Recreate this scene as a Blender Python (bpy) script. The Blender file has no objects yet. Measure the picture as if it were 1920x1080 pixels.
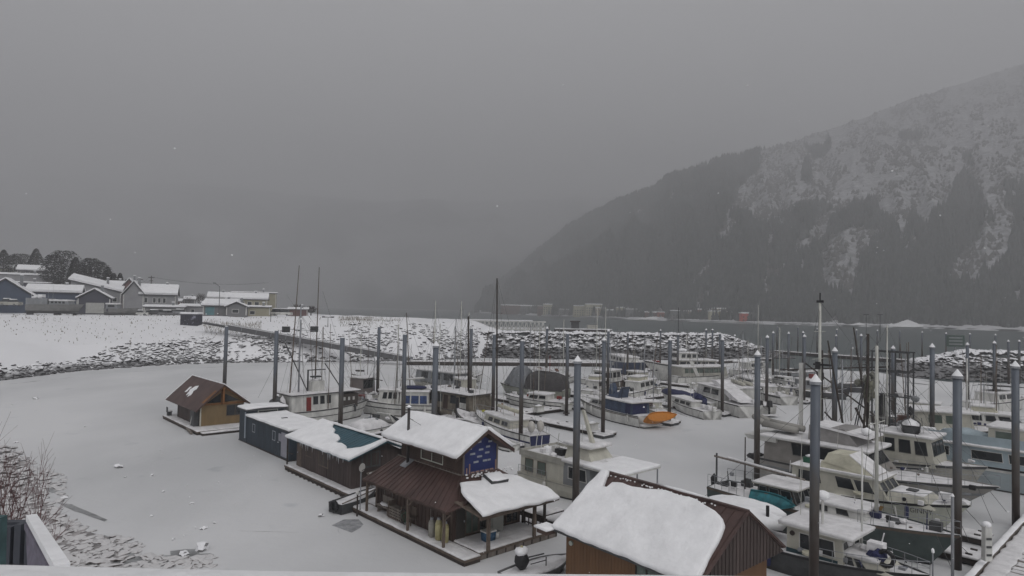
import bpy, bmesh, math, random
import numpy as np
from mathutils import Vector, Matrix, noise as mnoise
from mathutils.geometry import delaunay_2d_cdt

# ---------------------------------------------------------------- camera, world, sun, exposure
CAM_H, FOC = 12.5, 1230.0                     # camera height above the harbour ice, focal length in px of a 1920 px frame
PITCH, ROLL = math.atan(39/1230), math.radians(1.15)
sc = bpy.context.scene
C = sc.collection
cam = bpy.data.cameras.new('camera'); cam_o = bpy.data.objects.new('camera', cam); C.objects.link(cam_o)
cam.sensor_width = 36; cam.lens = 36*FOC/1920; cam.clip_start = 0.1; cam.clip_end = 20000
RM = Matrix.Rotation(math.pi/2+PITCH, 4, 'X') @ Matrix.Rotation(ROLL, 4, 'Z')
cam_o.matrix_world = Matrix.Translation((0, 0, CAM_H)) @ RM
sc.camera = cam_o
world = bpy.data.worlds.new('World'); sc.world = world; world.use_nodes = True
wn = world.node_tree; wn.nodes.clear()
sky = wn.nodes.new('ShaderNodeTexSky'); sky.sky_type = 'NISHITA'; sky.sun_disc = False
SUN_EL, SUN_ROT = math.radians(52), math.radians(150)
sky.sun_elevation = SUN_EL; sky.sun_rotation = SUN_ROT; sky.air_density = 1.0; sky.dust_density = 4.0
hsv = wn.nodes.new('ShaderNodeHueSaturation'); hsv.inputs['Saturation'].default_value = 0.06
mixw = wn.nodes.new('ShaderNodeMix'); mixw.data_type = 'RGBA'; mixw.inputs['Factor'].default_value = 0.75
mixw.inputs[7].default_value = (5.0, 5.0, 5.12, 1)           # even overcast cloud
bg = wn.nodes.new('ShaderNodeBackground'); bg.inputs['Strength'].default_value = 0.10
wo = wn.nodes.new('ShaderNodeOutputWorld')
wn.links.new(sky.outputs[0], hsv.inputs['Color']); wn.links.new(hsv.outputs[0], mixw.inputs[6])
wn.links.new(mixw.outputs[2], bg.inputs['Color']); wn.links.new(bg.outputs[0], wo.inputs['Surface'])
sun = bpy.data.lights.new('sun', 'SUN'); sun.energy = 0.5; sun.angle = math.radians(40); sun.color = (1, .98, .95)
sun_o = bpy.data.objects.new('sun', sun); C.objects.link(sun_o)
sd = Vector((math.sin(SUN_ROT)*math.cos(SUN_EL), math.cos(SUN_ROT)*math.cos(SUN_EL), math.sin(SUN_EL)))
sun_o.rotation_euler = sd.to_track_quat('Z', 'Y').to_euler(); sun_o.location = (0, 0, 60)
sc.view_settings.view_transform = 'Standard'; sc.view_settings.look = 'None'
sc.view_settings.exposure = 0.62; sc.view_settings.gamma = 1.0; sc.view_settings.use_curve_mapping = False
sc.cycles.max_bounces = 5; sc.cycles.diffuse_bounces = 3; sc.cycles.glossy_bounces = 2
sc.cycles.transmission_bounces = 2; sc.cycles.volume_bounces = 1; sc.cycles.caustics_reflective = False
sc.cycles.caustics_refractive = False; sc.cycles.use_denoising = True

random.seed(7); rng = np.random.default_rng(7)
R3 = RM.to_3x3()
def ray(px, py): return R3 @ Vector(((px-960)/FOC, -(py-540)/FOC, -1.0))
def at(px, py, z=0.0):                          # where the line of sight through a photo point meets the level z
    d = ray(px, py); t = (z-CAM_H)/d.z
    return Vector((d.x*t, d.y*t, z))
def atd(px, py, y):                             # the same at the distance y
    d = ray(px, py); t = y/d.y
    return Vector((d.x*t, y, CAM_H+d.z*t))
def hor(px): return 579+(px-960)*0.02007        # row of the horizon
def lerp(a, b, t): return a+(b-a)*t
def U(a, b): return random.uniform(a, b)

# ---------------------------------------------------------------- materials
MATS = {}
def mat(name, col, rough=.6, var=.12, scale=1.5, bump=.0, bscale=20., metal=0., streak=0., spec=.4, dirt=None):
    if name in MATS: return MATS[name]
    m = bpy.data.materials.new(name); m.use_nodes = True; n = m.node_tree; b = n.nodes['Principled BSDF']
    b.inputs['Roughness'].default_value = rough; b.inputs['Metallic'].default_value = metal
    b.inputs['Specular IOR Level'].default_value = spec
    tc = n.nodes.new('ShaderNodeTexCoord'); nz = n.nodes.new('ShaderNodeTexNoise')
    nz.inputs['Scale'].default_value = scale; nz.inputs['Detail'].default_value = 5; nz.inputs['Roughness'].default_value = .62
    if streak:
        mp = n.nodes.new('ShaderNodeMapping'); mp.inputs['Scale'].default_value = (1, 1, 1/streak)
        n.links.new(tc.outputs['Object'], mp.inputs[0]); n.links.new(mp.outputs[0], nz.inputs['Vector'])
    else: n.links.new(tc.outputs['Object'], nz.inputs['Vector'])
    r = n.nodes.new('ShaderNodeValToRGB'); e = r.color_ramp.elements
    e[0].position = .3; e[1].position = .72
    d = dirt or tuple(c*(1-var*1.8) for c in col)
    e[0].color = (*d, 1); e[1].color = (*[min(1, c*(1+var*.6)) for c in col], 1)
    n.links.new(nz.outputs['Fac'], r.inputs[0]); n.links.new(r.outputs[0], b.inputs['Base Color'])
    if bump:
        bz = n.nodes.new('ShaderNodeTexNoise'); bz.inputs['Scale'].default_value = bscale; bz.inputs['Detail'].default_value = 4
        n.links.new(tc.outputs['Object'], bz.inputs['Vector'])
        bp = n.nodes.new('ShaderNodeBump'); bp.inputs['Strength'].default_value = bump; bp.inputs['Distance'].default_value = .1
        n.links.new(bz.outputs['Fac'], bp.inputs['Height']); n.links.new(bp.outputs[0], b.inputs['Normal'])
    MATS[name] = m; return m
SNOW = mat('snow', (.84, .84, .855), .75, .07, 1.1, .45, 4., spec=.2)
SNOWP = mat('trodden_snow', (.62, .62, .64), .8, .15, 2.5, .4, 6., spec=.2)
SNOWB = mat('boat_snow', (.72, .71, .72), .8, .14, 1.6, .6, 3., spec=.2)
WHITE = mat('white_gelcoat', (.62, .615, .59), .35, .22, 1.2, streak=2)
CREAM = mat('cream_paint', (.50, .485, .42), .45, .14, 1.5, streak=2)
BEIGE = mat('beige_paint', (.38, .37, .33), .55, .18, 1.5, streak=2)
GREYP = mat('grey_paint', (.22, .23, .24), .5, .16, 1.5, streak=3)
DGREY = mat('dark_grey', (.06, .062, .065), .6, .2, 3)
BLACK = mat('black_rubber', (.015, .015, .017), .6, .2, 4)
GLASS = mat('dark_glass', (.02, .024, .028), .12, .2, 2, spec=.6)
GLASSG = mat('greenish_glass', (.10, .13, .11), .15, .25, 1.2, spec=.6)
NAVY = mat('navy_canvas', (.015, .02, .075), .7, .2, 4)
BLUET = mat('blue_tarp', (.03, .06, .17), .55, .35, 3, .5, 5)
BLUEG = mat('blue_grey_tarp', (.05, .075, .13), .6, .3, 2, .4, 4)
BRWN = mat('brown_siding', (.074, .047, .038), .8, .36, 1.0, streak=4)
BRNR = mat('brown_roof_metal', (.085, .049, .043), .55, .28, .8, streak=3)
BRN2 = mat('grey_brown_siding', (.072, .054, .050), .8, .34, .9, streak=4)
TANW = mat('tan_plywood', (.21, .145, .072), .75, .12, 1.5, streak=3)
ORNG = mat('cedar_trim', (.22, .095, .030), .7, .2, 2.5)
OWAL = mat('orange_brown_wall', (.155, .082, .040), .75, .18, 1.6, streak=6)
BGRN = mat('teal_grey_siding', (.032, .046, .062), .7, .18, 1.4, streak=3)
TEALR = mat('teal_metal_roof', (.035, .095, .125), .45, .15, 1.5, streak=3)
TEAL = mat('turquoise_plastic', (.02, .16, .19), .5, .3, 3)
HWRAP = mat('blue_housewrap', (.018, .030, .13), .5, .12, 3)
WOODL = mat('weathered_wood', (.19, .165, .145), .85, .25, 3, streak=4)
WOODD = mat('wet_dark_wood', (.045, .035, .030), .8, .3, 3)
WOODM = mat('brown_post_wood', (.13, .10, .08), .8, .25, 3)
STEEL = mat('galvanised_steel', (.30, .31, .33), .45, .2, 2.5, metal=.2, streak=3)
RIG = mat('rigging_metal', (.10, .10, .10), .5, .2, 2)
ALU = mat('white_mast_paint', (.50, .50, .46), .4, .12, 1.5)
RED = mat('red_paint', (.20, .022, .018), .5, .2, 3)
ORNK = mat('orange_plastic', (.47, .17, .015), .4, .1, 3)
YELL = mat('yellow_plastic', (.45, .42, .04), .5, .2, 3)
YTANK = mat('cream_tank_paint', (.42, .38, .20), .45, .2, 3)
GREEN = mat('green_plastic', (.01, .09, .05), .5, .2, 3)
HGREEN = mat('dark_green_hull', (.055, .075, .072), .4, .22, 1.0, streak=2)
PBLUE = mat('pale_blue_paint', (.33, .40, .44), .4, .12, 1.2, streak=2)
GTARP = mat('grey_tarp', (.19, .20, .215), .6, .2, 2, .8, 2.5)
BTARP = mat('charcoal_tarp', (.052, .048, .050), .7, .25, 2, .8, 2.5)
CANV = mat('cream_canvas', (.52, .50, .40), .8, .14, 1.6, .3, 3)
GCANV = mat('grey_canvas', (.26, .25, .245), .8, .16, 1.6, .3, 3)
TANS = mat('tan_stripe', (.28, .17, .06), .6, .2, 3)

def mat_pile():
    m = bpy.data.materials.new('steel_pile'); m.use_nodes = True; n = m.node_tree; b = n.nodes['Principled BSDF']
    b.inputs['Roughness'].default_value = .5; b.inputs['Metallic'].default_value = .1
    tc = n.nodes.new('ShaderNodeTexCoord'); sx = n.nodes.new('ShaderNodeSeparateXYZ'); nz = n.nodes.new('ShaderNodeTexNoise')
    nz.inputs['Scale'].default_value = 3.; nz.inputs['Detail'].default_value = 5
    mp = n.nodes.new('ShaderNodeMapping'); mp.inputs['Scale'].default_value = (1, 1, .25)
    n.links.new(tc.outputs['Object'], mp.inputs[0]); oi = n.nodes.new('ShaderNodeObjectInfo'); ad = n.nodes.new('ShaderNodeVectorMath'); ad.operation = 'ADD'; mv = n.nodes.new('ShaderNodeVectorMath'); mv.operation = 'SCALE'; mv.inputs['Scale'].default_value = 40
    cb = n.nodes.new('ShaderNodeCombineXYZ'); n.links.new(oi.outputs['Random'], cb.inputs[0]); n.links.new(oi.outputs['Random'], cb.inputs[2]); n.links.new(cb.outputs[0], mv.inputs[0])
    n.links.new(mp.outputs[0], ad.inputs[0]); n.links.new(mv.outputs[0], ad.inputs[1]); n.links.new(ad.outputs[0], nz.inputs['Vector'])
    n.links.new(tc.outputs['Object'], sx.inputs[0])
    ma = n.nodes.new('ShaderNodeMath'); ma.operation = 'MULTIPLY_ADD'; ma.inputs[1].default_value = 5.5
    n.links.new(nz.outputs['Fac'], ma.inputs[0]); n.links.new(sx.outputs['Z'], ma.inputs[2])
    mr = n.nodes.new('ShaderNodeMapRange'); mr.inputs[1].default_value = 1; mr.inputs[2].default_value = 14
    n.links.new(ma.outputs[0], mr.inputs[0])
    r = n.nodes.new('ShaderNodeValToRGB'); e = r.color_ramp.elements
    e[0].position = .08; e[0].color = (.022, .016, .013, 1); e[1].position = 1; e[1].color = (.115, .13, .155, 1)
    for p, c in ((.30, (.045, .032, .026)), (.45, (.075, .068, .062)), (.62, (.072, .082, .10)), (.8, (.10, .115, .14))):
        k = e.new(p); k.color = (*c, 1)
    n.links.new(mr.outputs[0], r.inputs[0]); n.links.new(r.outputs[0], b.inputs['Base Color'])
    return m
PILE = mat_pile()
def mat_rock(name='boulder_rock', line=3.3, cover=.34, dark=(.035, .034, .036)):
    m = bpy.data.materials.new(name); m.use_nodes = True; n = m.node_tree; b = n.nodes['Principled BSDF']
    b.inputs['Roughness'].default_value = .85; b.inputs['Specular IOR Level'].default_value = .2
    g = n.nodes.new('ShaderNodeNewGeometry'); sn = n.nodes.new('ShaderNodeSeparateXYZ'); sp = n.nodes.new('ShaderNodeSeparateXYZ')
    n.links.new(g.outputs['Normal'], sn.inputs[0]); n.links.new(g.outputs['Position'], sp.inputs[0])
    nz = n.nodes.new('ShaderNodeTexNoise'); nz.inputs['Scale'].default_value = .9; nz.inputs['Detail'].default_value = 6
    n.links.new(g.outputs['Position'], nz.inputs['Vector'])
    a = n.nodes.new('ShaderNodeMath'); a.operation = 'MULTIPLY_ADD'; a.inputs[1].default_value = .7
    n.links.new(nz.outputs['Fac'], a.inputs[0]); n.links.new(sn.outputs['Z'], a.inputs[2])
    r1 = n.nodes.new('ShaderNodeMapRange'); r1.inputs[1].default_value = .35+cover; r1.inputs[2].default_value = .35+cover+.1
    n.links.new(a.outputs[0], r1.inputs[0])
    z2 = n.nodes.new('ShaderNodeMath'); z2.operation = 'MULTIPLY_ADD'; z2.inputs[1].default_value = 2.0
    n.links.new(nz.outputs['Fac'], z2.inputs[0]); n.links.new(sp.outputs['Z'], z2.inputs[2])
    r2 = n.nodes.new('ShaderNodeMapRange'); r2.inputs[1].default_value = line; r2.inputs[2].default_value = line+.9
    r2.inputs[3].default_value = .18
    n.links.new(z2.outputs[0], r2.inputs[0])
    mu = n.nodes.new('ShaderNodeMath'); mu.operation = 'MULTIPLY'; n.links.new(r1.outputs[0], mu.inputs[0]); n.links.new(r2.outputs[0], mu.inputs[1])
    nz2 = n.nodes.new('ShaderNodeTexNoise'); nz2.inputs['Scale'].default_value = 2.5; nz2.inputs['Detail'].default_value = 6
    n.links.new(g.outputs['Position'], nz2.inputs['Vector'])
    cr = n.nodes.new('ShaderNodeValToRGB'); cr.color_ramp.elements[0].color = (*[c*.45 for c in dark], 1)
    cr.color_ramp.elements[1].color = (*[c*2.0 for c in dark], 1)
    n.links.new(nz2.outputs['Fac'], cr.inputs[0])
    mx = n.nodes.new('ShaderNodeMix'); mx.data_type = 'RGBA'; mx.inputs[7].default_value = (.56, .55, .555, 1) if name == 'snowy_ice_rubble' else (.78, .78, .80, 1)
    n.links.new(cr.outputs[0], mx.inputs[6]); n.links.new(mu.outputs[0], mx.inputs['Factor'])
    n.links.new(mx.outputs[2], b.inputs['Base Color']); return m
ROCK = mat_rock(); ROCKL = mat_rock('shore_rock', 1.5, .33)
ICEROCK = mat_rock('snowy_ice_rubble', -.6, .20, (.15, .135, .13))

# ---------------------------------------------------------------- mesh builder
class MB:
    def __init__(s): s.v = []; s.f = []
    def add(s, vs, fs):
        k = len(s.v); s.v += [tuple(p) for p in vs]; s.f += [tuple(i+k for i in f) for f in fs]; return s
    def hexa(s, p):                              # 4 bottom corners then 4 top corners
        return s.add(p, [(0, 3, 2, 1), (4, 5, 6, 7), (0, 1, 5, 4), (1, 2, 6, 5), (2, 3, 7, 6), (3, 0, 4, 7)])
    def box(s, x0, x1, y0, y1, z0, z1):
        return s.hexa([(x0, y0, z0), (x1, y0, z0), (x1, y1, z0), (x0, y1, z0), (x0, y0, z1), (x1, y0, z1), (x1, y1, z1), (x0, y1, z1)])
    def frustum(s, x0, x1, y0, y1, z0, z1, a=0, b=0, c=0):   # top pulled in by a at the back, b at the front, c at the sides
        return s.hexa([(x0, y0, z0), (x1, y0, z0), (x1, y1, z0), (x0, y1, z0), (x0+a, y0+c, z1), (x1-b, y0+c, z1), (x1-b, y1-c, z1), (x0+a, y1-c, z1)])
    def tube(s, p, q, r, r2=None, n=6):
        p = Vector(p); q = Vector(q); d = q-p
        if d.length < 1e-6: return s
        d.normalize(); a = d.orthogonal().normalized(); b = d.cross(a); r2 = r if r2 is None else r2
        vs = [p+(a*math.cos(t)+b*math.sin(t))*r for t in [2*math.pi*i/n for i in range(n)]]
        vs += [q+(a*math.cos(t)+b*math.sin(t))*r2 for t in [2*math.pi*i/n for i in range(n)]]
        return s.add(vs, [(i, (i+1) % n, (i+1) % n+n, i+n) for i in range(n)]+[tuple(range(n))[::-1], tuple(range(n, 2*n))])
    def path(s, pts, r, n=5):
        for a, b in zip(pts[:-1], pts[1:]): s.tube(a, b, r, n=n)
        return s
    def blob(s, c, rx, ry, rz, seed=0, amp=.15, n=1, flat=False):
        vs, fs = ICO[n]; c = Vector(c); out = []
        for p in vs:
            k = 1+amp*2*mnoise.noise(Vector(p)*1.7+Vector((seed*3.1, seed*1.7, seed)))
            z = p[2]*rz*k
            if flat and z < 0: z *= .3
            out.append((c.x+p[0]*rx*k, c.y+p[1]*ry*k, c.z+z))
        return s.add(out, fs)
    def prism(s, poly, z0, z1):
        n = len(poly)
        return s.add([(x, y, z0) for x, y in poly]+[(x, y, z1) for x, y in poly],
                     [tuple(range(n))[::-1], tuple(range(n, 2*n))]+[(i, (i+1) % n, (i+1) % n+n, i+n) for i in range(n)])
    def xprism(s, poly, x0, x1):                 # polygon in (y, z) swept along x
        n = len(poly)
        return s.add([(x0, y, z) for y, z in poly]+[(x1, y, z) for y, z in poly],
                     [tuple(range(n))[::-1], tuple(range(n, 2*n))]+[(i, (i+1) % n, (i+1) % n+n, i+n) for i in range(n)])
    def mesh(s, name, m, smooth=False):
        me = bpy.data.meshes.new(name); me.from_pydata(s.v, [], s.f); me.materials.append(m)
        b = bmesh.new(); b.from_mesh(me); bmesh.ops.recalc_face_normals(b, faces=b.faces)
        b.to_mesh(me); b.free()
        if smooth:
            me.shade_smooth()
        me.update(); return me
    def build(s, name, m, parent=None, smooth=False):
        o = bpy.data.objects.new(name, s.mesh(name, m, smooth)); C.objects.link(o)
        if parent is not None: o.parent = parent
        return o
def _ico(n):
    b = bmesh.new(); bmesh.ops.create_icosphere(b, subdivisions=n, radius=1)
    r = ([tuple(v.co) for v in b.verts], [tuple(v.index for v in f.verts) for f in b.faces]); b.free(); return r
ICO = {1: _ico(1), 2: _ico(2), 3: _ico(3)}
def ob(name, me, parent=None, loc=(0, 0, 0), rot=(0, 0, 0), sc_=(1, 1, 1)):
    o = bpy.data.objects.new(name, me); C.objects.link(o); o.location = loc; o.rotation_euler = rot; o.scale = sc_
    if parent is not None: o.parent = parent
    return o
def tag(o, label=None, cat=None, group=None, kind=None):
    if label: o['label'] = label
    if cat: o['category'] = cat
    if group: o['group'] = group
    if kind: o['kind'] = kind
    return o
def thing(name, label, cat, loc=(0, 0, 0), rz=0., group=None):
    o = bpy.data.objects.new(name, None); C.objects.link(o); o.empty_display_size = .2
    o.location = loc; o.rotation_euler = (0, 0, rz); return tag(o, label, cat, group)
def copy_tree(o, parent=None):
    c = o.copy(); C.objects.link(c); c.parent = parent
    for ch in list(o.children): copy_tree(ch, c)
    return c
def on_face(mb, face, fa, fb, ga, gb, t0, t1):   # thin slab on a planar face given as 4 corners (bottom a, bottom b, top b, top a)
    A, B, Cc, D = [Vector(p) for p in face]
    n = (B-A).cross(D-A).normalized()
    def P(f, g): return (A*(1-f)+B*f)*(1-g)+(D*(1-f)+Cc*f)*g
    q = [P(fa, ga), P(fb, ga), P(fb, gb), P(fa, gb)]
    return mb.hexa([p+n*t0 for p in q]+[p+n*t1 for p in q])
def window(root, face, fa, fb, ga, gb, frame=WHITE, glass=GLASS, fr=.05, mull=0, name='window'):
    A, B, Cc, D = [Vector(p) for p in face]
    W = (B-A).length; Hh = (D-A).length; dx, dz = fr/W, fr/Hh
    m = MB()
    on_face(m, face, fa-dx, fb+dx, gb, gb+dz, -.02, .035); on_face(m, face, fa-dx, fb+dx, ga-dz, ga, -.02, .04)
    on_face(m, face, fa-dx, fa, ga, gb, -.02, .035); on_face(m, face, fb, fb+dx, ga, gb, -.02, .035)
    for k in range(mull):
        c = lerp(fa, fb, (k+1)/(mull+1)); on_face(m, face, c-dx*.4, c+dx*.4, ga, gb, -.02, .03)
    w = m.build(name, frame, root)
    p = MB(); on_face(p, face, fa, fb, ga, gb, -.02, .012); p.build('pane', glass, w)
    return w
def dense(poly, step=.5, amp=.0, seed=0):
    out = []; n = len(poly)
    for i in range(n):
        a = Vector((*poly[i], 0)); b = Vector((*poly[(i+1) % n], 0)); k = max(1, int((b-a).length/step))
        for j in range(k):
            p = a.lerp(b, j/k)
            if amp:
                p.x += amp*mnoise.noise(Vector((p.x*1.3+seed, p.y*1.3, seed))); p.y += amp*mnoise.noise(Vector((p.x*1.3, p.y*1.3+seed, 9.+seed)))
            out.append((p.x, p.y))
    return out
def inside(px, py, poly):
    r = np.zeros(px.shape, bool); n = len(poly)
    for i in range(n):
        x1, y1 = poly[i]; x2, y2 = poly[(i+1) % n]
        c_ = ((y1 > py) != (y2 > py)) & (px < (x2-x1)*(py-y1)/(y2-y1+1e-12)+x1); r ^= c_
    return r
def sdist(px, py, poly):
    d = np.full(px.shape, 1e9); n = len(poly)
    for i in range(n):
        x1, y1 = poly[i]; x2, y2 = poly[(i+1) % n]; ex, ey = x2-x1, y2-y1
        t = np.clip(((px-x1)*ex+(py-y1)*ey)/(ex*ex+ey*ey), 0, 1); d = np.minimum(d, np.hypot(px-x1-t*ex, py-y1-t*ey))
    return np.where(inside(px, py, poly), d, -d)

def snow_slab(poly, t=.15, fn=None, step=.4, amp=.08, seed=1):   # thick sheet of snow with rounded uneven rim; fn(x, y, h) gives the point
    pts = dense(poly, step, amp, seed); n = len(pts)
    area = sum(pts[i][0]*pts[(i+1) % n][1]-pts[(i+1) % n][0]*pts[i][1] for i in range(n))
    if area < 0: pts = pts[::-1]
    fn = fn or (lambda x, y, h: (x, y, h))
    def inset(k):
        r = []
        for i in range(n):
            a = Vector(pts[i-1]); b = Vector(pts[(i+1) % n]); d = (b-a)
            d = d.normalized() if d.length else Vector((1, 0)); r.append((pts[i][0]-d.y*k, pts[i][1]+d.x*k))
        return r
    m = MB(); rings = []
    for k, h in ((0, 0), (-.03, t*.45), (.015, t*.85), (.09, t)):
        rings += [fn(x, y, h*(1+.25*mnoise.noise(Vector((x, y, seed*2.)))) if h else 0) for x, y in inset(k)]
    fs = [(r*n+i, r*n+(i+1) % n, (r+1)*n+(i+1) % n, (r+1)*n+i) for r in range(3) for i in range(n)]
    top = inset(.09); xs = [p[0] for p in top]; ys = [p[1] for p in top]; g = max(.3, max(max(xs)-min(xs), max(ys)-min(ys))/26)
    try:
        GX, GY = np.meshgrid(np.arange(min(xs)+g*.5, max(xs), g), np.arange(min(ys)+g*.5, max(ys), g)); GX = GX.ravel(); GY = GY.ravel()
        k = sdist(GX, GY, top) > g*.35; inn = list(zip(GX[k].tolist(), GY[k].tolist()))
        vo, _, fo, ov, _, _ = delaunay_2d_cdt([Vector(p) for p in top+inn], [], [tuple(range(n))], 1, 1e-5)
        if len(vo) != len(top)+len(inn): raise ValueError
        idx = {}
        for j, o_ in enumerate(ov):
            for q in o_: idx[j] = q
        for x, y in inn: rings.append(fn(x, y, t*(1+.25*mnoise.noise(Vector((x, y, seed*2.)))+.12*mnoise.noise(Vector((x*2.3, y*2.3, seed))))))
        fs += [tuple(3*n+idx[v] for v in f) for f in fo]
    except Exception: fs.append(tuple(range(3*n, 4*n)))
    return m.add(rings, fs)
def roof_plane(A, Bx, Cy):                        # frame on a sloping plane: origin A, unit directions Bx, Cy
    A, Bx, Cy = Vector(A), Vector(Bx).normalized(), Vector(Cy).normalized(); N = Bx.cross(Cy)
    if N.z < 0: N = -N
    return lambda x, y, h: tuple(A+Bx*x+Cy*y+N*h)
# ---------------------------------------------------------------- ground, ice, water
def tab(x, xs, ys): return np.interp(x, xs, ys)
def sheet(name, pts, z, m, kind='structure'):
    me = bpy.data.meshes.new(name); me.from_pydata([(p[0], p[1], z) for p in pts], [], [tuple(range(len(pts)))]); me.materials.append(m)
    me.update(); o = bpy.data.objects.new(name, me); C.objects.link(o); o['kind'] = kind; return o
def mat_ice():
    m = bpy.data.materials.new('snowy_harbour_ice'); m.use_nodes = True; n = m.node_tree; b = n.nodes['Principled BSDF']
    g = n.nodes.new('ShaderNodeNewGeometry'); b.inputs['Specular IOR Level'].default_value = .3
    def noise(s, d, sc3=(1, 1, 1)):
        mp = n.nodes.new('ShaderNodeMapping'); mp.inputs['Scale'].default_value = sc3; z = n.nodes.new('ShaderNodeTexNoise')
        z.inputs['Scale'].default_value = s; z.inputs['Detail'].default_value = d
        n.links.new(g.outputs['Position'], mp.inputs[0]); n.links.new(mp.outputs[0], z.inputs['Vector']); return z
    a = noise(.045, 4, (1, .6, 1)); c = noise(.35, 6)
    r = n.nodes.new('ShaderNodeValToRGB'); e = r.color_ramp.elements
    e[0].position = .36; e[0].color = (.49, .495, .505, 1); e[1].position = .60; e[1].color = (.64, .64, .65, 1)
    n.links.new(a.outputs['Fac'], r.inputs[0])
    r2 = n.nodes.new('ShaderNodeValToRGB'); e = r2.color_ramp.elements
    e[0].position = .20; e[0].color = (.75, .77, .79, 1); e[1].position = .36; e[1].color = (1, 1, 1, 1)
    n.links.new(c.outputs['Fac'], r2.inputs[0])
    mx = n.nodes.new('ShaderNodeMix'); mx.data_type = 'RGBA'; mx.blend_type = 'MULTIPLY'; mx.inputs['Factor'].default_value = 1
    n.links.new(r.outputs[0], mx.inputs[6]); n.links.new(r2.outputs[0], mx.inputs[7]); n.links.new(mx.outputs[2], b.inputs['Base Color'])
    b.inputs['Roughness'].default_value = .7
    f = noise(2.2, 5); bp = n.nodes.new('ShaderNodeBump'); bp.inputs['Strength'].default_value = .25; bp.inputs['Distance'].default_value = .12
    n.links.new(f.outputs['Fac'], bp.inputs['Height']); n.links.new(bp.outputs[0], b.inputs['Normal']); return m
def mat_water():
    m = bpy.data.materials.new('channel_water'); m.use_nodes = True; n = m.node_tree; b = n.nodes['Principled BSDF']
    b.inputs['Base Color'].default_value = (.03, .05, .052, 1); b.inputs['Roughness'].default_value = .3
    b.inputs['Specular IOR Level'].default_value = .38
    g = n.nodes.new('ShaderNodeNewGeometry'); z = n.nodes.new('ShaderNodeTexNoise'); z.inputs['Scale'].default_value = .9; z.inputs['Detail'].default_value = 6
    n.links.new(g.outputs['Position'], z.inputs['Vector'])
    bp = n.nodes.new('ShaderNodeBump'); bp.inputs['Strength'].default_value = .6; bp.inputs['Distance'].default_value = .2
    n.links.new(z.outputs['Fac'], bp.inputs['Height']); n.links.new(bp.outputs[0], b.inputs['Normal']); return m
sheet('sea_bed', [(-5900, -400), (5900, -400), (5900, 6400), (-5900, 6400)], -1.2, mat('sea_bed_mud', (.05, .05, .045), .9))
sheet('channel_water', [(-5880, -380), (5880, -380), (5880, 6380), (-5880, 6380)], -.03, mat_water())
ice_edge = [at(1418, 676), at(1440, 690), at(1470, 694), at(1510, 693), at(1551, 692), at(1600, 696), at(1642, 697), at(1687, 706), at(1780, 716)]
ice_pts = [(-420, -60), (260, -60), (260, 118)]+[(p.x, p.y) for p in ice_edge[::-1]]+[(84, 205), (0, 205), (-420, 140)]
sheet('harbour_ice', ice_pts, 0, mat_ice())
SLUSH = mat('grey_slush', (.30, .305, .31), .5, .3, 1.2, .5, 4.)
def slush(name, px_pts, z, amp=.5, seed=3):
    p = dense([tuple(at(*q)[:2]) for q in px_pts], .6, amp, seed); return sheet(name, p, z, SLUSH)
slush('wet_slush_patch', [(-80, 850), (50, 880), (85, 905), (70, 930), (75, 955), (150, 985), (215, 1015), (265, 1040), (330, 1042), (395, 1036), (380, 1052), (250, 1070), (60, 1075), (-90, 1000)], .004)
slush('wet_slush_patch', [(108, 943), (135, 946), (168, 960), (203, 975), (196, 978), (160, 966), (122, 952)], .008, .15, 5)
slush('wet_slush_patch', [(318, 1034), (350, 1030), (372, 1030), (374, 1038), (350, 1042), (322, 1040)], .008, .15, 8)
slush('wet_slush_patch', [(84, 917), (112, 911), (122, 916), (100, 925)], .008, .15, 9)
o = slush('melt_patch', [(622, 985), (645, 975), (672, 974), (682, 984), (660, 998), (636, 992)], .004, .2, 4)
o.data.materials[0] = mat('thin_wet_ice', (.34, .345, .36), .6, .3, 2.5)
o = slush('ice_crack', [(1000, 905), (1001, 904), (1080, 912), (1081, 913)], .004, .02, 4); o.data.materials[0] = mat('thin_wet_ice', (.3, .3, .3))
for k, (x0, y0, x1, y1) in enumerate([(370, 690, 520, 684), (560, 684, 700, 680), (0, 722, 140, 707), (150, 703, 330, 692), (1690, 716, 1745, 722), (1715, 712, 1760, 718), (450, 996, 560, 999)]):
    n = 9; a = [tuple(at(lerp(x0, x1, i/n), lerp(y0, y1, i/n)+U(-.8, .8))[:2]) for i in range(n+1)]
    w = .16 if k < 6 else .02
    o = sheet('ice_crack', a+[(p[0]+.02, p[1]+w*U(.5, 2.)) for p in a[::-1]], .006, mat('wet_crack', (.16, .165, .17), .5))

# faint hairline cracks and drift edges running over the ice
CR = mat('hairline_crack', (.30, .305, .32), .5, .2)
for k in range(16):
    px, py = U(60, 1400), U(735, 1040); p = at(px, py); a = U(0, 3.1); L_ = U(.8, 2.5); pts = []
    for i in range(9): p = p+Vector((math.cos(a), math.sin(a), 0))*L_/8; a += U(-.5, .5); pts.append((p.x, p.y))
    w = U(.008, .02); sheet('ice_crack', pts+[(q[0]+w, q[1]+w*U(.3, 1.4)) for q in pts[::-1]], .007, CR)
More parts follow.
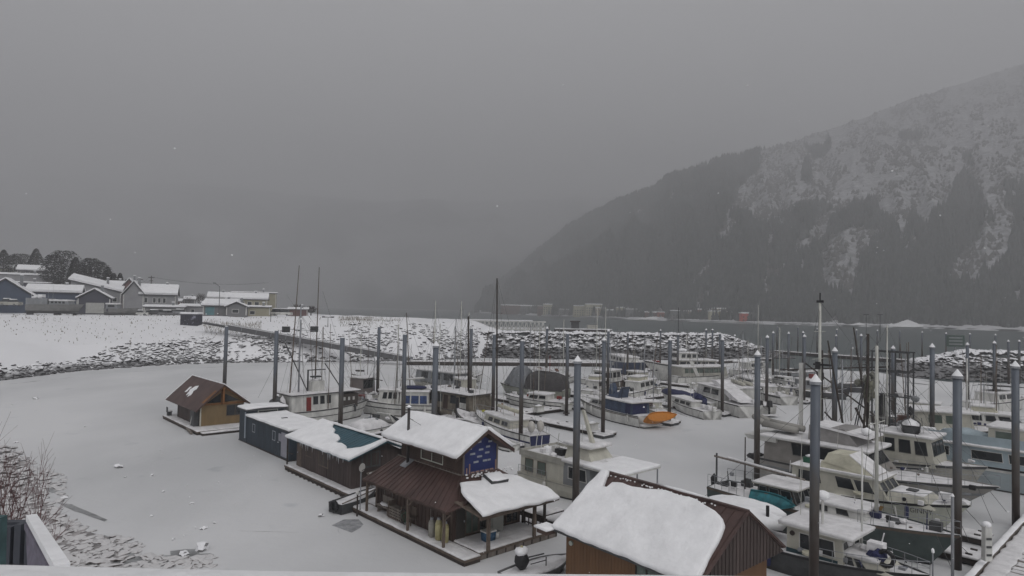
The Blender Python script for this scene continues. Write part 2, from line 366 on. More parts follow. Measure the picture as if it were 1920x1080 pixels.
# ---- rocks
def boulder_meshes(m, n=5, res=1):
    out = []
    for k in range(n):
        mb = MB(); mb.blob((0, 0, 0), 1, .85, .62, seed=k*5+2, amp=.38, n=res)
        out.append(mb.mesh('boulder', m))
    return out
def scatter(pts, sizes, meshes, parent, part_name, n_parts, stuff_name, m, flat=1.0, near=None):
    idx = sorted(range(len(pts)), key=lambda i: -sizes[i]/math.hypot(pts[i][0], pts[i][1]))
    for i in idx[:n_parts]:
        s = sizes[i]; ob(part_name, meshes[i % len(meshes)], parent, pts[i], (U(-.3, .3), U(-.3, .3), U(0, 6.3)), (s, s*U(.7, 1), s*U(.7, 1)*flat))
    rest = idx[n_parts:]
    if not rest: return
    base = []
    for me in meshes:
        base.append((np.array([v.co[:] for v in me.vertices]), np.array([p.vertices[:] for p in me.polygons])))
    V, Fc, k = [], [], 0
    for i in rest:
        bv, bf = base[i % len(base)]; a = U(0, 6.3); s = sizes[i]; c, sn = math.cos(a), math.sin(a); t = U(-.3, .3)
        v = bv*[s, s*U(.7, 1), s*U(.7, 1)*flat]; v = v @ np.array([[c, sn, 0], [-sn, c, 0], [0, 0, 1]])
        v[:, 2] += v[:, 0]*t; V.append(v+np.array(pts[i])); Fc.append(bf+k); k += len(bv)
    me = np_mesh(stuff_name, np.vstack(V), np.vstack(Fc), m)
    o = ob(stuff_name, me, parent); o['kind'] = 'stuff'; return o
def np_mesh(name, V, Fc, m, smooth=False):
    me = bpy.data.meshes.new(name); nf, w = Fc.shape
    me.vertices.add(len(V)); me.vertices.foreach_set('co', V.astype(np.float32).ravel())
    me.loops.add(nf*w); me.loops.foreach_set('vertex_index', Fc.astype(np.int32).ravel())
    me.polygons.add(nf); me.polygons.foreach_set('loop_start', np.arange(nf, dtype=np.int32)*w)
    me.polygons.foreach_set('loop_total', np.full(nf, w, dtype=np.int32))
    me.materials.append(m); me.update(calc_edges=True)
    if smooth: me.shade_smooth()
    return me
def grid_mesh(name, X, Y, Z, m, smooth=True):
    r, c = X.shape; V = np.stack([X, Y, Z], -1).reshape(-1, 3)
    i = (np.arange(r-1)[:, None]*c+np.arange(c-1)[None]).ravel()
    return np_mesh(name, V, np.stack([i, i+1, i+c+1, i+c], 1), m, smooth)
def vnoise(x, y, seed=0, octs=4):                 # smooth value noise, numpy
    out = np.zeros_like(x, dtype=float); amp = 1; tot = 0
    for o_ in range(octs):
        r = np.random.default_rng(seed+o_*17).random((64, 64)); xx = x*2**o_+o_*7.3; yy = y*2**o_+o_*3.1
        xi = np.floor(xx).astype(int); yi = np.floor(yy).astype(int); fx = xx-xi; fy = yy-yi
        fx = fx*fx*(3-2*fx); fy = fy*fy*(3-2*fy); a = r[xi % 64, yi % 64]; b = r[(xi+1) % 64, yi % 64]; c_ = r[xi % 64, (yi+1) % 64]; d = r[(xi+1) % 64, (yi+1) % 64]
        out += amp*((a*(1-fx)+b*fx)*(1-fy)+(c_*(1-fx)+d*fx)*fy); tot += amp; amp *= .5
    return out/tot*2-1
toe = [at(*q) for q in [(-300, 735), (0, 712), (80, 702), (150, 694), (290, 684), (422, 679), (560, 678), (700, 677), (850, 673), (890, 671)]]
LAND = [(p.x, p.y) for p in toe]+[(0, 177), (3, 195), (-4, 225), (-42, 246), (-92, 285), (-150, 330), (-560, 400), (-560, 110)]
def land_h(x, y):
    x = np.asarray(x, float); y = np.asarray(y, float); w = sdist(x, y, LAND)+1.6*vnoise(x*.09, y*.09, 5, 3)
    W = 55-41*np.clip((x+105)/75, 0, 1)
    h = np.interp(w/W, [-.2, -.03, 0, .16, .45, .8, 1, 3], [-2, -.6, .05, 3.9, 6.0, 7.9, 8.55, 8.6])
    h += .28*vnoise(x*.14, y*.14, 9, 4)*np.clip(w/10, 0, 1)
    hill = np.clip((y-255)/90, 0, 1)*np.clip((-x-110)/90, 0, 1); h += hill*7*(1+.1*vnoise(x*.03, y*.03, 2))
    # ploughed snow banks along the lot's edge
    h += .8*np.exp(-((w-W*.98)/3.5)**2)*np.clip(vnoise(x*.05, y*.05, 21, 3)+.15, 0, 1)
    h += .5*np.exp(-((w-32)/5.)**2)*np.clip((x+75)/20, 0, 1)*np.clip((-x-12)/12, 0, 1)*(1+.4*vnoise(x*.2, y*.2, 3))
    return h
gx, gy = np.meshgrid(np.arange(-560, 24, 1.7), np.concatenate([np.arange(92, 270, 1.5), np.arange(270, 640, 5)]))
MLAND = mat_rock('snowy_bank', -3, -.12, (.09, .08, .075))
me = grid_mesh('shore_ground', gx, gy, land_h(gx, gy), MLAND); shore = ob('shore_ground', me); shore['kind'] = 'structure'
# rocks along the toe of the bank
bm_l = boulder_meshes(ROCKL, 5)
P, S = [], []
while len(P) < 3600:
    i = random.randrange(len(toe)-1); t = random.random(); p = toe[i].lerp(toe[i+1], t)
    if p.x < -95 and random.random() < .3: continue
    off = abs(random.gauss(0, 1))*5.0*(1.25 if p.x > -60 else 1)+U(-2.5, 1.5); x = p.x+U(-1, 1); y = p.y+off
    if vnoise(np.array([x*.12]), np.array([y*.12]), 33)[0] < .0 and off > .8 and random.random() < .8: continue
    P.append([x, y, 0]); S.append(U(.18, .62)*(1.7 if random.random() < .10 else 1))
zz = land_h(np.array([p[0] for p in P]), np.array([p[1] for p in P]))
for p, z, s in zip(P, zz, S): p[2] = max(float(z), 0)+s*.05
scatter(P, S, bm_l, shore, 'boulder', 280, 'small_rocks', ROCKL, .75)

def breakwater(label, line, crest, n_rocks, half_top=2.2, slope=1.7, seed=0):
    pts = [Vector((x, y, 0)) for x, y in line]
    root = thing('breakwater', label, 'breakwater', tuple(pts[0]))
    m = MB(); n = len(pts); rings = []
    for i, p in enumerate(pts):
        a = pts[max(i-1, 0)]; b = pts[min(i+1, n-1)]; d = (b-a).normalized(); nn = Vector((-d.y, d.x, 0))
        e = crest*(.25 if i in seed_ends(seed, n) else 1)
        w = half_top+crest*slope
        for k, z in ((-w, -.5), (-half_top, e), (half_top, e), (w, -.5)):
            q = p+nn*k-pts[0]; rings.append((q.x, q.y, z-1.1 if z > 0 else z))
    fs = [(i*4+j, i*4+j+1, i*4+j+5, i*4+j+4) for i in range(n-1) for j in range(3)]+[(0, 1, 2, 3), tuple(range((n-1)*4, n*4))]
    m.add(rings, fs).build('core', ROCK, root)
    P, S = [], []; L = [(pts[i+1]-pts[i]).length for i in range(n-1)]
    vn = []
    for i in range(n):
        d = (pts[min(i+1, n-1)]-pts[max(i-1, 0)]).normalized(); v_ = Vector((d.y, -d.x, 0)); vn.append(-v_ if v_.y > 0 else v_)
    for _ in range(n_rocks):
        i = random.choices(range(n-1), L)[0]; t = random.random(); p = pts[i].lerp(pts[i+1], t); nn = vn[i].lerp(vn[i+1], t)
        e0 = crest*(.25 if i in seed_ends(seed, n) else 1); e1 = crest*(.25 if i+1 in seed_ends(seed, n) else 1); e = lerp(e0, e1, t)
        k = U(-1.2, 1) if random.random() < .8 else U(-1, 0)
        w = half_top+crest*slope
        if k > 0: off = half_top+(w-half_top)*k; z = e*(1-k)
        else: off = half_top*(1+k*1.8); z = e-.1
        q = p+nn*off-pts[0]; s = U(.35, 1.0)*(1.5 if random.random() < .15 else 1); P.append((q.x, q.y, max(z, .1)-.1)); S.append(s)
    # sizes are compared from the camera, so shift for sorting only
    scatter(P, S, boulder_meshes(ROCK, 5), root, 'boulder', 290, 'small_rocks', ROCK, .8); return root
def seed_ends(seed, n): return {0: (n-1,), 1: (0,)}[seed]
a = at(845, 673); b = at(1425, 666)
breakwater('long snow covered rock breakwater closing the harbour behind the moored boats',
           [(-22, 180), (10, 178), (35, 183), (62, 193), (76, 199)], 6.2, 4200, seed=0)
breakwater('short snow topped rock breakwater by the dark water, right of the harbour opening',
           [(84.5, 146), (97, 141.5), (115, 140), (150, 140), (200, 145)], 5.4, 4000, seed=1)

# ---------------------------------------------------------------- mountains
def mat_mount():
    m = bpy.data.materials.new('snowy_mountainside'); m.use_nodes = True; n = m.node_tree; b = n.nodes['Principled BSDF']
    b.inputs['Roughness'].default_value = .9; b.inputs['Specular IOR Level'].default_value = .1
    at_ = n.nodes.new('ShaderNodeAttribute'); at_.attribute_name = 'forest'
    g = n.nodes.new('ShaderNodeNewGeometry'); mp = n.nodes.new('ShaderNodeMapping'); mp.inputs['Scale'].default_value = (1, 1, 2.2)
    n.links.new(g.outputs['Position'], mp.inputs[0]); z = n.nodes.new('ShaderNodeTexNoise'); z.inputs['Scale'].default_value = .06; z.inputs['Detail'].default_value = 9; z.inputs['Roughness'].default_value = .72
    z.inputs['Distortion'].default_value = .8
    n.links.new(mp.outputs[0], z.inputs['Vector'])
    r = n.nodes.new('ShaderNodeValToRGB'); e = r.color_ramp.elements; e[0].position = .36; e[0].color = (.16, .16, .16, 1); e[1].position = .60; e[1].color = (.52, .52, .54, 1)
    n.links.new(z.outputs['Fac'], r.inputs[0])
    mx = n.nodes.new('ShaderNodeMix'); mx.data_type = 'RGBA'; mx.inputs[7].default_value = (.035, .04, .038, 1)
    n.links.new(r.outputs[0], mx.inputs[6]); n.links.new(at_.outputs['Fac'], mx.inputs['Factor']); n.links.new(mx.outputs[2], b.inputs['Base Color']); return m
MMT = mat_mount()
SH = ([880, 916, 1025, 1212, 1337, 1419, 1591, 1914, 2300, 2700], [1750, 1640, 1230, 960, 850, 797, 772, 668, 600, 560])
RG = ([880, 930, 1000, 1060, 1100, 1150, 1200, 1250, 1300, 1350, 1400, 1450, 1500, 1600, 1700, 1800, 1900, 2000, 2300, 2700],
      [572, 535, 484, 438, 412, 385, 362, 337, 314, 296, 284, 274, 256, 224, 188, 156, 126, 100, 60, 40])
RD = ([880, 1000, 1200, 1400, 1600, 1900, 2300, 2700], [3300, 3000, 2500, 2300, 2600, 3100, 3200, 3200])
def ridge_surface(px, s, SH, RG, RD, rough=26, seed=1):
    ds = tab(px, *SH); dr = tab(px, *RD); yr = tab(px, *RG); d = ds+(dr-ds)*s
    zr = (hor(px)-yr)/FOC*dr+CAM_H
    x = (px-960)/FOC*d; p = np.clip((s-.03)/.97, 0, 1)
    z = 1.5+zr*(p**1.02)
    ns = vnoise(x*.004, d*.003, seed, 5)*rough*3+vnoise(x*.02, d*.016, seed+3, 4)*rough*.6
    gul = -np.abs(vnoise(px*.016+s*.9, s*1.6, seed+8, 3))*rough*3.2+rough
    z += (ns*.55+gul)*np.clip(p*5, 0, 1)*(1-np.clip((p-.85)/.15, 0, 1)*.75)
    return x, d, z
cols = np.arange(890, 2500, 3.2); srow = np.linspace(0, 1, 170)
PX, SS = np.meshgrid(cols, srow)
X, Y, Z = ridge_surface(PX, SS, SH, RG, RD)
# the back side falls away behind the ridge
Xb, Yb = X[-1:]*1.25, Y[-1:]*1.25; Zb = Z[-1:]*.55
X = np.vstack([X, Xb]); Y = np.vstack([Y, Yb]); Z = np.vstack([Z, Zb]); PXa = np.vstack([PX, PX[-1:]])
def rowof(px, d, z): return hor(px)-(z-CAM_H)/d*FOC
BARE = [(1440, 290), (1425, 330), (1385, 350), (1370, 400), (1335, 415), (1325, 445), (1350, 450), (1375, 415), (1430, 425), (1450, 415), (1500, 400), (1535, 380), (1560, 395), (1600, 400), (1625, 380),
        (1665, 400), (1700, 425), (1735, 430), (1750, 405), (1785, 390), (1795, 320), (1825, 300), (1850, 350), (1880, 360), (1920, 345), (2100, 330), (2500, 300), (2500, -50), (1500, 100)]
CHUTES = [[(1805, 290), (1830, 350), (1852, 400), (1835, 450), (1780, 500), (1790, 545), (1850, 540), (1895, 480), (1900, 400), (1875, 330)],
          [(1550, 455), (1530, 530), (1590, 560), (1622, 480), (1660, 430), (1600, 420)], [(1540, 400), (1500, 455), (1480, 490), (1510, 480), (1560, 430), (1575, 400)],
          [(1330, 480), (1300, 520), (1270, 550), (1285, 548), (1330, 515), (1345, 485)], [(1480, 485), (1430, 520), (1400, 550), (1420, 545), (1465, 515), (1490, 490)],
          [(1345, 300), (1365, 330), (1372, 370), (1360, 340)], [(1250, 355), (1262, 380), (1250, 375)], [(1270, 400), (1285, 430), (1280, 440)],
          [(1705, 440), (1690, 480), (1710, 470), (1730, 440)], [(1645, 330), (1640, 400), (1655, 400), (1660, 330)], [(1415, 480), (1425, 500), (1410, 490)]]
def forest_at(px, row):
    a = px+vnoise(px*.035, row*.035, 41, 4)*34; b = row+vnoise(px*.035, row*.035, 51, 4)*30
    f = np.ones(px.shape); f[inside(a, b, BARE)] = 0
    a = px+vnoise(px*.05, row*.05, 61, 4)*16; b = row+vnoise(px*.05, row*.05, 71, 4)*14
    for c_ in CHUTES: f[inside(a, b, c_)] = 0
    isl = vnoise(px*.02, row*.012, 81, 3) > .45; f[isl & (row > 250)] = 1
    f[(vnoise(px*.03, row*.02, 91, 4) > .46) & (px > 1180)] = 0
    return f
ROW = rowof(PXa, Y, Z); Fo = forest_at(PXa, ROW)
me = grid_mesh('mountain', X, Y, Z, MMT)
ab = me.attributes.new('forest', 'FLOAT', 'POINT'); ab.data.foreach_set('value', Fo.astype(np.float32).ravel())
mt = ob('mountain', me); mt['kind'] = 'structure'
# distant range nearly lost in the snowfall
SH2 = ([-1500, 0, 500, 900, 1200, 1600], [3300, 3300, 3300, 3100, 3000, 3000]); RG2 = ([-1500, -400, 0, 200, 400, 560, 700, 800, 900, 1000, 1100, 1600], [380, 350, 330, 340, 350, 365, 380, 375, 380, 375, 370, 370])
RD2 = ([-1500, 1600], [6200, 6000])
P2, S2 = np.meshgrid(np.arange(-1450, 1500, 12), np.linspace(0, 1, 50)); X2, Y2, Z2 = ridge_surface(P2, S2, SH2, RG2, RD2, 45, 90)
me = grid_mesh('mountain', X2, Y2, Z2, MMT); ab = me.attributes.new('forest', 'FLOAT', 'POINT')
ab.data.foreach_set('value', np.clip(vnoise(P2*.01, S2*4, 3)*2+.9-S2*.8, 0, 1).astype(np.float32).ravel()); o = ob('mountain', me); o['kind'] = 'structure'
# forest: tens of thousands of conifers on the slope, one mass
def cones(n, accept, hs, name, m, sides=5, wid=.2):
    px = rng.uniform(905, 2480, n); s = rng.beta(1.0, 1.15, n)*.99+.012; x, y, z = ridge_surface(px, s, SH, RG, RD)
    k = accept(px, rowof(px, y, z)); x, y, z = x[k], y[k], z[k]; c_ = len(x); h = rng.uniform(*hs, c_); w = h*wid*rng.uniform(.8, 1.25, c_)
    a0 = rng.uniform(0, 6.28, c_); V = np.zeros((c_, sides+1, 3)); 
    for j in range(sides):
        a = a0+j*2*math.pi/sides; V[:, j] = np.stack([x+w*np.cos(a), y+w*np.sin(a), z-1.0], 1)
    V[:, sides] = np.stack([x+rng.normal(0, .4, c_), y, z+h], 1)
    b = np.arange(c_)[:, None, None]*(sides+1); F_ = b+np.array([[j, (j+1) % sides, sides] for j in range(sides)])[None]
    o = ob(name, np_mesh(name, V.reshape(-1, 3), F_.reshape(-1, 3), m)); o['kind'] = 'stuff'
def mat_forest(name, dark, light, lo, hi, s=.11):
    m = bpy.data.materials.new(name); m.use_nodes = True; n = m.node_tree; b = n.nodes['Principled BSDF']; b.inputs['Roughness'].default_value = .9; b.inputs['Specular IOR Level'].default_value = .1
    g = n.nodes.new('ShaderNodeNewGeometry'); z = n.nodes.new('ShaderNodeTexNoise'); z.inputs['Scale'].default_value = s; z.inputs['Detail'].default_value = 6; z.inputs['Roughness'].default_value = .8
    n.links.new(g.outputs['Position'], z.inputs['Vector']); r = n.nodes.new('ShaderNodeValToRGB'); e = r.color_ramp.elements
    e[0].position = lo; e[0].color = (*dark, 1); e[1].position = hi; e[1].color = (*light, 1); n.links.new(z.outputs['Fac'], r.inputs[0]); n.links.new(r.outputs[0], b.inputs['Base Color']); return m
MFOR = mat_forest('snow_dusted_conifers', (.035, .042, .038), (.15, .155, .155), .45, .72)
cones(95000, lambda px, r: forest_at(px, r) > .5, (12, 23), 'conifer_forest', MFOR)
cones(44000, lambda px, r: (forest_at(px, r) < .5) & (vnoise(px*.06, r*.06, 15, 3) > -.1), (3.5, 9), 'brush_thicket', mat_forest('bare_brush', (.07, .065, .06), (.2, .2, .2), .4, .7), 4, .55)

# ---------------------------------------------------------------- far shore strip and its town
pxs = np.arange(900, 2100, 6.); rows = np.array([-8, 0, 5, 14, 60]); A, B = np.meshgrid(pxs, rows)
D = tab(A, *SH)+B*1.0-4+vnoise(A*.05, A*0, 4, 3)*14; zz = np.array([-.6, -.05, .9, 2.6, 6])[:, None]+vnoise(A*.07, B*.1, 6)*np.array([0, .2, .8, 1.2, 3])[:, None]
o = ob('far_shore', grid_mesh('far_shore', (A-960)/FOC*D, D, zz, SNOWP)); o['kind'] = 'structure'
def mound(px, w, h, extra=10):
    d = float(tab(px, *SH))+extra; W = w*d/FOC; m = MB(); n_ = 28; R_ = []
    for j in range(9):
        f = j/8; r_ = 1-f
        for i in range(n_):
            a = 2*math.pi*i/n_; k = 1+.16*mnoise.noise(Vector((math.cos(a)*1.5, math.sin(a)*1.5, f*2+px))); R_.append((math.cos(a)*W/2*r_*k, math.sin(a)*W/3*r_*k, h*(f**1.15)*(1-.12*f)))
    m.add(R_, [(j*n_+i, j*n_+(i+1) % n_, (j+1)*n_+(i+1) % n_, (j+1)*n_+i) for j in range(8) for i in range(n_)])
    return ob('snowy_spoil_heap', m.mesh('snowy_spoil_heap', SNOW, True), None, ((px-960)/FOC*d, d, 1.0))
for px, w, h, lb in ((1702, 76, 9.5, 'tallest cone shaped snowy heap on the far shore'), (1612, 48, 4, 'low snowy heap on the far shore left of the tallest heap'), (1225, 80, 5, 'long low snowy heap on the far shore before the town'), (1672, 30, 4, 'small snowy heap against the left foot of the tallest heap')):
    tag(mound(px, w, h), lb, 'snow heap', 'snow heaps on the far shore')
fr = [(942, 1012, 573, 'brown'), (978, 1010, 574, 'grey'), (1010, 1045, 574, 'brown'), (1078, 1118, 574, 'cream'), (1118, 1136, 578, 'tan'), (1158, 1178, 577, 'cream'), (1176, 1196, 580, 'grey'), (1140, 1158, 582, 'grey'), (1196, 1212, 584, 'tan'),
      (1262, 1292, 583, 'grey'), (1292, 1312, 584, 'tan'), (1310, 1338, 581, 'redbrown'), (1332, 1352, 584, 'cream'), (1352, 1374, 584, 'tan'), (1374, 1392, 586, 'cream'), (1392, 1420, 588, 'red'), (1428, 1452, 592, 'grey'), (1468, 1488, 594, 'grey'), (1050, 1072, 580, 'grey'), (1212, 1234, 586, 'brown'), (1236, 1262, 586, 'redbrown'), (1020, 1036, 571, 'cream'), (1100, 1130, 571, 'cream'), (1340, 1366, 579, 'tan')]
FC = dict(brown=(.20, .10, .075), grey=(.24, .24, .24), cream=(.60, .57, .42), tan=(.46, .38, .26), redbrown=(.42, .13, .08), red=(.62, .10, .06))
for i, (x0, x1, yt, c_) in enumerate(fr):
    px = (x0+x1)/2; d = float(tab(px, *SH))+22+(i % 3)*9; w = (x1-x0)*d/FOC*1.05; h = max(5, (hor(px)-yt)/FOC*d*1.0+CAM_H-2)
    cl = dict(brown='dark brown', grey='grey', cream='cream', tan='tan', redbrown='red brown', red='bright red')[c_]
    side = ['at the left end of the far town', 'second from the left end of the far town', 'third from the left end of the far town', 'the widest pale one in the far town', 'beside the widest pale block', 'with a flat roof in the middle of the far town', 'right of the flat roofed pale one',
            'in the gap right of the small tan house', 'behind the long snowy heap', 'right of the long snowy heap', 'next to the red brown warehouse', 'being the tallest in the right part', 'touching the red brown warehouse', 'between two cream buildings', 'just left of the bright red warehouse',
            'at the water near the thin mast', 'just right of the bright red warehouse', 'last on the right of the far town', 'left of the widest pale block', 'half sunk behind the long snowy heap', 'left of the tan block beside the long heap', 'as a pale top among the dark left blocks', 'as an upper storey over the widest pale block', 'as a high back block in the right part'][i]
    root = thing('waterfront_building', f'{cl} waterfront building {side}', 'building', ((px-960)/FOC*d, d, 2.0), 0, 'buildings of the town across the channel')
    MB().box(-w/2, w/2, 0, w*.6, -1.5, h).build('wall', mat('far_'+c_, FC[c_], .8, .2, .2), root)
    rf = MB().frustum(-w/2-.4, w/2+.4, -.4, w*.6+.4, h, h+U(.7, 2), 0, 0, w*.14).build('snowy_roof', SNOW, root)
    n = max(2, int(w/4)); m = MB()
    for k in range(n):
        for r in range(max(1, int(h/4.5))): m.box(-w/2+(k+.3)*w/n, -w/2+(k+.7)*w/n, -.06, .02, 1+r*4, 3+r*4)
    m.build('window_band', DGREY, root)

# ---------------------------------------------------------------- haze and falling snow
hz = MB().box(-5950, 5950, -450, 6450, -2.2, 1500).build('haze', bpy.data.materials.new('haze'))
hm = hz.data.materials[0]; hm.use_nodes = True; hm.node_tree.nodes.clear(); pv = hm.node_tree.nodes.new('ShaderNodeVolumePrincipled')
pv.inputs['Color'].default_value = (.83, .83, .852, 1); pv.inputs['Density'].default_value = .00062; pv.inputs['Anisotropy'].default_value = 0.0
mo = hm.node_tree.nodes.new('ShaderNodeOutputMaterial'); hm.node_tree.links.new(pv.outputs[0], mo.inputs['Volume']); hz['kind'] = 'stuff'
hm.cycles.homogeneous_volume = True
# ---------------------------------------------------------------- floating houses
def clapboards(root, face, n, m, name='siding_board', gap=.12, t=.03, a=0, b=1):     # horizontal boards, one mesh shared per wall
    for k in range(n):
        mb = MB(); on_face(mb, face, a, b, (k+gap/2)/n, (k+1-gap/2)/n, 0, t); mb.build(name, m, root)
def vboards(root, face, n, m, name, wid=.5, t=.03, a=0, b=1):                       # vertical boards or battens
    for k in range(n):
        c = lerp(a, b, (k+.5)/n); w = (b-a)/n*wid/2; mb = MB(); on_face(mb, face, c-w, c+w, 0, 1, 0, t); mb.build(name, m, root)
def gable_faces(v0, v1, u0, u1, z0, ze):   # faces looking outward: left (v0), front (u0), right, back
    return dict(left=[(v0, u1, z0), (v0, u0, z0), (v0, u0, ze), (v0, u1, ze)], front=[(v0, u0, z0), (v1, u0, z0), (v1, u0, ze), (v0, u0, ze)],
                right=[(v1, u0, z0), (v1, u1, z0), (v1, u1, ze), (v1, u0, ze)], back=[(v1, u1, z0), (v0, u1, z0), (v0, u1, ze), (v1, u1, ze)])
def roof_slab(pts, t):                       # pts: 4 corners of the upper surface; slab of thickness t below
    A, B, Cc, D = [Vector(p) for p in pts]; n = (B-A).cross(D-A).normalized()
    if n.z < 0: n = -n
    return MB().hexa([p-n*t for p in (A, B, Cc, D)]+[A, B, Cc, D])
def float_deck(root, boxes, top=.35, plankdir=0):
    for (a, b, c, d) in boxes:
        MB().box(a, b, c, d, -.12, top-.06).build('float_beam', WOODD, root)
        MB().box(a-.04, b+.04, c-.04, d+.04, top-.16, top-.05).build('deck_edge', WOODM, root)
        snow_slab([(a, c), (b, c), (b, d), (a, d)], .10, lambda x, y, h, top=top: (x, y, top-.055+h), .35, .05, 3).build('deck_snow', SNOWB, root, True)

ANG = math.radians(42.2)
# ---- the big two storey brown floating house
O = at(868, 1062)
H = thing('floating_house', 'two storey brown floating house with blue wrapped gable, stove pipe and snowy porch roof', 'floating house', (O.x, O.y, 0), ANG)
float_deck(H, [(0, 1.0, -.1, 11.4)], .34); float_deck(H, [(1.05, 6.6, .05, 11.4)], .42)
for k in range(9): MB().box(1.0+k*.62, 1.5+k*.62, .02, .06, .02, .25).build('rim_board', WOODL, H)
# ground floor
MB().box(1.0, 5.7, 2.1, 9.9, .4, 2.35).build('ground_floor_wall', BRWN, H)
F_ = gable_faces(1.0, 5.7, 2.1, 9.9, .4, 2.35)
vboards(H, F_['left'], 22, BRWN, 'siding_board', .86, .025)
for f in (.02, .5, .98): m = MB(); on_face(m, F_['left'], f-.008, f+.008, 0, 1, .02, .05); m.build('corner_trim', WOODM, H)
# door and windows to the porch, all behind glass with frames
for a, b, g, nm in ((.03, .15, WOODM, 'door'), (.17, .34, GLASSG, None), (.37, .46, GLASS, None), (.66, .74, GLASS, None), (.78, .95, GLASS, None)):
    if nm:
        d = MB(); on_face(d, F_['front'], a, b, .02, .93, 0, .05); dd = d.build('door', mat('dark_door', (.05, .045, .04)), H); h = MB(); on_face(h, F_['front'], b-.02, b-.01, .45, .5, .05, .1); h.build('handle', STEEL, dd)
    else: window(H, F_['front'], a, b, .12, .92, WOODM, g, .06, 1 if b-a > .15 else 0)
b = MB(); on_face(b, F_['front'], .48, .64, .05, .82, .02, .5); b.build('chest_cabinet', mat('white_panel', (.40, .41, .38), .5), H)
b = MB(); on_face(b, F_['front'], .475, .645, .82, .86, .0, .56); b.build('cabinet_top', WOODL, H)
window(H, F_['left'], .14, .24, .35, .85, mat('old_white_frame', (.13, .12, .11)), GLASS, .05)
# lower roof: hipped brown metal all round
zl, zu = 2.22, 3.42; zf = 2.5
A0, A1 = (.05, 9.9, zl-.05), (.05, 1.55, zl-.05); B0, B1 = (2.2, 9.3, zu), (2.2, 3.0, zu)
roof_slab([A0, A1, B1, B0], .08).build('lower_roof', BRNR, H)
for k in range(19):
    f = (k+.5)/19; a = Vector(A0).lerp(Vector(A1), f); b_ = Vector(B0).lerp(Vector(B1), f); MB().tube(a+Vector((0, 0, .02)), b_+Vector((0, 0, .02)), .018, n=4).build('roof_seam', BRNR, H)
fr0, fr1 = (.75, -.35, 2.52), (5.55, -.75, 2.5)
roof_slab([(.05, 1.55, zl-.05), (.75, .9, 2.6), (4.7, 2.98, zu), (2.2, 3.0, zu)], .08).build('front_roof', BRNR, H)
roof_slab([(.62, 1.25, 2.50), (5.85, 1.0, 2.52), (4.75, 3.0, zu+.02), (2.15, 3.0, zu+.02)], .08).build('front_roof', BRNR, H)
roof_slab([(.62, -.45, 2.36), (5.9, -.75, 2.36), (5.9, 1.6, 2.62), (.62, 1.6, 2.62)], .07).build('porch_roof', WOODM, H)
MB().box(.66, 5.86, -.5, -.38, 2.16, 2.34).build('porch_beam', WOODM, H)
roof_slab([(6.2, 9.9, 2.3), (6.2, 1.0, 2.3), (4.6, 2.9, zu), (4.6, 9.3, zu)], .08).build('lower_roof', BRNR, H)
fn = roof_plane((0, -.6, 2.42), (1, 0, 0), (0, 1, .26))
snow_slab([(.66, -.1), (1.3, -.02), (5.85, -.22), (5.95, .9), (5.2, 2.6), (4.3, 3.1), (3.9, 3.2), (3.5, 2.9), (3.1, 3.15), (2.75, 2.7), (2.2, 2.85), (1.5, 3.0), (1.1, 2.3), (.8, 1.2)], .17, fn, .3, .12, 5).build('snow_cover', SNOW, H, True)
k = MB(); P = [fn(3.0, 2.2, .16), fn(4.1, 2.1, .16), fn(4.2, 3.0, .16), fn(3.1, 3.1, .16)]; Q = [Vector(p)+Vector((0, -.05, .16)) for p in P]; k.hexa(P+[tuple(q) for q in Q])
sk = k.build('skylight', DGREY, H); snow_slab([(3.05, 2.22), (4.05, 2.12), (4.15, 2.96), (3.15, 3.05)], .09, lambda x, y, h: tuple(Vector(fn(x, y, .30+h))), .3, .04, 2).build('snow_cap', SNOW, sk, True)
for s in range(26):
    pass
m = MB()
for s in range(34):
    x = U(2.2, 5.6); m.blob((x, 2.85+U(-.3, .1), zu+U(-.1, .03)), U(.04, .1), U(.04, .1), .05, s)
m.build('snow_crumbs', SNOW, H)['kind'] = 'stuff'
# upper storey
UF = gable_faces(2.2, 4.7, 3.0, 9.0, zu-.1, 4.75)
MB().box(2.2, 4.7, 3.0, 9.0, zu-.1, 4.75).build('upper_wall', BRWN, H)
MB().add([(2.2, 3.0, 4.75), (4.7, 3.0, 4.75), (3.45, 3.0, 5.7), (2.2, 9, 4.75), (4.7, 9, 4.75), (3.45, 9, 5.7)], [(0, 1, 2), (3, 5, 4), (0, 2, 5, 3), (1, 4, 5, 2), (0, 3, 4, 1)]).build('gable', BRWN, H)
clapboards(H, UF['left'], 11, BRWN, 'siding_board', .15, .02)
fpoly = [(2.32, 3.35+.05), (4.58, 3.4), (4.58, 4.85), (3.45, 5.5), (2.32, 4.85)]
MB().add([(x, 2.975, z) for x, z in fpoly]+[(x, 2.99, z) for x, z in fpoly], [(0, 1, 2, 3, 4), (9, 8, 7, 6, 5), (0, 5, 6, 1), (1, 6, 7, 2), (2, 7, 8, 3), (3, 8, 9, 4), (4, 9, 5, 0)]).build('blue_wrap', HWRAP, H)
for x, z, w in ((2.85, 4.45, .34), (3.45, 4.62, .30), (3.95, 4.72, .28), (3.35, 4.25, .34), (3.9, 4.4, .3), (3.1, 3.98, .34), (3.75, 3.98, .3), (4.05, 3.98, .2), (3.3, 5.05, .3), (4.1, 5.0, .26), (2.7, 4.75, .16)):
    MB().box(x-w/2, x+w/2, 2.94, 2.972, z, z+.10).build('wrap_print_block', mat('pale_print', (.34, .36, .40), .6), H)
for x0, x1, z0, z1 in ((2.2, 2.3, 3.4, 4.8), (4.6, 4.7, 3.4, 4.8), (2.2, 4.7, 3.36, 3.43)): MB().box(x0, x1, 2.95, 2.99, z0, z1).build('corner_trim', WOODL, H)
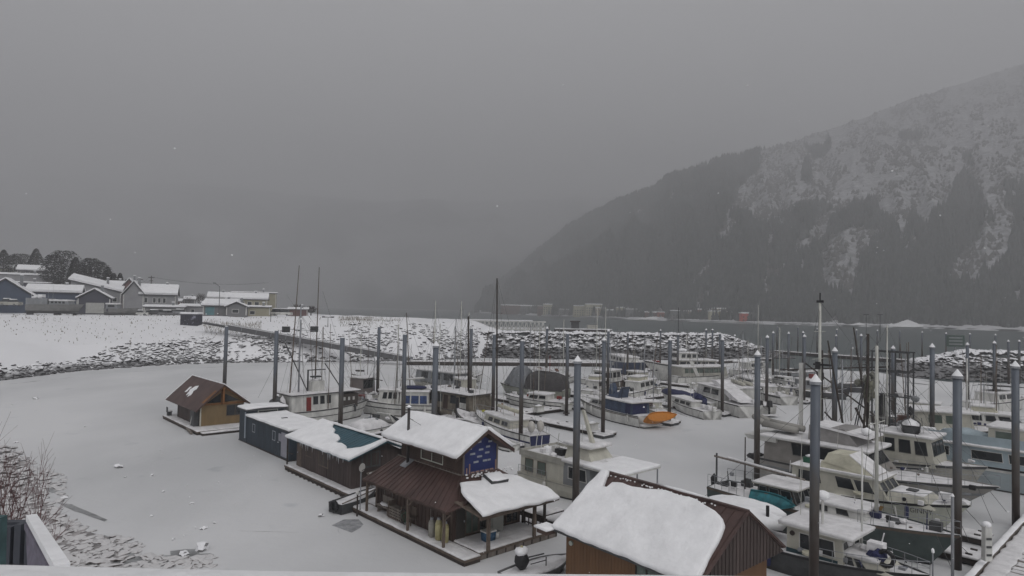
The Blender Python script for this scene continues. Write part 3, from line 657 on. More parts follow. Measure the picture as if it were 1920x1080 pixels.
for x in (2.42, 2.62, 4.5): MB().box(x, x+.07, 2.93, 2.972, 3.43, 3.43+(.55 if x != 2.42 else .35)).build('pale_batten', mat('bare_lumber', (.33, .22, .19)), H)
for k in range(5): MB().box(2.75+k*.34, 3.0+k*.34, 2.93, 2.972, 3.46, 3.53).build('pale_batten', MATS['bare_lumber'], H)
w = window(H, UF['left'], .355, .70, .26, .62, mat('white_vinyl', (.5, .52, .46)), GLASSG, .05, 1)
# upper roof, gently bowed by its snow
zr, ze = 5.86, 4.78
for s, x0 in ((0, 1.25), (1, 5.35)):
    roof_slab([(x0, 2.35, ze-.22), (x0, 9.7, ze-.22), (3.42, 9.7, zr), (3.42, 2.35, zr)], .08).build('upper_roof', BRNR, H)
fl = roof_plane((1.25, 2.3, ze-.20), (0, 1, 0), (2.17, 0, zr-ze+.22)); fr_ = roof_plane((5.35, 2.3, ze-.20), (0, 1, 0), (-1.93, 0, zr-ze+.22))
snow_slab([(0, -.02), (7.4, -.02), (7.4, 2.46), (0, 2.46)], .26, fl, .35, .08, 7).build('snow_cover', SNOW, H, True)
snow_slab([(-.05, .25), (7.4, .1), (7.4, 2.2), (0, 2.25)], .2, fr_, .35, .06, 9).build('snow_cover', SNOW, H, True)
MB().hexa([(1.2, 2.33, ze-.42), (3.42, 2.33, zr-.22), (3.42, 2.40, zr-.22), (1.2, 2.40, ze-.42), (1.2, 2.33, ze-.2), (3.42, 2.33, zr), (3.42, 2.40, zr), (1.2, 2.40, ze-.2)]).build('barge_board', BRWN, H)
MB().hexa([(5.4, 2.33, ze-.42), (3.42, 2.33, zr-.22), (3.42, 2.40, zr-.22), (5.4, 2.40, ze-.42), (5.4, 2.33, ze-.2), (3.42, 2.33, zr), (3.42, 2.40, zr), (5.4, 2.40, ze-.2)]).build('barge_board', BRNR, H)
# stove pipe with flashing
sp = MB().tube((1.85, 7.8, 3.1), (1.85, 7.8, 6.5), .085, n=12).build('stove_pipe', mat('sooty_pipe', (.035, .03, .03), .5), H, True)
MB().tube((1.85, 7.8, 6.5), (1.85, 7.8, 6.56), .17, n=12).build('pipe_cap', STEEL, sp); MB().tube((1.85, 7.8, 6.56), (1.85, 7.8, 6.66), .17, .04, n=10).build('snow_cap', SNOW, sp)
MB().tube((1.85, 7.8, 4.95), (1.85, 7.8, 5.15), .13, .12, n=10).build('storm_collar', STEEL, sp)
on = MB(); on.hexa([(1.5, 7.5, 3.08), (2.1, 7.5, 3.42), (2.1, 8.1, 3.42), (1.5, 8.1, 3.08), (1.5, 7.5, 3.12), (2.1, 7.5, 3.46), (2.1, 8.1, 3.46), (1.5, 8.1, 3.12)]); on.build('pipe_flashing', STEEL, H)
MB().tube((1.85, 7.8, 5.9), (2.6, 6.9, 5.3), .012).tube((1.85, 7.8, 5.9), (3.2, 8.8, 5.4), .012).build('pipe_stay', RIG, sp)
MB().box(2.1, 2.19, 3.0, 9.3, zu-.02, zu+.04).build('snow_dusted_flashing', WOODL, H)
# posts of walkway and porch
for u in (1.76, 5.04, 9.4):
    MB().box(.06, .18, u-.06, u+.06, .3, 2.15).build('post', WOODM, H)
    MB().tube((.12, u, 1.7), (.12, u-.5, 2.12), .04, n=4).build('brace', WOODM, H)
for v in (1.55, 4.75): MB().box(v-.07, v+.07, -.12, .04, .38, 2.2).build('post', WOODM, H)
for v, u in ((5.75, 1.9), (5.75, .2)): MB().box(v-.06, v+.06, u-.06, u+.06, .38, 2.3).build('post', WOODD, H)
MB().box(.04, .2, 1.5, 9.8, 2.08, 2.2).build('eave_beam', BRWN, H)
# porch railing and side table at the far right
for z in (1.05, .55): MB().box(5.72, 5.78, 0, 2.0, z, z+.07).build('rail', WOODD, H)
for k in range(6): MB().box(5.72, 5.77, .2+k*.3, .25+k*.3, .4, 1.1).build('baluster', WOODD, H)
MB().box(5.7, 7.4, .3, .9, 1.15, 1.22).build('side_shelf', WOODD, H)
snow_slab([(5.7, .3), (7.4, .3), (7.4, .9), (5.7, .9)], .08, lambda x, y, h: (x, y, 1.22+h), .3).build('shelf_snow', SNOWB, H, True)
O2 = O; cA, sA = math.cos(ANG), math.sin(ANG)
def hw(v, u, z=0., O=None, ang=None):
    O = O or O2; a = ANG if ang is None else ang
    return Vector((O.x+v*math.cos(a)-u*math.sin(a), O.y+v*math.sin(a)+u*math.cos(a), z))
def propane(pos, label, m, group=None, h=1.0, r=.19):
    t = thing('gas_cylinder', label, 'gas cylinder', pos, 0, group)
    mb = MB(); seg = [(0, .75*r), (.06, r), (h*.72, r), (h*.85, r*.75), (h*.92, r*.3), (h*.95, r*.3)]
    for (z0, r0), (z1, r1) in zip(seg[:-1], seg[1:]): mb.tube((0, 0, z0), (0, 0, z1), r0, r1, n=12)
    mb.build('tank', m, t, True); MB().tube((0, 0, h*.9), (0, 0, h), r*.5, r*.45, n=10).build('collar', STEEL, t)
    return t
propane(hw(.52, 3.35, .42), 'white topped grey gas cylinder, leftmost of three by the brown floating house', mat('grey_tank', (.28, .27, .24)), 'gas cylinders by the brown house')
propane(hw(.52, 2.75, .42), 'cream yellow gas cylinder, middle of three by the brown floating house', YTANK, 'gas cylinders by the brown house', 1.15)
propane(hw(.58, 2.25, .42), 'cream yellow gas cylinder nearest the walkway corner post', YTANK, 'gas cylinders by the brown house', 1.05)
def small(name, label, cat, pos, parts, rz=ANG, group=None):
    t = thing(name, label, cat, pos, rz, group)
    for nm, mb, m in parts: mb.build(nm, m, t, nm in ('tub', 'bag', 'snow_cap'))
    return t
small('storage_tub', 'blue plastic tub with white lid on the porch of the brown house', 'tub', hw(2.35, .9, .5), [('tub', MB().frustum(-.3, .3, -.2, .2, 0, .45, -.04, -.04, -.03), mat('blue_tub', (.03, .09, .17))), ('lid', MB().box(-.35, .35, -.25, .25, .45, .52), WHITE)])
small('storage_tub', 'small pale bucket beside the blue tub on the porch', 'bucket', hw(2.9, .9, .5), [('tub', MB().tube((0, 0, 0), (0, 0, .35), .14, .17, 10), WHITE), ('rim', MB().tube((0, 0, .33), (0, 0, .37), .18, .18, 10), GREYP)])
small('garden_chair', 'dark folded chair against the wall beneath the walkway roof', 'chair', hw(.75, 5.6, .42), [('seat', MB().box(-.22, .22, -.22, .22, .4, .45), WOODM), ('backrest', MB().box(.16, .22, -.22, .22, .45, .95), WOODM)]+[('leg', MB().box(x, x+.05, y, y+.05, 0, .4), WOODM) for x in (-.2, .15) for y in (-.2, .15)])
small('firewood_rack', 'rack of firewood and crates on the side walkway by the middle post', 'rack', hw(.7, 6.9, .42), [('frame', MB().box(-.25, .25, -.7, -.64, 0, .9).box(-.25, .25, .64, .7, 0, .9).box(-.25, .25, -.7, .7, .02, .08), WOODM), ('logs', (lambda mb: [mb.tube((-.22, -.55+.16*(i % 8), .15+.15*(i//8)), (.22, -.55+.16*(i % 8), .15+.15*(i//8)), .07, n=7) for i in range(32)] and mb)(MB()), WOODL)])
small('garden_chair', 'snow dusted bench with cushions near the third walkway post', 'bench', hw(.7, 8.3, .42), [('seat', MB().box(-.25, .25, -.6, .6, .4, .46), WOODL), ('backrest', MB().box(.2, .26, -.6, .6, .46, .9), WOODL), ('leg', MB().box(-.2, .2, -.55, -.5, 0, .4), WOODL), ('leg', MB().box(-.2, .2, .5, .55, 0, .4), WOODL), ('snow_cap', MB().blob((0, 0, .5), .25, .55, .08, 3), SNOWB)])
small('crab_pot', 'round wire crab pot leaning by the wood rack', 'crab pot', hw(.45, 5.9, .42), [('ring', MB().path([(0, .4*math.cos(t*.52), .42+.4*math.sin(t*.52)) for t in range(13)], .025), BLACK), ('mesh_net', MB().path([(0, .3*math.cos(t*2.1), .42+.35*math.sin(t*2.1)) for t in range(16)], .01), GREEN)])
small('satellite_dish', 'small round white dish on a pole at the left end of the brown house', 'dish', hw(-.15, 9.7, .42), [('pole', MB().tube((0, 0, 0), (0, 0, 2.5), .035), STEEL), ('dish', MB().tube((-.08, 0, 2.5), (0, 0, 2.5), .26, .12, 14), WHITE), ('dish_arm', MB().tube((-.05, 0, 2.3), (-.3, 0, 2.45), .02), BLACK)], 2.6)
small('mooring_light', 'short post light with white globe below the small dish', 'light', hw(-.2, 9.95, .3), [('post', MB().tube((0, 0, -.3), (0, 0, 1.0), .05), WOODD), ('globe', MB().blob((0, 0, 1.08), .12, .12, .12, 0, 0, 2), WHITE)])
small('broom', 'wooden pole leaning against the side wall by the gas cylinders', 'pole', hw(.8, 3.9, .42), [('handle', MB().tube((0, 0, 0), (.15, .2, 1.7), .025), WOODL), ('head', MB().box(-.1, .1, -.05, .05, 0, .1), WOODL)])
# rowing boat between the two brown houses
# ---- grey brown floating house with teal roof
O = at(537, 882); B2 = thing('floating_house', 'long grey brown floating house with teal metal roof half under snow', 'floating house', (O.x, O.y, 0), ANG)
float_deck(B2, [(0, 4.9, -10.2, .3)], .38)
for k in range(15): MB().tube((-.1, -10+k*.68, -.1), (5.0, -10+k*.68, -.1), .17, n=7).build('float_log', WOODD, B2)
v0, v1, ua, ub, zb, ze, zr = .55, 4.6, -8.9, -.5, .38, 2.62, 3.38; vm = 2.95
MB().add([(v0, ua, zb), (v1, ua, zb), (v1, ua, ze-.2), (vm, ua, zr-.14), (v0, ua, ze-.16), (v0, ub, zb), (v1, ub, zb), (v1, ub, ze-.2), (vm, ub, zr-.14), (v0, ub, ze-.16)],
         [(0, 1, 2, 3, 4), (9, 8, 7, 6, 5), (0, 4, 9, 5), (1, 6, 7, 2), (4, 3, 8, 9), (3, 2, 7, 8), (0, 5, 6, 1)]).build('wall', BRN2, B2)
F_ = gable_faces(v0, v1, ua, ub, zb, ze); vboards(B2, F_['left'], 24, BRN2, 'siding_board', .88, .02); vboards(B2, F_['front'], 11, BRN2, 'siding_board', .9, .02)
window(B2, F_['left'], .20, .30, .48, .86, WOODM, GLASS, .06); window(B2, F_['left'], .44, .60, .36, .90, WOODM, GLASSG, .08, 1); window(B2, F_['front'], .20, .50, .62, .98, DGREY, GLASSG, .12, 1)
d = MB(); on_face(d, F_['left'], .03, .10, 0, .92, 0, .05); dd = d.build('door', WOODM, B2); h = MB(); on_face(h, F_['left'], .035, .042, .45, .5, .05, .1); h.build('handle', STEEL, dd)
roof_slab([(.05, ua-.5, ze-.18), (.05, .35, ze-.18), (vm, .35, zr), (vm, ua-.5, zr)], .09).build('roof', TEALR, B2); roof_slab([(4.95, ua-.5, ze-.12), (4.95, .35, ze-.12), (vm, .35, zr), (vm, ua-.5, zr)], .09).build('roof', TEALR, B2)
for k in range(22):
    u = ua-.4+k*.42; MB().tube((.06, u, ze-.16), (vm, u, zr+.02), .014, n=4).build('roof_seam', TEALR, B2)
fn = roof_plane((.05, ua-.5, ze-.18), (0, 1, 0), (vm-.05, 0, zr-ze+.18))
snow_slab([(-.03, -.03), (9.75, -.05), (9.75, 3.02), (7.7, 3.02), (7.0, 2.5), (6.3, 2.35), (5.7, 1.95), (4.9, 1.9), (4.2, 1.62), (3.8, 1.15), (3.0, 1.2), (2.3, 1.05), (1.7, .80), (1.4, 1.0), (.8, 1.45), (.5, 2.0), (.42, 3.0), (-.05, 3.05)], .2, fn, .28, .10, 12).build('snow_cover', SNOW, B2, True)
fn2 = roof_plane((vm, ua-.5, zr), (0, 1, 0), (2, 0, -(zr-ze+.12)))
snow_slab([(-.05, -.15), (9.7, -.15), (9.7, 2.1), (-.05, 2.1)], .17, fn2, .35, .08, 14).build('snow_cover', SNOW, B2, True)
m = MB()
for k in range(16):
    u = ua+U(0, 7); z = ze-.2; m.tube((.02, u, z), (.02, u, z-U(.1, .5)), .025, .004, n=4)
m.build('icicles', mat('ice_white', (.5, .52, .55), .3), B2)['kind'] = 'stuff'
for u in (.15,): MB().tube((.1, u, .35), (.1, u, 2.5), .06, n=8).build('post', WOODD, B2); MB().tube((.1, u, 1.3), (.1, u-1.0, 1.35), .035).build('rail', WOODD, B2)
small('snow_shovel_board', 'white snow covered board leaning from the wall under the small window', 'board', hw(1.9, -9.6, 1.2, O), [('board', MB().hexa([(-.5, -.25, 0), (.5, -.25, .1), (.5, .25, .3), (-.5, .25, .2), (-.5, -.25, .05), (.5, -.25, .15), (.5, .25, .35), (-.5, .25, .25)]), WOODL), ('bracket', MB().tube((0, .2, .1), (0, .4, -.9), .03), WOODD), ('snow_cap', MB().blob((0, 0, .2), .5, .25, .1, 3), SNOW)])
# ---- dark teal grey floating house with a taller rear block
O = at(543, 866); B3 = thing('floating_house', 'dark blue grey floating house with flat snow roof and taller rear block', 'floating house', (O.x, O.y, 0), ANG)
MB().box(0, 3.3, .1, 9.85, -.1, 2.3).build('wall', BGRN, B3); F_ = gable_faces(0, 3.3, .1, 9.85, -.1, 2.3)
vboards(B3, F_['left'], 26, BGRN, 'siding_board', .9, .02)
window(B3, F_['left'], .21, .26, .56, .82, mat('pale_frame', (.3, .32, .35)), GLASS, .06); window(B3, F_['left'], .66, .71, .56, .84, MATS['pale_frame'], GLASS, .06)
d = MB(); on_face(d, F_['left'], .84, .975, .12, .92, 0, .04); d.build('door', mat('lilac_grey_door', (.27, .27, .31), .6), B3); d = MB(); on_face(d, F_['left'], .79, .84, .6, .85, .0, .06); d.build('electric_box', MATS['lilac_grey_door'], B3)
MB().box(-.12, 3.5, .0, 9.2, 2.3, 2.42).build('roof', DGREY, B3)
snow_slab([(-.16, -.05), (3.55, -.05), (3.55, 9.2), (-.16, 9.2)], .2, lambda x, y, h: (x, y, 2.42+h-.25*(y < 1)*(1-y)*0), .35, .08, 22).build('snow_cover', SNOW, B3, True)
MB().box(-.06, 3.3, 9.1, 10.9, -.1, 2.85).build('rear_block', BGRN, B3); T = gable_faces(-.06, 3.3, 9.1, 10.9, 1.0, 2.85)
window(B3, T['front'], .30, .82, .80, .96, mat('white_vinyl', (.5, .52, .46)), GLASS, .05); MB().box(-.12, -.05, 9.35, 9.5, .4, 2.7).build('downpipe', mat('pale_pipe', (.33, .37, .42)), B3)
MB().box(-.2, 3.6, 8.9, 11.1, 2.85, 3.0).build('rear_roof', DGREY, B3); snow_slab([(-.24, 8.86), (3.65, 8.86), (3.65, 11.1), (-.24, 11.1)], .16, lambda x, y, h: (x, y, 3.0+h+.06*math.sin(x*1.1)), .3, .05, 6).build('snow_cover', SNOW, B3, True)
MB().box(1.4, 1.9, 4.9, 5.15, 2.6, 2.66).build('roof_vent', BLACK, B3); MB().box(-.1, 3.4, 0, 10.95, -.12, .06).build('float', WOODD, B3)
# ---- yellow tan cottage on a float
O = at(375, 818); B4 = thing('floating_house', 'small tan floating cottage with brown gable roof and cedar truss', 'floating house', (O.x, O.y, 0), ANG)
v0, v1, ua, ub, zb, ze, zr, vm = .8, 5.0, 2.8, 10.1, .42, 2.42, 4.45, 2.8
float_deck(B4, [(-.1, 5.6, .6, 12.1)], .36); MB().box(.2, 6.2, -.1, .5, -.1, .2).build('float_log', WOODD, B4); snow_slab([(.2, -.1), (6.2, -.1), (6.2, .5), (.2, .5)], .12, lambda x, y, h: (x, y, .2+h), .3, .06, 3).build('log_snow', SNOWB, B4, True)
MB().tube((-.4, 1.2, .15), (-.1, 3.6, .2), .13, n=8).build('loose_log', WOODL, B4)
MB().add([(v0, ua, zb), (v1, ua, zb), (v1, ua, ze+.2), (vm, ua, zr-.15), (v0, ua, ze), (v0, ub, zb), (v1, ub, zb), (v1, ub, ze+.2), (vm, ub, zr-.15), (v0, ub, ze)],
         [(0, 1, 2, 3, 4), (9, 8, 7, 6, 5), (0, 4, 9, 5), (1, 6, 7, 2), (4, 3, 8, 9), (3, 2, 7, 8), (0, 5, 6, 1)]).build('wall', TANW, B4)
F_ = gable_faces(v0, v1, ua, ub, zb, ze)
s = MB(); on_face(s, F_['left'], 0, 1, 0, 1, 0, .02); s.build('side_wall', BRN2, B4); vboards(B4, F_['left'], 16, BRN2, 'siding_board', .9, .045)
window(B4, F_['front'], .60, .985, .42, .92, WOODM, GLASS, .05, 1)
MB().add([(1.35, 2.77, 2.62), (2.7, 2.77, 2.62), (2.7, 2.77, 3.55), (1.35, 2.79, 2.62), (2.7, 2.79, 2.62), (2.7, 2.79, 3.55)], [(0, 1, 2), (5, 4, 3), (0, 3, 4, 1), (1, 4, 5, 2), (2, 5, 3, 0)]).build('gable_window', GLASS, B4)
MB().add([(4.5, 2.77, 2.72), (2.9, 2.77, 2.62), (2.9, 2.77, 3.55), (4.5, 2.79, 2.72), (2.9, 2.79, 2.62), (2.9, 2.79, 3.55)], [(0, 1, 2), (5, 4, 3), (0, 3, 4, 1), (1, 4, 5, 2), (2, 5, 3, 0)]).build('gable_window', GLASS, B4)
MB().box(v0-.05, v1+.1, 2.70, 2.77, 2.42, 2.58).build('tie_beam', ORNG, B4); MB().box(2.72, 2.88, 2.2, 2.76, 2.5, 4.2).build('king_post', ORNG, B4)
for a, b in (((.9, 2.45), (2.8, 4.12)), ((5.0, 2.6), (2.8, 4.12))):
    MB().hexa([(a[0], 2.25, a[1]), (b[0], 2.25, b[1]), (b[0], 2.78, b[1]), (a[0], 2.78, a[1]), (a[0], 2.25, a[1]+.3), (b[0], 2.25, b[1]+.3), (b[0], 2.78, b[1]+.3), (a[0], 2.78, a[1]+.3)]).build('rafter', ORNG, B4)
for x, z in ((.15, 2.0), (5.4, 2.42)):
    roof_slab([(x, 2.1, z), (x, 12.4, z), (vm, 12.4, zr), (vm, 2.1, zr)], .12).build('roof', BRNR, B4)
MB().box(v0-.03, v0+.08, 2.70, 2.82, zb, ze).build('corner_trim', CREAM, B4)
MB().tube((vm, 2.05, zr+.03), (vm, 12.45, zr+.03), .06, n=6).build('ridge_snow', SNOW, B4); MB().tube((5.42, 2.1, 2.46), (vm, 2.1, zr+.02), .05).build('verge_snow', SNOW, B4)
MB().tube((.15, 12.4, 2.05), (vm, 12.4, zr+.02), .05).build('verge_snow', SNOW, B4)
fn = roof_plane((.15, 2.1, 2.0), (0, 1, 0), (vm-.15, 0, zr-2.0))
snow_slab([(5.0, 1.4), (5.4, 1.1), (5.7, 1.5), (6.1, 1.2), (6.3, 1.7), (6.6, 1.9), (6.2, 2.5), (5.6, 2.6), (5.2, 2.2), (5.5, 1.9), (5.2, 1.7)], .08, fn, .15, .1, 31).build('snow_patch', SNOW, B4, True)
snow_slab([(6.9, 1.6), (7.3, 1.5), (7.4, 2.2), (7.0, 2.3)], .06, fn, .15, .1, 33).build('snow_patch', SNOW, B4, True)
d = MB(); on_face(d, F_['left'], .80, .97, .0, .80, .03, .5); d.build('porch_box', DGREY, B4); MB().tube((.3, 4.1, .4), (.35, 3.6, 1.5), .05).build('leaning_board', WHITE, B4)
MB().tube((.75, 5.4, 1.0), (.75, 5.4, 1.25), .08).build('wall_lamp', mat('amber_lamp', (.6, .4, .1)), B4)
small('deck_chair', 'small dark chair with snow at the far left corner of the cottage deck', 'chair', hw(.3, 11.3, .42, O), [('seat', MB().box(-.25, .25, -.25, .25, .35, .42), DGREY), ('backrest', MB().box(-.25, -.2, -.25, .25, .4, .9), DGREY), ('leg', MB().box(-.2, .2, -.2, .2, 0, .35), DGREY), ('snow_cap', MB().blob((0, 0, .46), .25, .25, .1, 3), SNOW)])
# ---- orange brown house in front, with its metal gable
AF = math.radians(38.6); O = Vector((0, 0, 0)); B5 = thing('floating_house', 'orange brown floating house with ribbed brown metal gable and huge snow sheet on its roof', 'floating house', (0, 0, 0), AF)
v0, v1, vm, ua, ub, ze, zr, zb = 20.1, 25.1, 22.72, 14.5, 21.0, 3.02, 5.03, .45
MB().add([(v0, ua, zb), (v1, ua, zb), (v1, ua, ze), (vm, ua, zr-.25), (v0, ua, ze), (v0, ub, zb), (v1, ub, zb), (v1, ub, ze), (vm, ub, zr-.25), (v0, ub, ze)],
         [(0, 1, 2, 3, 4), (9, 8, 7, 6, 5), (0, 4, 9, 5), (1, 6, 7, 2), (4, 3, 8, 9), (3, 2, 7, 8), (0, 5, 6, 1)]).build('wall', OWAL, B5)
F_ = gable_faces(v0, v1, ua, ub, zb, ze); vboards(B5, F_['left'], 22, OWAL, 'siding_board', .93, .03, 0, .60)
for a, b in ((.61, .68), (.69, .76), (.78, .86), (.88, .96)): window(B5, F_['left'], a, b, .15, .93, WOODD, GLASSG, .06)
g = [(v0-.55, ze-.28), (v1+.3, ze-.05), (vm+.05, zr-.05)]
MB().add([(g[0][0], 13.93, g[0][1]), (g[1][0], 13.93, g[1][1]), (g[2][0], 13.93, g[2][1]), (g[0][0], 14.0, g[0][1]), (g[1][0], 14.0, g[1][1]), (g[2][0], 14.0, g[2][1])], [(0, 1, 2), (5, 4, 3), (0, 3, 4, 1), (1, 4, 5, 2), (2, 5, 3, 0)]).build('gable_panel', BRN2, B5)
for k in range(24):
    v = v0-.4+k*.232; z0 = lerp(g[0][1], g[1][1], (v-g[0][0])/(g[1][0]-g[0][0])); z1 = lerp(ze-.3, zr-.08, (v-g[0][0])/(vm-g[0][0])) if v < vm else lerp(zr-.08, ze-.05, (v-vm)/(g[1][0]-vm))
    if z1-z0 > .08: MB().box(v-.02, v+.02, 13.895, 13.932, z0, z1).build('gable_rib', BRN2, B5)
for x, z in ((19.57, 2.98), (25.36, 3.18)):
    roof_slab([(x, 13.9, z), (x, 21.32, z), (vm, 21.32, zr), (vm, 13.9, zr)], .1).build('roof', BRNR, B5)
for k in range(19):
    u = 14.0+k*.4; MB().tube((19.6, u, 3.02), (vm, u, zr+.015), .016, n=4).build('roof_seam', BRNR, B5)
MB().box(vm-.09, vm+.09, 13.88, 21.34, zr-.03, zr+.05).build('ridge_cap', BRNR, B5)
for x, z in ((19.57, 2.98), (25.36, 3.18)): MB().tube((x, 13.87, z-.02), (vm, 13.87, zr), .06, n=4).build('verge_trim', BRNR, B5)
MB().tube((19.57, 13.9, 2.95), (19.57, 21.3, 2.95), .07, n=6).build('gutter', DGREY, B5)
fn = roof_plane((19.57, 21.32, 2.98), (0, -1, 0), (vm-19.57, 0, zr-2.98)); K = math.hypot(vm-19.57, zr-2.98)
sn = [(0, 0), (0, .97), (.12, 1.0), (.42, .985), (.5, .93), (.76, .74), (1.0, .75), (1.05, .84), (1.6, .87), (2.2, .86), (2.9, .88), (3.3, .92), (3.8, .94), (4.5, .93), (5.3, .93), (5.8, .91), (6.3, .86), (6.75, .79), (7.0, .72), (7.1, .6), (7.22, .45), (7.28, .3), (7.36, .1), (7.38, 0)]
snow_slab([(a, -.02 if b == 0 else b*K) for a, b in sn], .22, fn, .22, .09, 17).build('snow_cover', SNOW, B5, True)
fnr = roof_plane((vm, 13.9, zr), (0, 1, 0), (25.36-vm, 0, 3.18-zr)); snow_slab([(3, .06), (7.3, .06), (7.3, 3.2), (.6, 3.2), (.9, 1.2)], .1, fnr, .4, .1, 18).build('snow_cover', SNOW, B5, True)
m = MB()
for k in range(40):
    u = U(14.6, 20.8); m.blob((vm-U(.08, .35), u, zr-.06), .04, .05, .035, k)
m.build('snow_crumbs', SNOW, B5)['kind'] = 'stuff'
MB().blob((vm+.05, 17.0, zr+.08), .10, 1.6, .06, 4).build('ridge_snow', SNOW, B5, True)
MB().box(19.2, 25.9, 13.6, 22.0, -.1, .4).build('float', WOODD, B5); MB().box(19.15, 19.7, 21.3, 21.9, 2.75, 2.95).build('eave_shelf', BRWN, B5)
snow_slab([(19.1, 21.2), (19.75, 21.2), (19.75, 22.0), (19.1, 22.0)], .12, lambda x, y, h: (x, y, 2.95+h), .2).build('shelf_snow', SNOW, B5, True)
l = MB().tube((19.98, 20.65, 2.45), (20.1, 20.65, 2.45), .1, n=12).build('wall_lamp', mat('lamp_glass', (.42, .46, .42), .3), B5)
snow_slab([(19.2, 13.6), (25.9, 13.6), (25.9, 22), (19.2, 22)], .08, lambda x, y, h: (x, y, .4+h), .6).build('deck_snow', SNOWB, B5, True)
small('garden_fan', 'stubby dark pipe vent with snow behind the brown gable', 'pipe', at(1447, 990, .5)+Vector((0, 0, .0)), [('pipe', MB().tube((0, 0, 0), (0, 0, 1.1), .07), DGREY), ('head', MB().box(-.14, .14, -.1, .1, 1.0, 1.2), BLACK)])
# ---------------------------------------------------------------- piles
VA, UA = Vector((math.cos(ANG), math.sin(ANG), 0)), Vector((-math.sin(ANG), math.cos(ANG), 0))
def pile(px, ytop, ybase=None, cap=True, label='', collar=False, r=.2, group='steel mooring piles of the harbour', pl=10.0, wy=None):
    h = hor(px)
    if ybase is None: ybase = h+(ytop-h)/.206
    x0 = px-.02*(ybase-ytop)
    p = at(x0, ybase); top = CAM_H-(ytop-hor(px))/FOC*p.y
    t = thing('mooring_pile', label, 'pile', (p.x, p.y, 0), U(0, 6), group); t.rotation_euler = (U(-.004, .004), U(-.004, .004), U(0, 6))
    ch = r*2.0 if cap else 0
    MB().tube((0, 0, -.8), (0, 0, top-ch), r, n=18).build('shaft', PILE, t, False)
    for pl_ in t.children[0].data.polygons: pl_.use_smooth = len(pl_.vertices) == 4
    if cap:
        c = MB().tube((0, 0, top-ch-.03), (0, 0, top-ch+.10), r*1.22, n=14).build('cap_rim', STEEL, t)
        MB().tube((0, 0, top-ch+.1), (0, 0, top+.03), r*1.25, .02, n=14).build('snowy_cone_cap', SNOW, t)
    else: MB().tube((0, 0, top-.02), (0, 0, top+.07), r*.95, r*.5, n=12).build('snow_cap', SNOW, t)
    if collar:
        m = MB(); m.path([(r*1.9*math.cos(a*.7854), r*1.9*math.sin(a*.7854), .28) for a in range(9)], .06); m.build('hoop', WOODD, t)
    return t, p
PL = [ # px, top row, base row, cap, label
 (422, 612, 779, 0, 'grey pile rising behind the tan cottage roof'), (517, 620, 800, 0, 'tall grey pile behind the dark blue grey floating house'), (641, 633, 850, 0, 'tall grey pile in front of the troller with the red door'),
 (710, 613, 757, 0, 'dark pile left of the boat with blue window covers'), (759, 627, 830, 0, 'grey pile passing the bow of the boat with blue window covers'), (816, 640, 915, 1, 'thick grey pile standing just behind the stove pipe house'),
 (884, 616, 762, 0, 'dark pile right of the thick mast behind the stove pipe house'), (927, 627, 790, 0, 'brown footed pile at the left end of the snowy main float'), (980, 639, 838, 0, 'grey pile beside the sailboat with the navy transom'),
 (1026, 612, None, 1, 'thin dark pile left of the charcoal tarped boat top'), (1065, 626, 779, 0, 'brown footed pile at the junction of the snowy floats'), (1085, 667, None, 1, 'thickest middle pile, behind the beige house boat'),
 (1134, 632, 820, 1, 'pile at the tip of the empty snowy finger float'), (1142, 617, 742, 1, 'thin pile just behind the pile at the empty finger'), (1178, 622, 712, 1, 'dark pile before the boat with blue tarped bow'),
 (1239, 617, 688, 1, 'dark slim pile behind the radar yacht'), (1258, 632, 797, 1, 'pile standing beside the orange kayak stern'), (1272, 624, 720, 1, 'pile right behind the one at the orange kayak'),
 (1325, 616, 697, 1, 'left one of the close pair of thin piles before the breakwater end'), (1337, 616, 697, 1, 'right one of the close pair of thin piles before the breakwater end'), (1351, 623, 712, 1, 'pile hidden half by the pile at the sloping white canvas'),
 (1357, 632, 780, 1, 'dark footed pile at the cruiser with the sloping white canvas'), (1424, 657, 920, 1, 'big grey pile at the stern davits of the dark green ketch'), (1440, 628, 770, 1, 'pile by the pair of black outboards'),
 (1451, 621, 717, 1, 'thin pile left of the grey workboat with a red box'), (1480, 622, 722, 1, 'thin pile rising over the left end of the grey workboat'), (1510, 627, 757, 1, 'pile at the tip of the farthest snowy finger float'), (1507, 621, 700, 1, 'thin pile directly behind the farthest finger pile'),
 (1569, 651, 884, 1, 'big pile right of the nearest huge pile, before the open ice'), (1569, 627, 700, 1, 'thin pile showing its cap just above the big one near the tall white mast'), (1617, 626, 733, 1, 'left one of two dark piles near the two lamp posts'), (1628, 627, 736, 1, 'right one of two dark piles near the two lamp posts'),
 (1677, 648, 801, 1, 'pile behind the skiff carried on a cabin top'), (1752, 644, 858, 1, 'pile left of the rusty gallows frame'), (1817, 642, 768, 1, 'dark pile right of the huge second nearest pile'), (1867, 639, 772, 1, 'dark pile between the rubble mound and the beige wheelhouse'),
 (1893, 637, 720, 1, 'thin pile before the right rubble mound, left of its twin'), (1913, 637, 720, 1, 'thin pile at the right edge of the view before the rubble mound'), (1911, 677, 988, 1, 'big pile at the right edge beside the pale blue yacht'),
 (1802, 693, None, 1, 'huge pile by the snowy dock, second nearest of all'), (1534, 702, None, 1, 'huge nearest pile in front of the small tug')]
pile_xy = {}
for px, yt, yb, cp, lb in PL:
    t, p = pile(px, yt, yb, bool(cp), lb+(', white cone cap' if cp and len(lb.split()) < 12 else ''), collar=px in (980, 1134, 1258, 1357, 1440, 1510, 1065))
    pile_xy[(px, yt)] = p
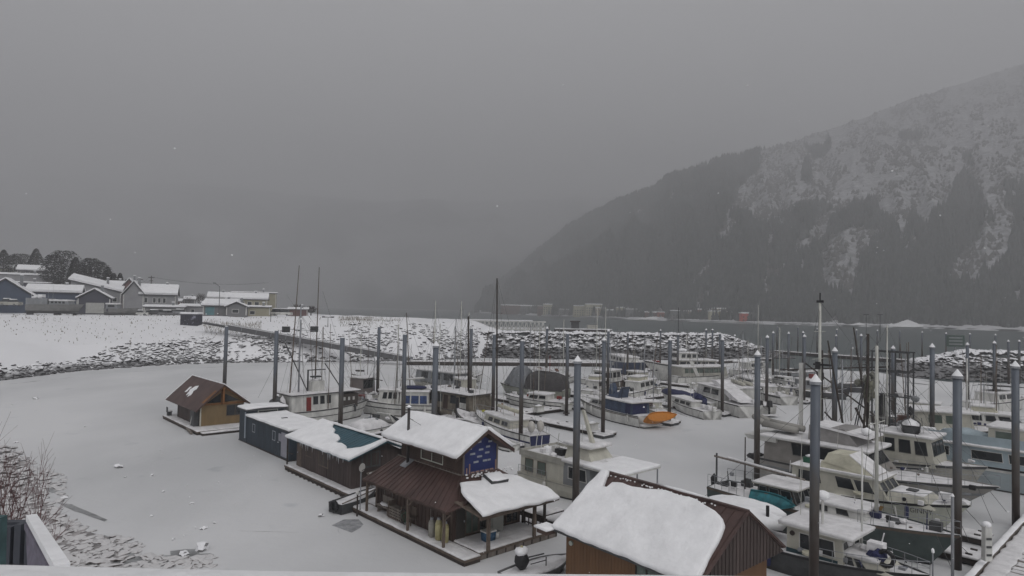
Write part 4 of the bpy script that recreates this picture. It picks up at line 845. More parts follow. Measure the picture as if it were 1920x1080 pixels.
for k, (px, yt, yb) in enumerate([(1458, 613, 660), (1497, 614, 662), (1533, 615, 665), (1570, 616, 667), (1607, 617, 670), (1646, 618, 672), (1688, 621, 674), (1730, 621, 678), (1775, 623, 681), (1820, 624, 684), (1868, 626, 687)]):
    w = ['first', 'second', 'third', 'fourth', 'fifth', 'sixth', 'seventh', 'eighth', 'ninth', 'tenth', 'eleventh'][k]
    pile(px, yt, yb, k not in (0, 1, 6), f'dark pile along the outer log float, {w} from its left end', r=.22, group='dark piles along the outer log float')

# ---------------------------------------------------------------- floats and gangways
def float_run(label, a, b, w=1.6, top=.38, snow=.1, nplank=0, name='dock_float', cat='dock float', group='snow covered dock floats'):
    d = b-a; L = d.length; rz = math.atan2(d.y, d.x); t = thing(name, label, cat, (a.x, a.y, 0), rz, group)
    n = max(1, int(L/3)); 
    for k in range(n): MB().box(L*k/n+.08, L*(k+1)/n-.08, -w/2+.12, w/2-.12, -.1, .25).build('pontoon', DGREY, t)
    for s in (-1, 1): MB().box(0, L, s*w/2-(.12 if s > 0 else 0), s*w/2+(.12 if s < 0 else 0), .12, top).build('side_beam', WOODD, t)
    MB().box(0, L, -w/2+.13, w/2-.13, .25, top-.03).build('deck', WOODL, t)
    snow_slab([(-.04, -w/2-.08), (L+.04, -w/2-.08), (L+.04, w/2+.08), (-.04, w/2+.08)], snow+.03, lambda x, y, h: (x, y, top+h), .45, .05, L).build('snow_cover', SNOWB if snow < .12 else SNOW, t, True)
    m = MB()
    for k in range(int(L/4)+1):
        x = min(L-.2, .3+k*4)
        for s in (-1, 1): m.box(x, x+.3, s*(w/2-.16)-.05, s*(w/2-.16)+.05, top+.05, top+.2)
    m.build('bull_rail_blocks', WOODD, t)['kind'] = 'stuff'
    return t
J0 = Vector((-8.6, 68.6, 0)); 
def M1(s): return J0+VA*s
float_run('long snowy main float running back between the two rows of boats', M1(-3), M1(66), 2.2)
lbs = ['snowy finger float beside the sailboat with the navy transom', 'empty snowy finger float ending at a pile in open ice', 'snowy finger float with a wide tip beside the orange kayak', 'snowy finger float right of the cruiser with sloping canvas', 'snowy finger float by the two black outboards', 'farthest snowy finger float on the near side of the main float']
for (k, lb) in zip([(980, 639), (1134, 632), (1258, 632), (1357, 632), (1440, 628), (1510, 627)], lbs):
    p = pile_xy[k]; e = p+VA*.65-UA*.5; s = (e-J0).dot(VA); q = M1(s)
    float_run(lb, q, e, 1.7)
    t = thing('pile_guide', 'snowy guide pad at the foot of the pile '+{980: 'beside the sailboat with navy transom', 1134: 'on the empty finger float', 1258: 'by the orange kayak', 1357: 'by the sloping canvas cruiser', 1440: 'by the twin black outboards', 1510: 'at the farthest finger tip'}[k[0]], 'float pad', (p.x, p.y, 0), ANG, 'pile guide pads at finger tips')
    snow_slab([(-.75, -.75), (.9, -.6), (.9, .7), (-.7, .6)], .1, lambda x, y, h: (x, y, .28+h), .3, .1, k[0]).build('snow_cover', SNOWB, t, True); MB().box(-.7, .85, -.65, .65, -.05, .28).build('pad', DGREY, t)
for s, L, lb in ((8.2, 13, 'snowy finger float behind the sailboat with the navy transom'), (19.5, 13, 'snowy finger float on the far side beside the grey tarped boat'), (31, 13, 'snowy finger float on the far side before the radar yacht'), (43, 13, 'snowy finger float on the far side near the grey workboat'), (56, 13, 'last snowy finger float on the far side of the main float')):
    float_run(lb, M1(s), M1(s)+UA*L, 1.7)
float_run('snowy float between the brown porch house and the beige house boat', Vector((.9, 41.0, 0)), Vector((7.3, 34.2, 0)), 1.7)
float_run('snowy float left of the troller with the red door', at(480, 775), at(560, 800), 1.4)
float_run('snowy float under the bows of the old boats behind the long houses', at(640, 830), at(905, 775), 1.6)
a = Vector((-22.5, 142, 0)); b = Vector((30, 149, 0)); float_run('long outer float along the foot of the rock breakwater', a, b, 2.6, .8)
float_run('outer float continuing to the harbour mouth', at(1190, 690), at(1440, 676), 2.2, .6)
t = float_run('outer log float across the harbour opening under dark piles', at(1452, 663), at(1740, 684), 2.6, .9)
# gangway on the left
g0, g1 = Vector(atd(431, 611, 149)), Vector(atd(772, 672, 142)); d = g1-g0; L = d.length
t = thing('gangway', 'long grey gangway sloping from the snowy lot down to the outer float', 'gangway', g0, 0)
q = d.normalized().to_track_quat('X', 'Z'); t.rotation_mode = 'QUATERNION'; t.rotation_quaternion = q
MB().box(0, L, -1, 1, -.55, -.4).build('deck', WOODL, t); MB().box(0, L, -1.08, -1, -.85, .3).build('side_girder', mat('dark_girder', (.10, .10, .105)), t); MB().box(0, L, 1, 1.08, -.65, .25).build('side_girder', STEEL, t)
MB().box(0, L, -1.12, -.96, .25, .38).build('snow_line', SNOWB, t); MB().box(0, L, -.9, .9, -.4, -.3).build('trodden_snow', SNOWP, t)
for k in range(13): MB().tube((L*k/12, -1.1, -.65), (L*k/12, -1.1, .3), .06, n=4).build('stanchion', STEEL, t)
p = Vector(atd(386, 609, 152)); MB().box(-6.6, 0, -1, 1, -.5, -.2).build('landing', DGREY, t)
# truss gangway beyond the breakwater
a, b = atd(866, 616, 235), atd(1022, 617, 235); L = (b-a).length; t = thing('truss_gangway', 'white triangulated truss gangway with snow on top beyond the breakwater', 'gangway', a, 0)
n = 20; m = MB(); zt = 2.9
for k in range(n):
    x0, x1 = L*k/n, L*(k+1)/n; 
    for y in (-1, 1): MB().tube((x0, y, 0), ((x0+x1)/2, y, zt), .20, n=4).tube(((x0+x1)/2, y, zt), (x1, y, 0), .20, n=4).build('truss_brace', WHITE, t)
for y in (-1, 1):
    for z in (0, zt): MB().box(-.3, L+.3, y-.2, y+.2, z-.22, z+.22).build('chord', WHITE, t)
MB().box(0, L, -.85, .85, -.1, .05).build('deck', WOODL, t); MB().box(0, L, -.8, .8, .05, .9).build('deck_snow', SNOW, t); MB().box(0, L*.85, -1.3, 1.3, zt+.2, zt+.55).build('snow_cover', SNOW, t)
t = thing('pier', 'dark pier with a small roofed kiosk beyond the breakwater', 'pier', atd(1040, 619, 245), 0)
MB().box(0, 21, -3, 3, -.4, .5).build('deck', WOODD, t); MB().box(0, 21, -3, 3, .5, .8).build('snow_cover', SNOW, t)
for k in range(7): MB().tube((1+k*3.2, -2.5, -7), (1+k*3.2, -2.5, 0), .25, n=6).build('leg', WOODD, t)
k_ = MB().box(6.2, 9.0, -1, 1, .5, 3.2).build('kiosk', DGREY, t); MB().box(5.8, 9.4, -1.4, 1.4, 3.2, 3.6).build('roof', WOODD, k_); MB().box(12, 16, -1, 1, .5, 2.2).build('shed', BEIGE, t)
for k in range(8): MB().tube((k*2.9+.3, -2.9, .5), (k*2.9+.3, -2.9, 2), .07, n=4).build('rail_post', STEEL, t)
# near right dock with planks showing through the snow
e0 = at(1838, 1062, .5); e1 = at(1925, 968, .5)
dd = (e1-e0).normalized(); nn = Vector((dd.y, -dd.x, 0)); T0 = e0-dd*9
t = thing('dock_float', 'wide plank dock with patchy trodden snow at the lower right corner', 'dock float', (T0.x, T0.y, 0), math.atan2(dd.y, dd.x), None)
L = 26; MB().box(0, L, -3.4, -.05, -.1, .36).build('pontoon', DGREY, t); MB().box(0, L, -.14, 0.08, .3, .62).build('bull_rail', WOODL, t)
pm = MB().box(-.068, .068, -3.3, -.2, .36, .42).mesh('plank', WOODL)
for k in range(150): ob('plank', pm, t, (3+k*.155, 0, U(-.006, .006)))
snow_slab([(0, -.16), (L, -.16), (L, .1), (0, .1)], .08, lambda x, y, h: (x, y, .62+h), .4, .03, 3).build('rail_snow', SNOW, t, True)
snow_slab([(0, -1.0), (L, -1.1), (L, -.2), (0, -.2)], .07, lambda x, y, h: (x, y, .42+h), .25, .16, 5).build('deck_snow', SNOWB, t, True)
x = 3
while x < L-1:
    w = U(.25, .8); snow_slab([(x, -3.3), (x+w, -3.3), (x+w*U(.8, 1.1), -1.1), (x+U(-.1, .1), -1.05)], .05, lambda a_, b_, h: (a_, b_, .42+h), .2, .12, x).build('deck_snow', SNOWB, t, True); x += w+U(.05, .28)
float_run('snowy finger float right of the dark green ketch bow', e0+dd*1.9-UA*-.3, e0+dd*1.9+UA*5.5, 1.3)
float_run('snowy finger float in front of the small tug', Vector((14.6, 24.4, 0)), Vector((8.9, 30.6, 0)), 1.2)
float_run('snowy finger float between the small tug and the dark green ketch', Vector((19.9, 29.6, 0)), Vector((12.2, 38.2, 0)), 1.1)
float_run('snowy finger float between the cream cabin cruiser and the big yacht', Vector((26.6, 36.6, 0)), Vector((18.0, 46.0, 0)), 1.2)
float_run('snowy finger float left of the pale blue yacht', Vector((38, 48, 0)), Vector((30.5, 56.5, 0)), 1.2)
float_run('snowy back float among the masts at the right', Vector((41, 50, 0)), Vector((62, 70, 0)), 2.0)
def pedestal(pos, label, h=1.5):
    t = thing('power_pedestal', label, 'pedestal', pos, 0, 'shore power pedestals')
    MB().frustum(-.17, .17, -.15, .15, 0, h, .02, .02, .02).build('box', WHITE, t)
    for k in range(3): MB().box(-.12, .12, -.17, -.14, .25+k*.38, .35+k*.38).build('socket', DGREY, t)
    MB().blob((0, 0, h), .21, .19, .16, 2, 0, 2).build('snow_cap', SNOW, t, True)
pedestal(e0+dd*-.2+nn*.3+Vector((0, 0, .42)), 'tall white power pedestal with snow cap on the lower right dock', 1.7)
t = thing('dock_post', 'slim galvanised lamp pole standing between the huge pile and the white pedestal', 'pole', at(1786, 1090), 0)
MB().tube((0, 0, 0), (0, 0, 4.0), .07, n=8).build('pole', STEEL, t); MB().tube((0, 0, 4), (0, 0, 4.12), .09, .03, n=8).build('snow_cap', SNOW, t)
for px, y0, y1, lb in ((1357, 1075, 1040, 'x'),): pass
t = thing('dock_post', 'thin white post with snow tuft by the bow of the small tug', 'post', at(1749, 1098), 0)
MB().tube((0, 0, 0), (0, 0, 1.55), .035, n=6).build('post', STEEL, t); MB().blob((0, 0, 1.6), .08, .08, .14, 3).build('snow_cap', SNOW, t)

# ---------------------------------------------------------------- lamp posts, poles
def lamp(px, yb, yt, d, label, heads=1, side=1, base=True):
    g = atd(px, yb, d); top = CAM_H-(yt-hor(px))/FOC*d; h = top-g.z; t = thing('street_lamp', label, 'street lamp', g, 0)
    MB().tube((0, 0, -.3), (0, 0, h), .12, .07, n=6).build('pole', DGREY, t)
    if heads == 2: MB().box(-1.2, 1.2, -.05, .05, h-.15, h).build('crossarm', DGREY, t)
    for s in ((-1, 1) if heads == 2 else (side,)):
        if heads == 1: MB().tube((0, 0, h-.1), (s*1.3, 0, h+.9), .06, n=4).build('arm', DGREY, t)
        x = s*(1.1 if heads == 2 else 1.5); MB().box(x-.35, x+.35, -.2, .2, h-(.2 if heads == 2 else -.8), h+(.1 if heads == 2 else 1.0)).build('lamp_head', DGREY, t)
    if base: MB().box(-.5, .5, -.4, .4, -.2, .7).build('foot', DGREY, t)
lamp(410, 601, 537, 182, 'tall curved lamp post on a dark foot in the snowy lot', 1, -1)
lamp(507, 618, 588, 166, 'short dark post at the bank edge right of the first gangway pile', 3, 1, False)
lamp(614, 634, 594, 160, 'twin headed lamp post on the snowy bank behind the troller poles', 2, 1, False)
for px, lb in ((1624, 'left of two T topped poles across the channel mouth'), (1650, 'right of two T topped poles across the channel mouth')):
    g = at(px, 640); t = thing('utility_pole', 'dark '+lb, 'pole', (g.x, g.y, 0), 0); h = CAM_H-(590-hor(px))/FOC*g.y
    MB().tube((0, 0, -1), (0, 0, h), .22, .14, n=6).build('pole', DGREY, t); MB().box(-1.3, 1.3, -.1, .1, h-.2, h+.2).build('crossarm', DGREY, t)
for px, yt, d, lb in ((283, 517, 300, 'utility pole with crossarm right of the grey gabled building'), (262, 521, 310, 'utility pole with crossarm left of its taller twin')):
    g = atd(px, 545, d); t = thing('utility_pole', lb, 'pole', g, 0); h = (545-yt)/FOC*d
    MB().tube((0, 0, -2), (0, 0, h), .25, .2, n=6).build('pole', WOODD, t); MB().box(-1.4, 1.4, -.1, .1, h-1, h-.7).build('crossarm', WOODD, t); MB().box(-.9, .9, -.1, .1, h-2.4, h-2.2).build('crossarm', WOODD, t)
p_ = [atd(283, 519, 300), atd(262, 523, 310), atd(180, 512, 330), atd(500, 530, 330)]
m = MB()
for a_, b_ in ((0, 1), (1, 2), (0, 3)):
    for o_ in (-.9, .9): A_ = p_[a_]+Vector((o_, 0, 0)); B_ = p_[b_]+Vector((o_, 0, 0)); m.path([A_.lerp(B_, k/8)-Vector((0, 0, 4*(k/8)*(1-k/8)*2)) for k in range(9)], .035, 3)
tag(m.build('power_line', DGREY), 'thin sagging wires between the utility poles behind the left town', 'wires')
t = thing('sign', 'faint green square channel marker board on the right rubble mound', 'marker', atd(1792, 655, 146), 0)
MB().box(-2.0, 2.0, 0, .12, .6, 3.1).build('board', mat('marker_green', (.045, .075, .062)), t); MB().box(-.1, .1, .12, .3, -1.5, .6).build('post', STEEL, t); m = MB()
for k in range(3): m.box(-1.5, 1.5, -.03, 0, 1.0+k*.7, 1.3+k*.7)
m.build('board_stripes', GREYP, t)

# ---------------------------------------------------------------- town on the left shore
def townhouse(label, px0, px1, yb, ye, yr, d, depth, col, rz=0., roof='gable', axis='x', wins=(), name='building', trim=None, snowt=.5):
    """px0..px1 front width, rows of base, eave and ridge, at the distance d"""
    az = math.atan((960-(px0+px1)/2)/FOC); rz += az*.85
    g = atd((px0+px1)/2, yb, d); w = (px1-px0)*d/FOC*math.cos(az); he = (yb-ye)/FOC*d; hr = (yb-yr)/FOC*d
    t = thing(name, label, 'building', g, rz, None); m = MB()
    x0, x1, y0, y1 = -w/2, w/2, 0, depth
    if roof == 'gable' and axis == 'x':       # ridge along x
        m.xprism([(y0, -2), (y1, -2), (y1, he), ((y0+y1)/2, hr-.2), (y0, he)], x0, x1)
        R_ = [[(x0-.5, y0-.6, he-.1), (x1+.5, y0-.6, he-.1), (x1+.5, (y0+y1)/2, hr), (x0-.5, (y0+y1)/2, hr)], [(x0-.5, y1+.6, he-.1), (x1+.5, y1+.6, he-.1), (x1+.5, (y0+y1)/2, hr), (x0-.5, (y0+y1)/2, hr)]]
    elif roof == 'gable':                      # gable end towards the water
        m.add([(x0, y0, -2), (x1, y0, -2), (x1, y0, he), (0, y0, hr-.2), (x0, y0, he), (x0, y1, -2), (x1, y1, -2), (x1, y1, he), (0, y1, hr-.2), (x0, y1, he)], [(0, 1, 2, 3, 4), (9, 8, 7, 6, 5), (0, 4, 9, 5), (1, 6, 7, 2), (4, 3, 8, 9), (3, 2, 7, 8), (0, 5, 6, 1)])
        R_ = [[(x0-.6, y0-.6, he-.15), (x0-.6, y1+.6, he-.15), (0, y1+.6, hr), (0, y0-.6, hr)], [(x1+.6, y0-.6, he-.15), (x1+.6, y1+.6, he-.15), (0, y1+.6, hr), (0, y0-.6, hr)]]
    elif roof == 'shed':                       # high side left, low side right
        m.add([(x0, y0, -2), (x1, y0, -2), (x1, y0, he), (x0, y0, hr), (x0, y1, -2), (x1, y1, -2), (x1, y1, he+1.5), (x0, y1, hr+1.5)], [(0, 1, 2, 3), (7, 6, 5, 4), (0, 3, 7, 4), (1, 5, 6, 2), (3, 2, 6, 7), (0, 4, 5, 1)])
        R_ = [[(x0-.6, y0-.6, hr), (x1+.6, y0-.6, he), (x1+.6, y1, he+1.9), (x0-.6, y1, hr+1.9)]]
    else:
        m.box(x0, x1, y0, y1, -2, he); R_ = [[(x0-.4, y0-.4, he), (x1+.4, y0-.4, he), (x1+.4, y1, he+(yr < ye)*(hr-he)), (x0-.4, y1, he+(yr < ye)*(hr-he))]]
    m.build('wall', col, t)
    for q_ in R_:
        q_ = [Vector(p)+Vector((0, 0, .25)) for p in q_]; rf = roof_slab(q_, .25).build('roof', trim or DGREY, t); roof_slab([p+Vector((0, 0, snowt)) for p in q_], snowt-.01).build('snow_cover', SNOW, rf)
    for xx in (x0+.1, x1-.1): MB().box(xx-.12, xx+.12, y0-.1, y0-.005, 0, he).build('corner_trim', WHITE if col not in (WHITE,) else DGREY, t)
    cx = x0+w*.7; ch = MB().box(cx-.35, cx+.35, (y0+y1)/2-.3, (y0+y1)/2+.3, he, max(hr, he)+1.3).build('chimney', MATS['grey_paint'], t); MB().box(cx-.4, cx+.4, (y0+y1)/2-.35, (y0+y1)/2+.35, max(hr, he)+1.3, max(hr, he)+1.55).build('snow_cap', SNOW, ch)
    F = [(x0, y0, 0), (x1, y0, 0), (x1, y0, he), (x0, y0, he)]
    for wi in wins:
        kind = wi[4] if len(wi) > 4 else 0
        if kind == 0: window(t, F, *wi[:4], frame=WHITE, glass=GLASS, fr=.12)
        else:
            b = MB(); on_face(b, F, *wi[:4], 0, .08); b.build('garage_door' if kind == 1 else 'door', wi[5], t)
    return t
SLATE = mat('slate_blue_siding', (.06, .08, .12), .8, .12, .4); SLATE2 = mat('dark_slate_siding', (.06, .062, .08), .8, .12, .4); LG = mat('light_grey_siding', (.28, .28, .29), .8, .12, .3)
WD = mat('white_door', (.38, .38, .36), .6); CRM = mat('cream_stucco', (.34, .32, .24), .8, .12, .3); RBR = mat('faded_red_siding', (.14, .075, .07), .8, .2, .4); MG = mat('mid_grey_siding', (.18, .18, .185), .8, .15, .3)
townhouse('white two storey block with flat snowy roof up the slope at far left', -40, 103, 545, 516, 512, 265, 18, LG, 0, 'flat', wins=[(.1+.125*k, .14+.125*k, .35, .6) for k in range(7)])
townhouse('small upper block with bright snowy roof above the white flat block', 32, 92, 520, 508, 499, 285, 10, MG, 0, 'gable', 'x', wins=[(.1, .25, .3, .8), (.4, .6, .3, .8), (.75, .9, .3, .8)])
townhouse('cream hut with snowy roof at the far left edge of the slope', -20, 22, 520, 503, 497, 290, 10, CRM, 0, 'gable', 'x', wins=[(.5, .8, .3, .7)])
townhouse('dark slate warehouse wall behind the blue gabled shed', -10, 92, 560, 531, 529, 225, 8, SLATE2, 0, 'flat', snowt=.2)
townhouse('big slate blue gabled shed at the far left', -60, 74, 598, 562, 523, 178, 12, SLATE, 0, 'gable', 'y', snowt=.3)
townhouse('long slate shed with a long bright snow roof right of the blue gable', 48, 150, 590, 549, 538, 190, 14, SLATE, 0, 'gable', 'x', wins=[(.93, .985, .2, .7, 2, WD)], snowt=.7)
townhouse('dark gabled garage with wide white door', 145, 206, 588, 560, 543, 186, 8, SLATE2, 0, 'gable', 'y', wins=[(.25, .82, .02, .72, 1, WD)], snowt=.3)
townhouse('light grey building with one long sloping snowy roof', 131, 226, 585, 548, 527, 212, 12, LG, 0, 'shed', wins=[(.84, .92, .55, .75)], snowt=.6)
townhouse('faded red brown building between the sloping roof and the grey gable', 222, 258, 585, 545, 523, 225, 12, RBR, 0, 'gable', 'y', snowt=.3)
townhouse('small red roofed house peeking behind the sloping roof', 198, 232, 560, 536, 529, 240, 10, RBR, 0, 'gable', 'x')
townhouse('light grey gabled building side wall, two storeys', 230, 268, 588, 553, 528, 205, 10, LG, 0, 'gable', 'y', snowt=.25)
townhouse('light grey two storey building with snowy hip roof and four upper windows', 262, 329, 588, 554, 537, 208, 14, LG, 0, 'gable', 'x', wins=[(.12, .2, .6, .85), (.36, .43, .6, .85), (.5, .57, .6, .85), (.64, .71, .6, .85), (.05, .3, 0, .3, 1, BEIGE)], snowt=.7)
townhouse('brown low house right of the four window building', 308, 338, 583, 566, 562, 235, 8, RBR, 0, 'flat', snowt=.3)
townhouse('long low pale building with a snow line along its flat roof', 270, 345, 590, 577, 575, 195, 8, MG, 0, 'flat', wins=[(.05, .15, .0, .6), (.3, .5, .1, .7), (.65, .85, .1, .7)], snowt=.35)
townhouse('long low building with grey wall left of the teal door', 336, 392, 590, 576, 573, 205, 8, LG, 0, 'flat', wins=[(.1, .2, .2, .7), (.4, .5, .2, .7)], snowt=.35)
townhouse('grey workshop with snowy roof and teal sliding door', 380, 440, 591, 574, 565, 190, 12, MG, -.1, 'gable', 'x', wins=[(.08, .36, 0, .9, 2, mat('teal_door', (.09, .2, .22)))], snowt=.6)
townhouse('grey gable end joined to the workshop with teal door', 424, 462, 591, 576, 567, 188, 10, MG, 0, 'gable', 'y', wins=[(.3, .6, .3, .7)], snowt=.25)
townhouse('beige two storey house with snowy roof and dark square windows', 424, 500, 589, 562, 553, 225, 10, CRM, 0, 'gable', 'x', wins=[(.08, .16, .5, .8), (.34, .44, .35, .85), (.52, .62, .35, .85), (.7, .8, .35, .85)], snowt=.6)
townhouse('taller cream block with flat dark rimmed roof behind the beige house', 432, 517, 589, 550, 548, 240, 10, CRM, 0, 'flat', snowt=.15)
townhouse('small white roofed hut left of the beige house', 390, 428, 575, 560, 551, 245, 8, CRM, 0, 'gable', 'x', snowt=.6)
townhouse('low cream garage in front of the beige house', 462, 506, 590, 577, 575, 205, 6, CRM, 0, 'flat', wins=[(.15, .35, .05, .5)], snowt=.2)
townhouse('little red brown shed alone right of the parked truck', 540, 576, 594, 581, 579, 230, 6, RBR, 0, 'flat', snowt=.3)
townhouse('faint far hut behind the bare trees in the middle of the lot', 345, 365, 572, 562, 558, 300, 8, MG, 0, 'gable', 'x')
t = thing('shed', 'dark graffiti marked container shed at the edge of the snowy bank', 'shed', atd(354, 609, 158), 0)
MB().box(-2.1, 2.1, 0, 2.4, -.6, 2.5).build('wall', mat('dark_blue_grey_steel', (.035, .036, .055), .7, .4, 1.5), t); MB().box(-2.2, 2.2, -.1, 2.5, 2.5, 2.65).build('roof', STEEL, t)
snow_slab([(-2.2, -.1), (2.2, -.1), (2.2, 2.5), (-2.2, 2.5)], .35, lambda x, y, h: (x, y, 2.65+h), .5, .1, 3).build('snow_cover', SNOW, t, True)
for k in range(9): MB().box(-1.95+k*.43, -1.9+k*.43, -.05, .01, -.4, 2.45).build('wall_rib', DGREY, t)
m = MB(); 
for k in range(14): x, z = U(-1.8, 1.2), U(0, 1.9); m.box(x, x+U(.08, .3), -.03, .02, z, z+U(.1, .4))
m.box(1.05, 1.6, -.06, -.01, 1.6, 2.2); m.build('paint_marks', mat('pale_marks', (.24, .24, .30)), t)
def vehicle(label, px, yb, d, kind, col, L=4.6, rz=0., group='vehicles parked in the snowy lot'):
    t = thing('parked_'+kind, label, kind, atd(px, yb, d), rz, group); W = 1.8; hb = .75 if kind == 'car' else .95
    m = MB(); m.xprism([(-W/2, .3), (W/2, .3), (W/2, hb), (W/2-.08, hb+.15), (-W/2+.08, hb+.15), (-W/2, hb)], -L/2, L/2).build('body', col, t)
    c0, c1 = (-L*.3, L*.25) if kind == 'car' else (-L*.05, L*.32)
    if kind == 'van': c0, c1, = -L*.48, L*.38
    MB().frustum(c0, c1, -W/2+.08, W/2-.08, hb+.1, hb+.75+(.5 if kind == 'van' else 0), .35, .5, .12).build('cabin', GLASS, t)
    MB().frustum(c0+.35, c1-.5, -W/2+.2, W/2-.2, hb+.75+(.5 if kind == 'van' else 0), hb+.95+(.5 if kind == 'van' else 0), .05, .05, .05).build('snow_cover', SNOW, t)
    for sx in (-1, 1):
        for sy in (-1, 1):
            w = MB().tube((sx*L*.3, sy*(W/2-.2), .33), (sx*L*.3, sy*(W/2+.02), .33), .33, n=12).build('wheel', BLACK, t); MB().tube((sx*L*.3, sy*(W/2), .33), (sx*L*.3, sy*(W/2+.04), .33), .17, n=8).build('rim', STEEL, w)
    for sy in (-1, 1): MB().box(L/2-.02, L/2+.04, sy*.6-.15, sy*.6+.15, .6, .8).build('headlight', WHITE, t)
vehicle('dark pickup truck half hidden by snow at the far left edge', 8, 572, 175, 'truck', DGREY, 5.4)
vehicle('pale pickup with snowy cab right of the far left dark one', 20, 574, 172, 'truck', BEIGE, 5.2)
vehicle('white car in front of the low pale building', 262, 592, 182, 'car', WHITE, 4.4, .3); vehicle('dark car in front of the low pale building', 290, 591, 184, 'car', DGREY, 4.4)
vehicle('dark car nearest the container shed', 314, 592, 182, 'car', MG, 4.4, 1.2); vehicle('silver car left of the tall curved lamp post', 338, 590, 188, 'car', STEEL, 4.3)
vehicle('white box van at the right end of the parked row', 528, 592, 210, 'van', WHITE, 6.5); vehicle('dark long truck left of the white van', 492, 592, 212, 'truck', DGREY, 7)

def foliage_tree(label, px, yb, yt, d, w, kind='conifer', name='conifer_tree', seed=0, col=None):
    g = atd(px, yb, d); h = (yb-yt)/FOC*d; W = w/FOC*d/2; t = thing(name, label, 'tree', g, 0, 'trees behind the left shore town'); rs = random.Random(seed)
    MB().tube((0, 0, -1), (0, 0, h*.9), .28, .06, n=6).build('trunk', WOODD, t); m = MB(); sn = MB()
    for k in range(2600 if kind != 'bare' else 260):
        if kind == 'conifer': f = rs.random()**.9; rr = W*(1-f)**.75*rs.uniform(.55, 1.05)+.15; z = h*(.10+.9*f)
        else:
            a_, b_ = rs.uniform(-1, 1), rs.uniform(-1, 1); f = rs.random(); rr = W*math.sqrt(max(0, 1-(2*f-1)**2*.85))*rs.uniform(.5, 1.05); z = h*(.15+.85*f)
        a = rs.uniform(0, 6.283); x, y = rr*math.cos(a), rr*math.sin(a)
        k2 = 1+.25*mnoise.noise(Vector((x*.4, y*.4, z*.3+seed))); x *= k2; y *= k2
        if kind == 'bare': m.tube((x*.4, y*.4, z*.7), (x, y, z), .05, .02, n=3); continue
        s = rs.uniform(.3, .7)*(h/14)**.5; dx, dy = math.cos(a)*s, math.sin(a)*s; dr = -s*.35
        tgt = sn if rs.random() < .03 else m
        tgt.add([(x-dx*.4, y-dy*.4, z+.1), (x+dy*.45, y-dx*.45, z+dr*.4), (x+dx, y+dy, z+dr), (x-dy*.45, y+dx*.45, z+dr*.4+.15)], [(0, 1, 2), (0, 2, 3)])
    m.build('crown', col or mat('evergreen_needles', (.035, .038, .032), .9, .35, .6), t)
    if sn.v: sn.build('snow_on_boughs', SNOWP, t)['kind'] = 'stuff'
TR = [(5, 520, 468, 290, 34, 'conifer'), (38, 515, 476, 300, 46, 'round'), (66, 520, 466, 295, 38, 'conifer'), (25, 512, 480, 310, 36, 'round'), (118, 545, 470, 262, 62, 'round'), (100, 545, 478, 270, 44, 'round'), (140, 550, 482, 258, 36, 'conifer'), (168, 552, 484, 255, 46, 'round'), (182, 552, 490, 262, 44, 'round'),
      (150, 550, 496, 275, 40, 'round'), (200, 552, 500, 262, 26, 'conifer'), (212, 552, 512, 262, 22, 'conifer'), (224, 552, 512, 266, 20, 'conifer'), (236, 555, 524, 268, 16, 'conifer'), (95, 560, 528, 215, 26, 'bare'), (376, 572, 549, 290, 24, 'bare'), (558, 586, 570, 240, 34, 'bare'), (583, 588, 573, 242, 26, 'bare'), (350, 572, 556, 300, 30, 'bare')]
NM = ['dark tree at the left edge of the hill', 'rounded hazy tree left of the bright snowy roof', 'narrow conifer above the bright snowy roof', 'low hazy tree behind the left huts', 'tallest dark dense tree of the hill clump', 'dark tree on the left flank of the tallest one', 'conifer on the right flank of the tallest one', 'second big dark dense tree right of the tallest', 'dark tree joined right of the second big one', 'lower tree in the gap of the two big ones',
      'slim conifer stepping down from the big trees', 'small conifer halfway down the tree slope', 'small conifer near the red brown building', 'last tiny conifer by the red brown gable', 'bare snowy bush before the dark slate wall', 'hazy bare tree left of the curved lamp', 'bare bush behind the little red shed', 'bare bush right of the little red shed', 'low bare tree behind the container shed']
for k, ((px, yb, yt, d, w, kd), nm) in enumerate(zip(TR, NM)): foliage_tree(nm, px, yb, yt, d, w, kd, {'conifer': 'conifer_tree', 'round': 'evergreen_tree', 'bare': 'bare_tree'}[kd], k, mat('bare_twigs', (.075, .065, .06)) if kd == 'bare' else None)
# dry grass tufts
m = MB()
for k in range(1500):
    px = random.choice([U(635, 752), U(440, 492), U(385, 440), U(640, 700)]); d = U(160, 185) if px > 600 else U(150, 165); x = (px-960)/FOC*d; z = float(land_h(np.array([x]), np.array([d]))[0]); a = U(-.3, .3)
    m.add([(x, d, z), (x+.06, d, z), (x+a, d, z+U(.4, 1.0))], [(0, 1, 2)])
for k in range(900):
    d = U(125, 185); x = U(-125, -50); z = float(land_h(np.array([x]), np.array([d]))[0])
    if z > .6: s_ = U(.05, .35); m.add([(x, d, z-.05), (x+s_, d, z-.05), (x+s_*.5, d, z+U(.1, .45))], [(0, 1, 2)])
m.build('dry_grass', mat('dead_grass', (.16, .14, .10)))['kind'] = 'stuff'

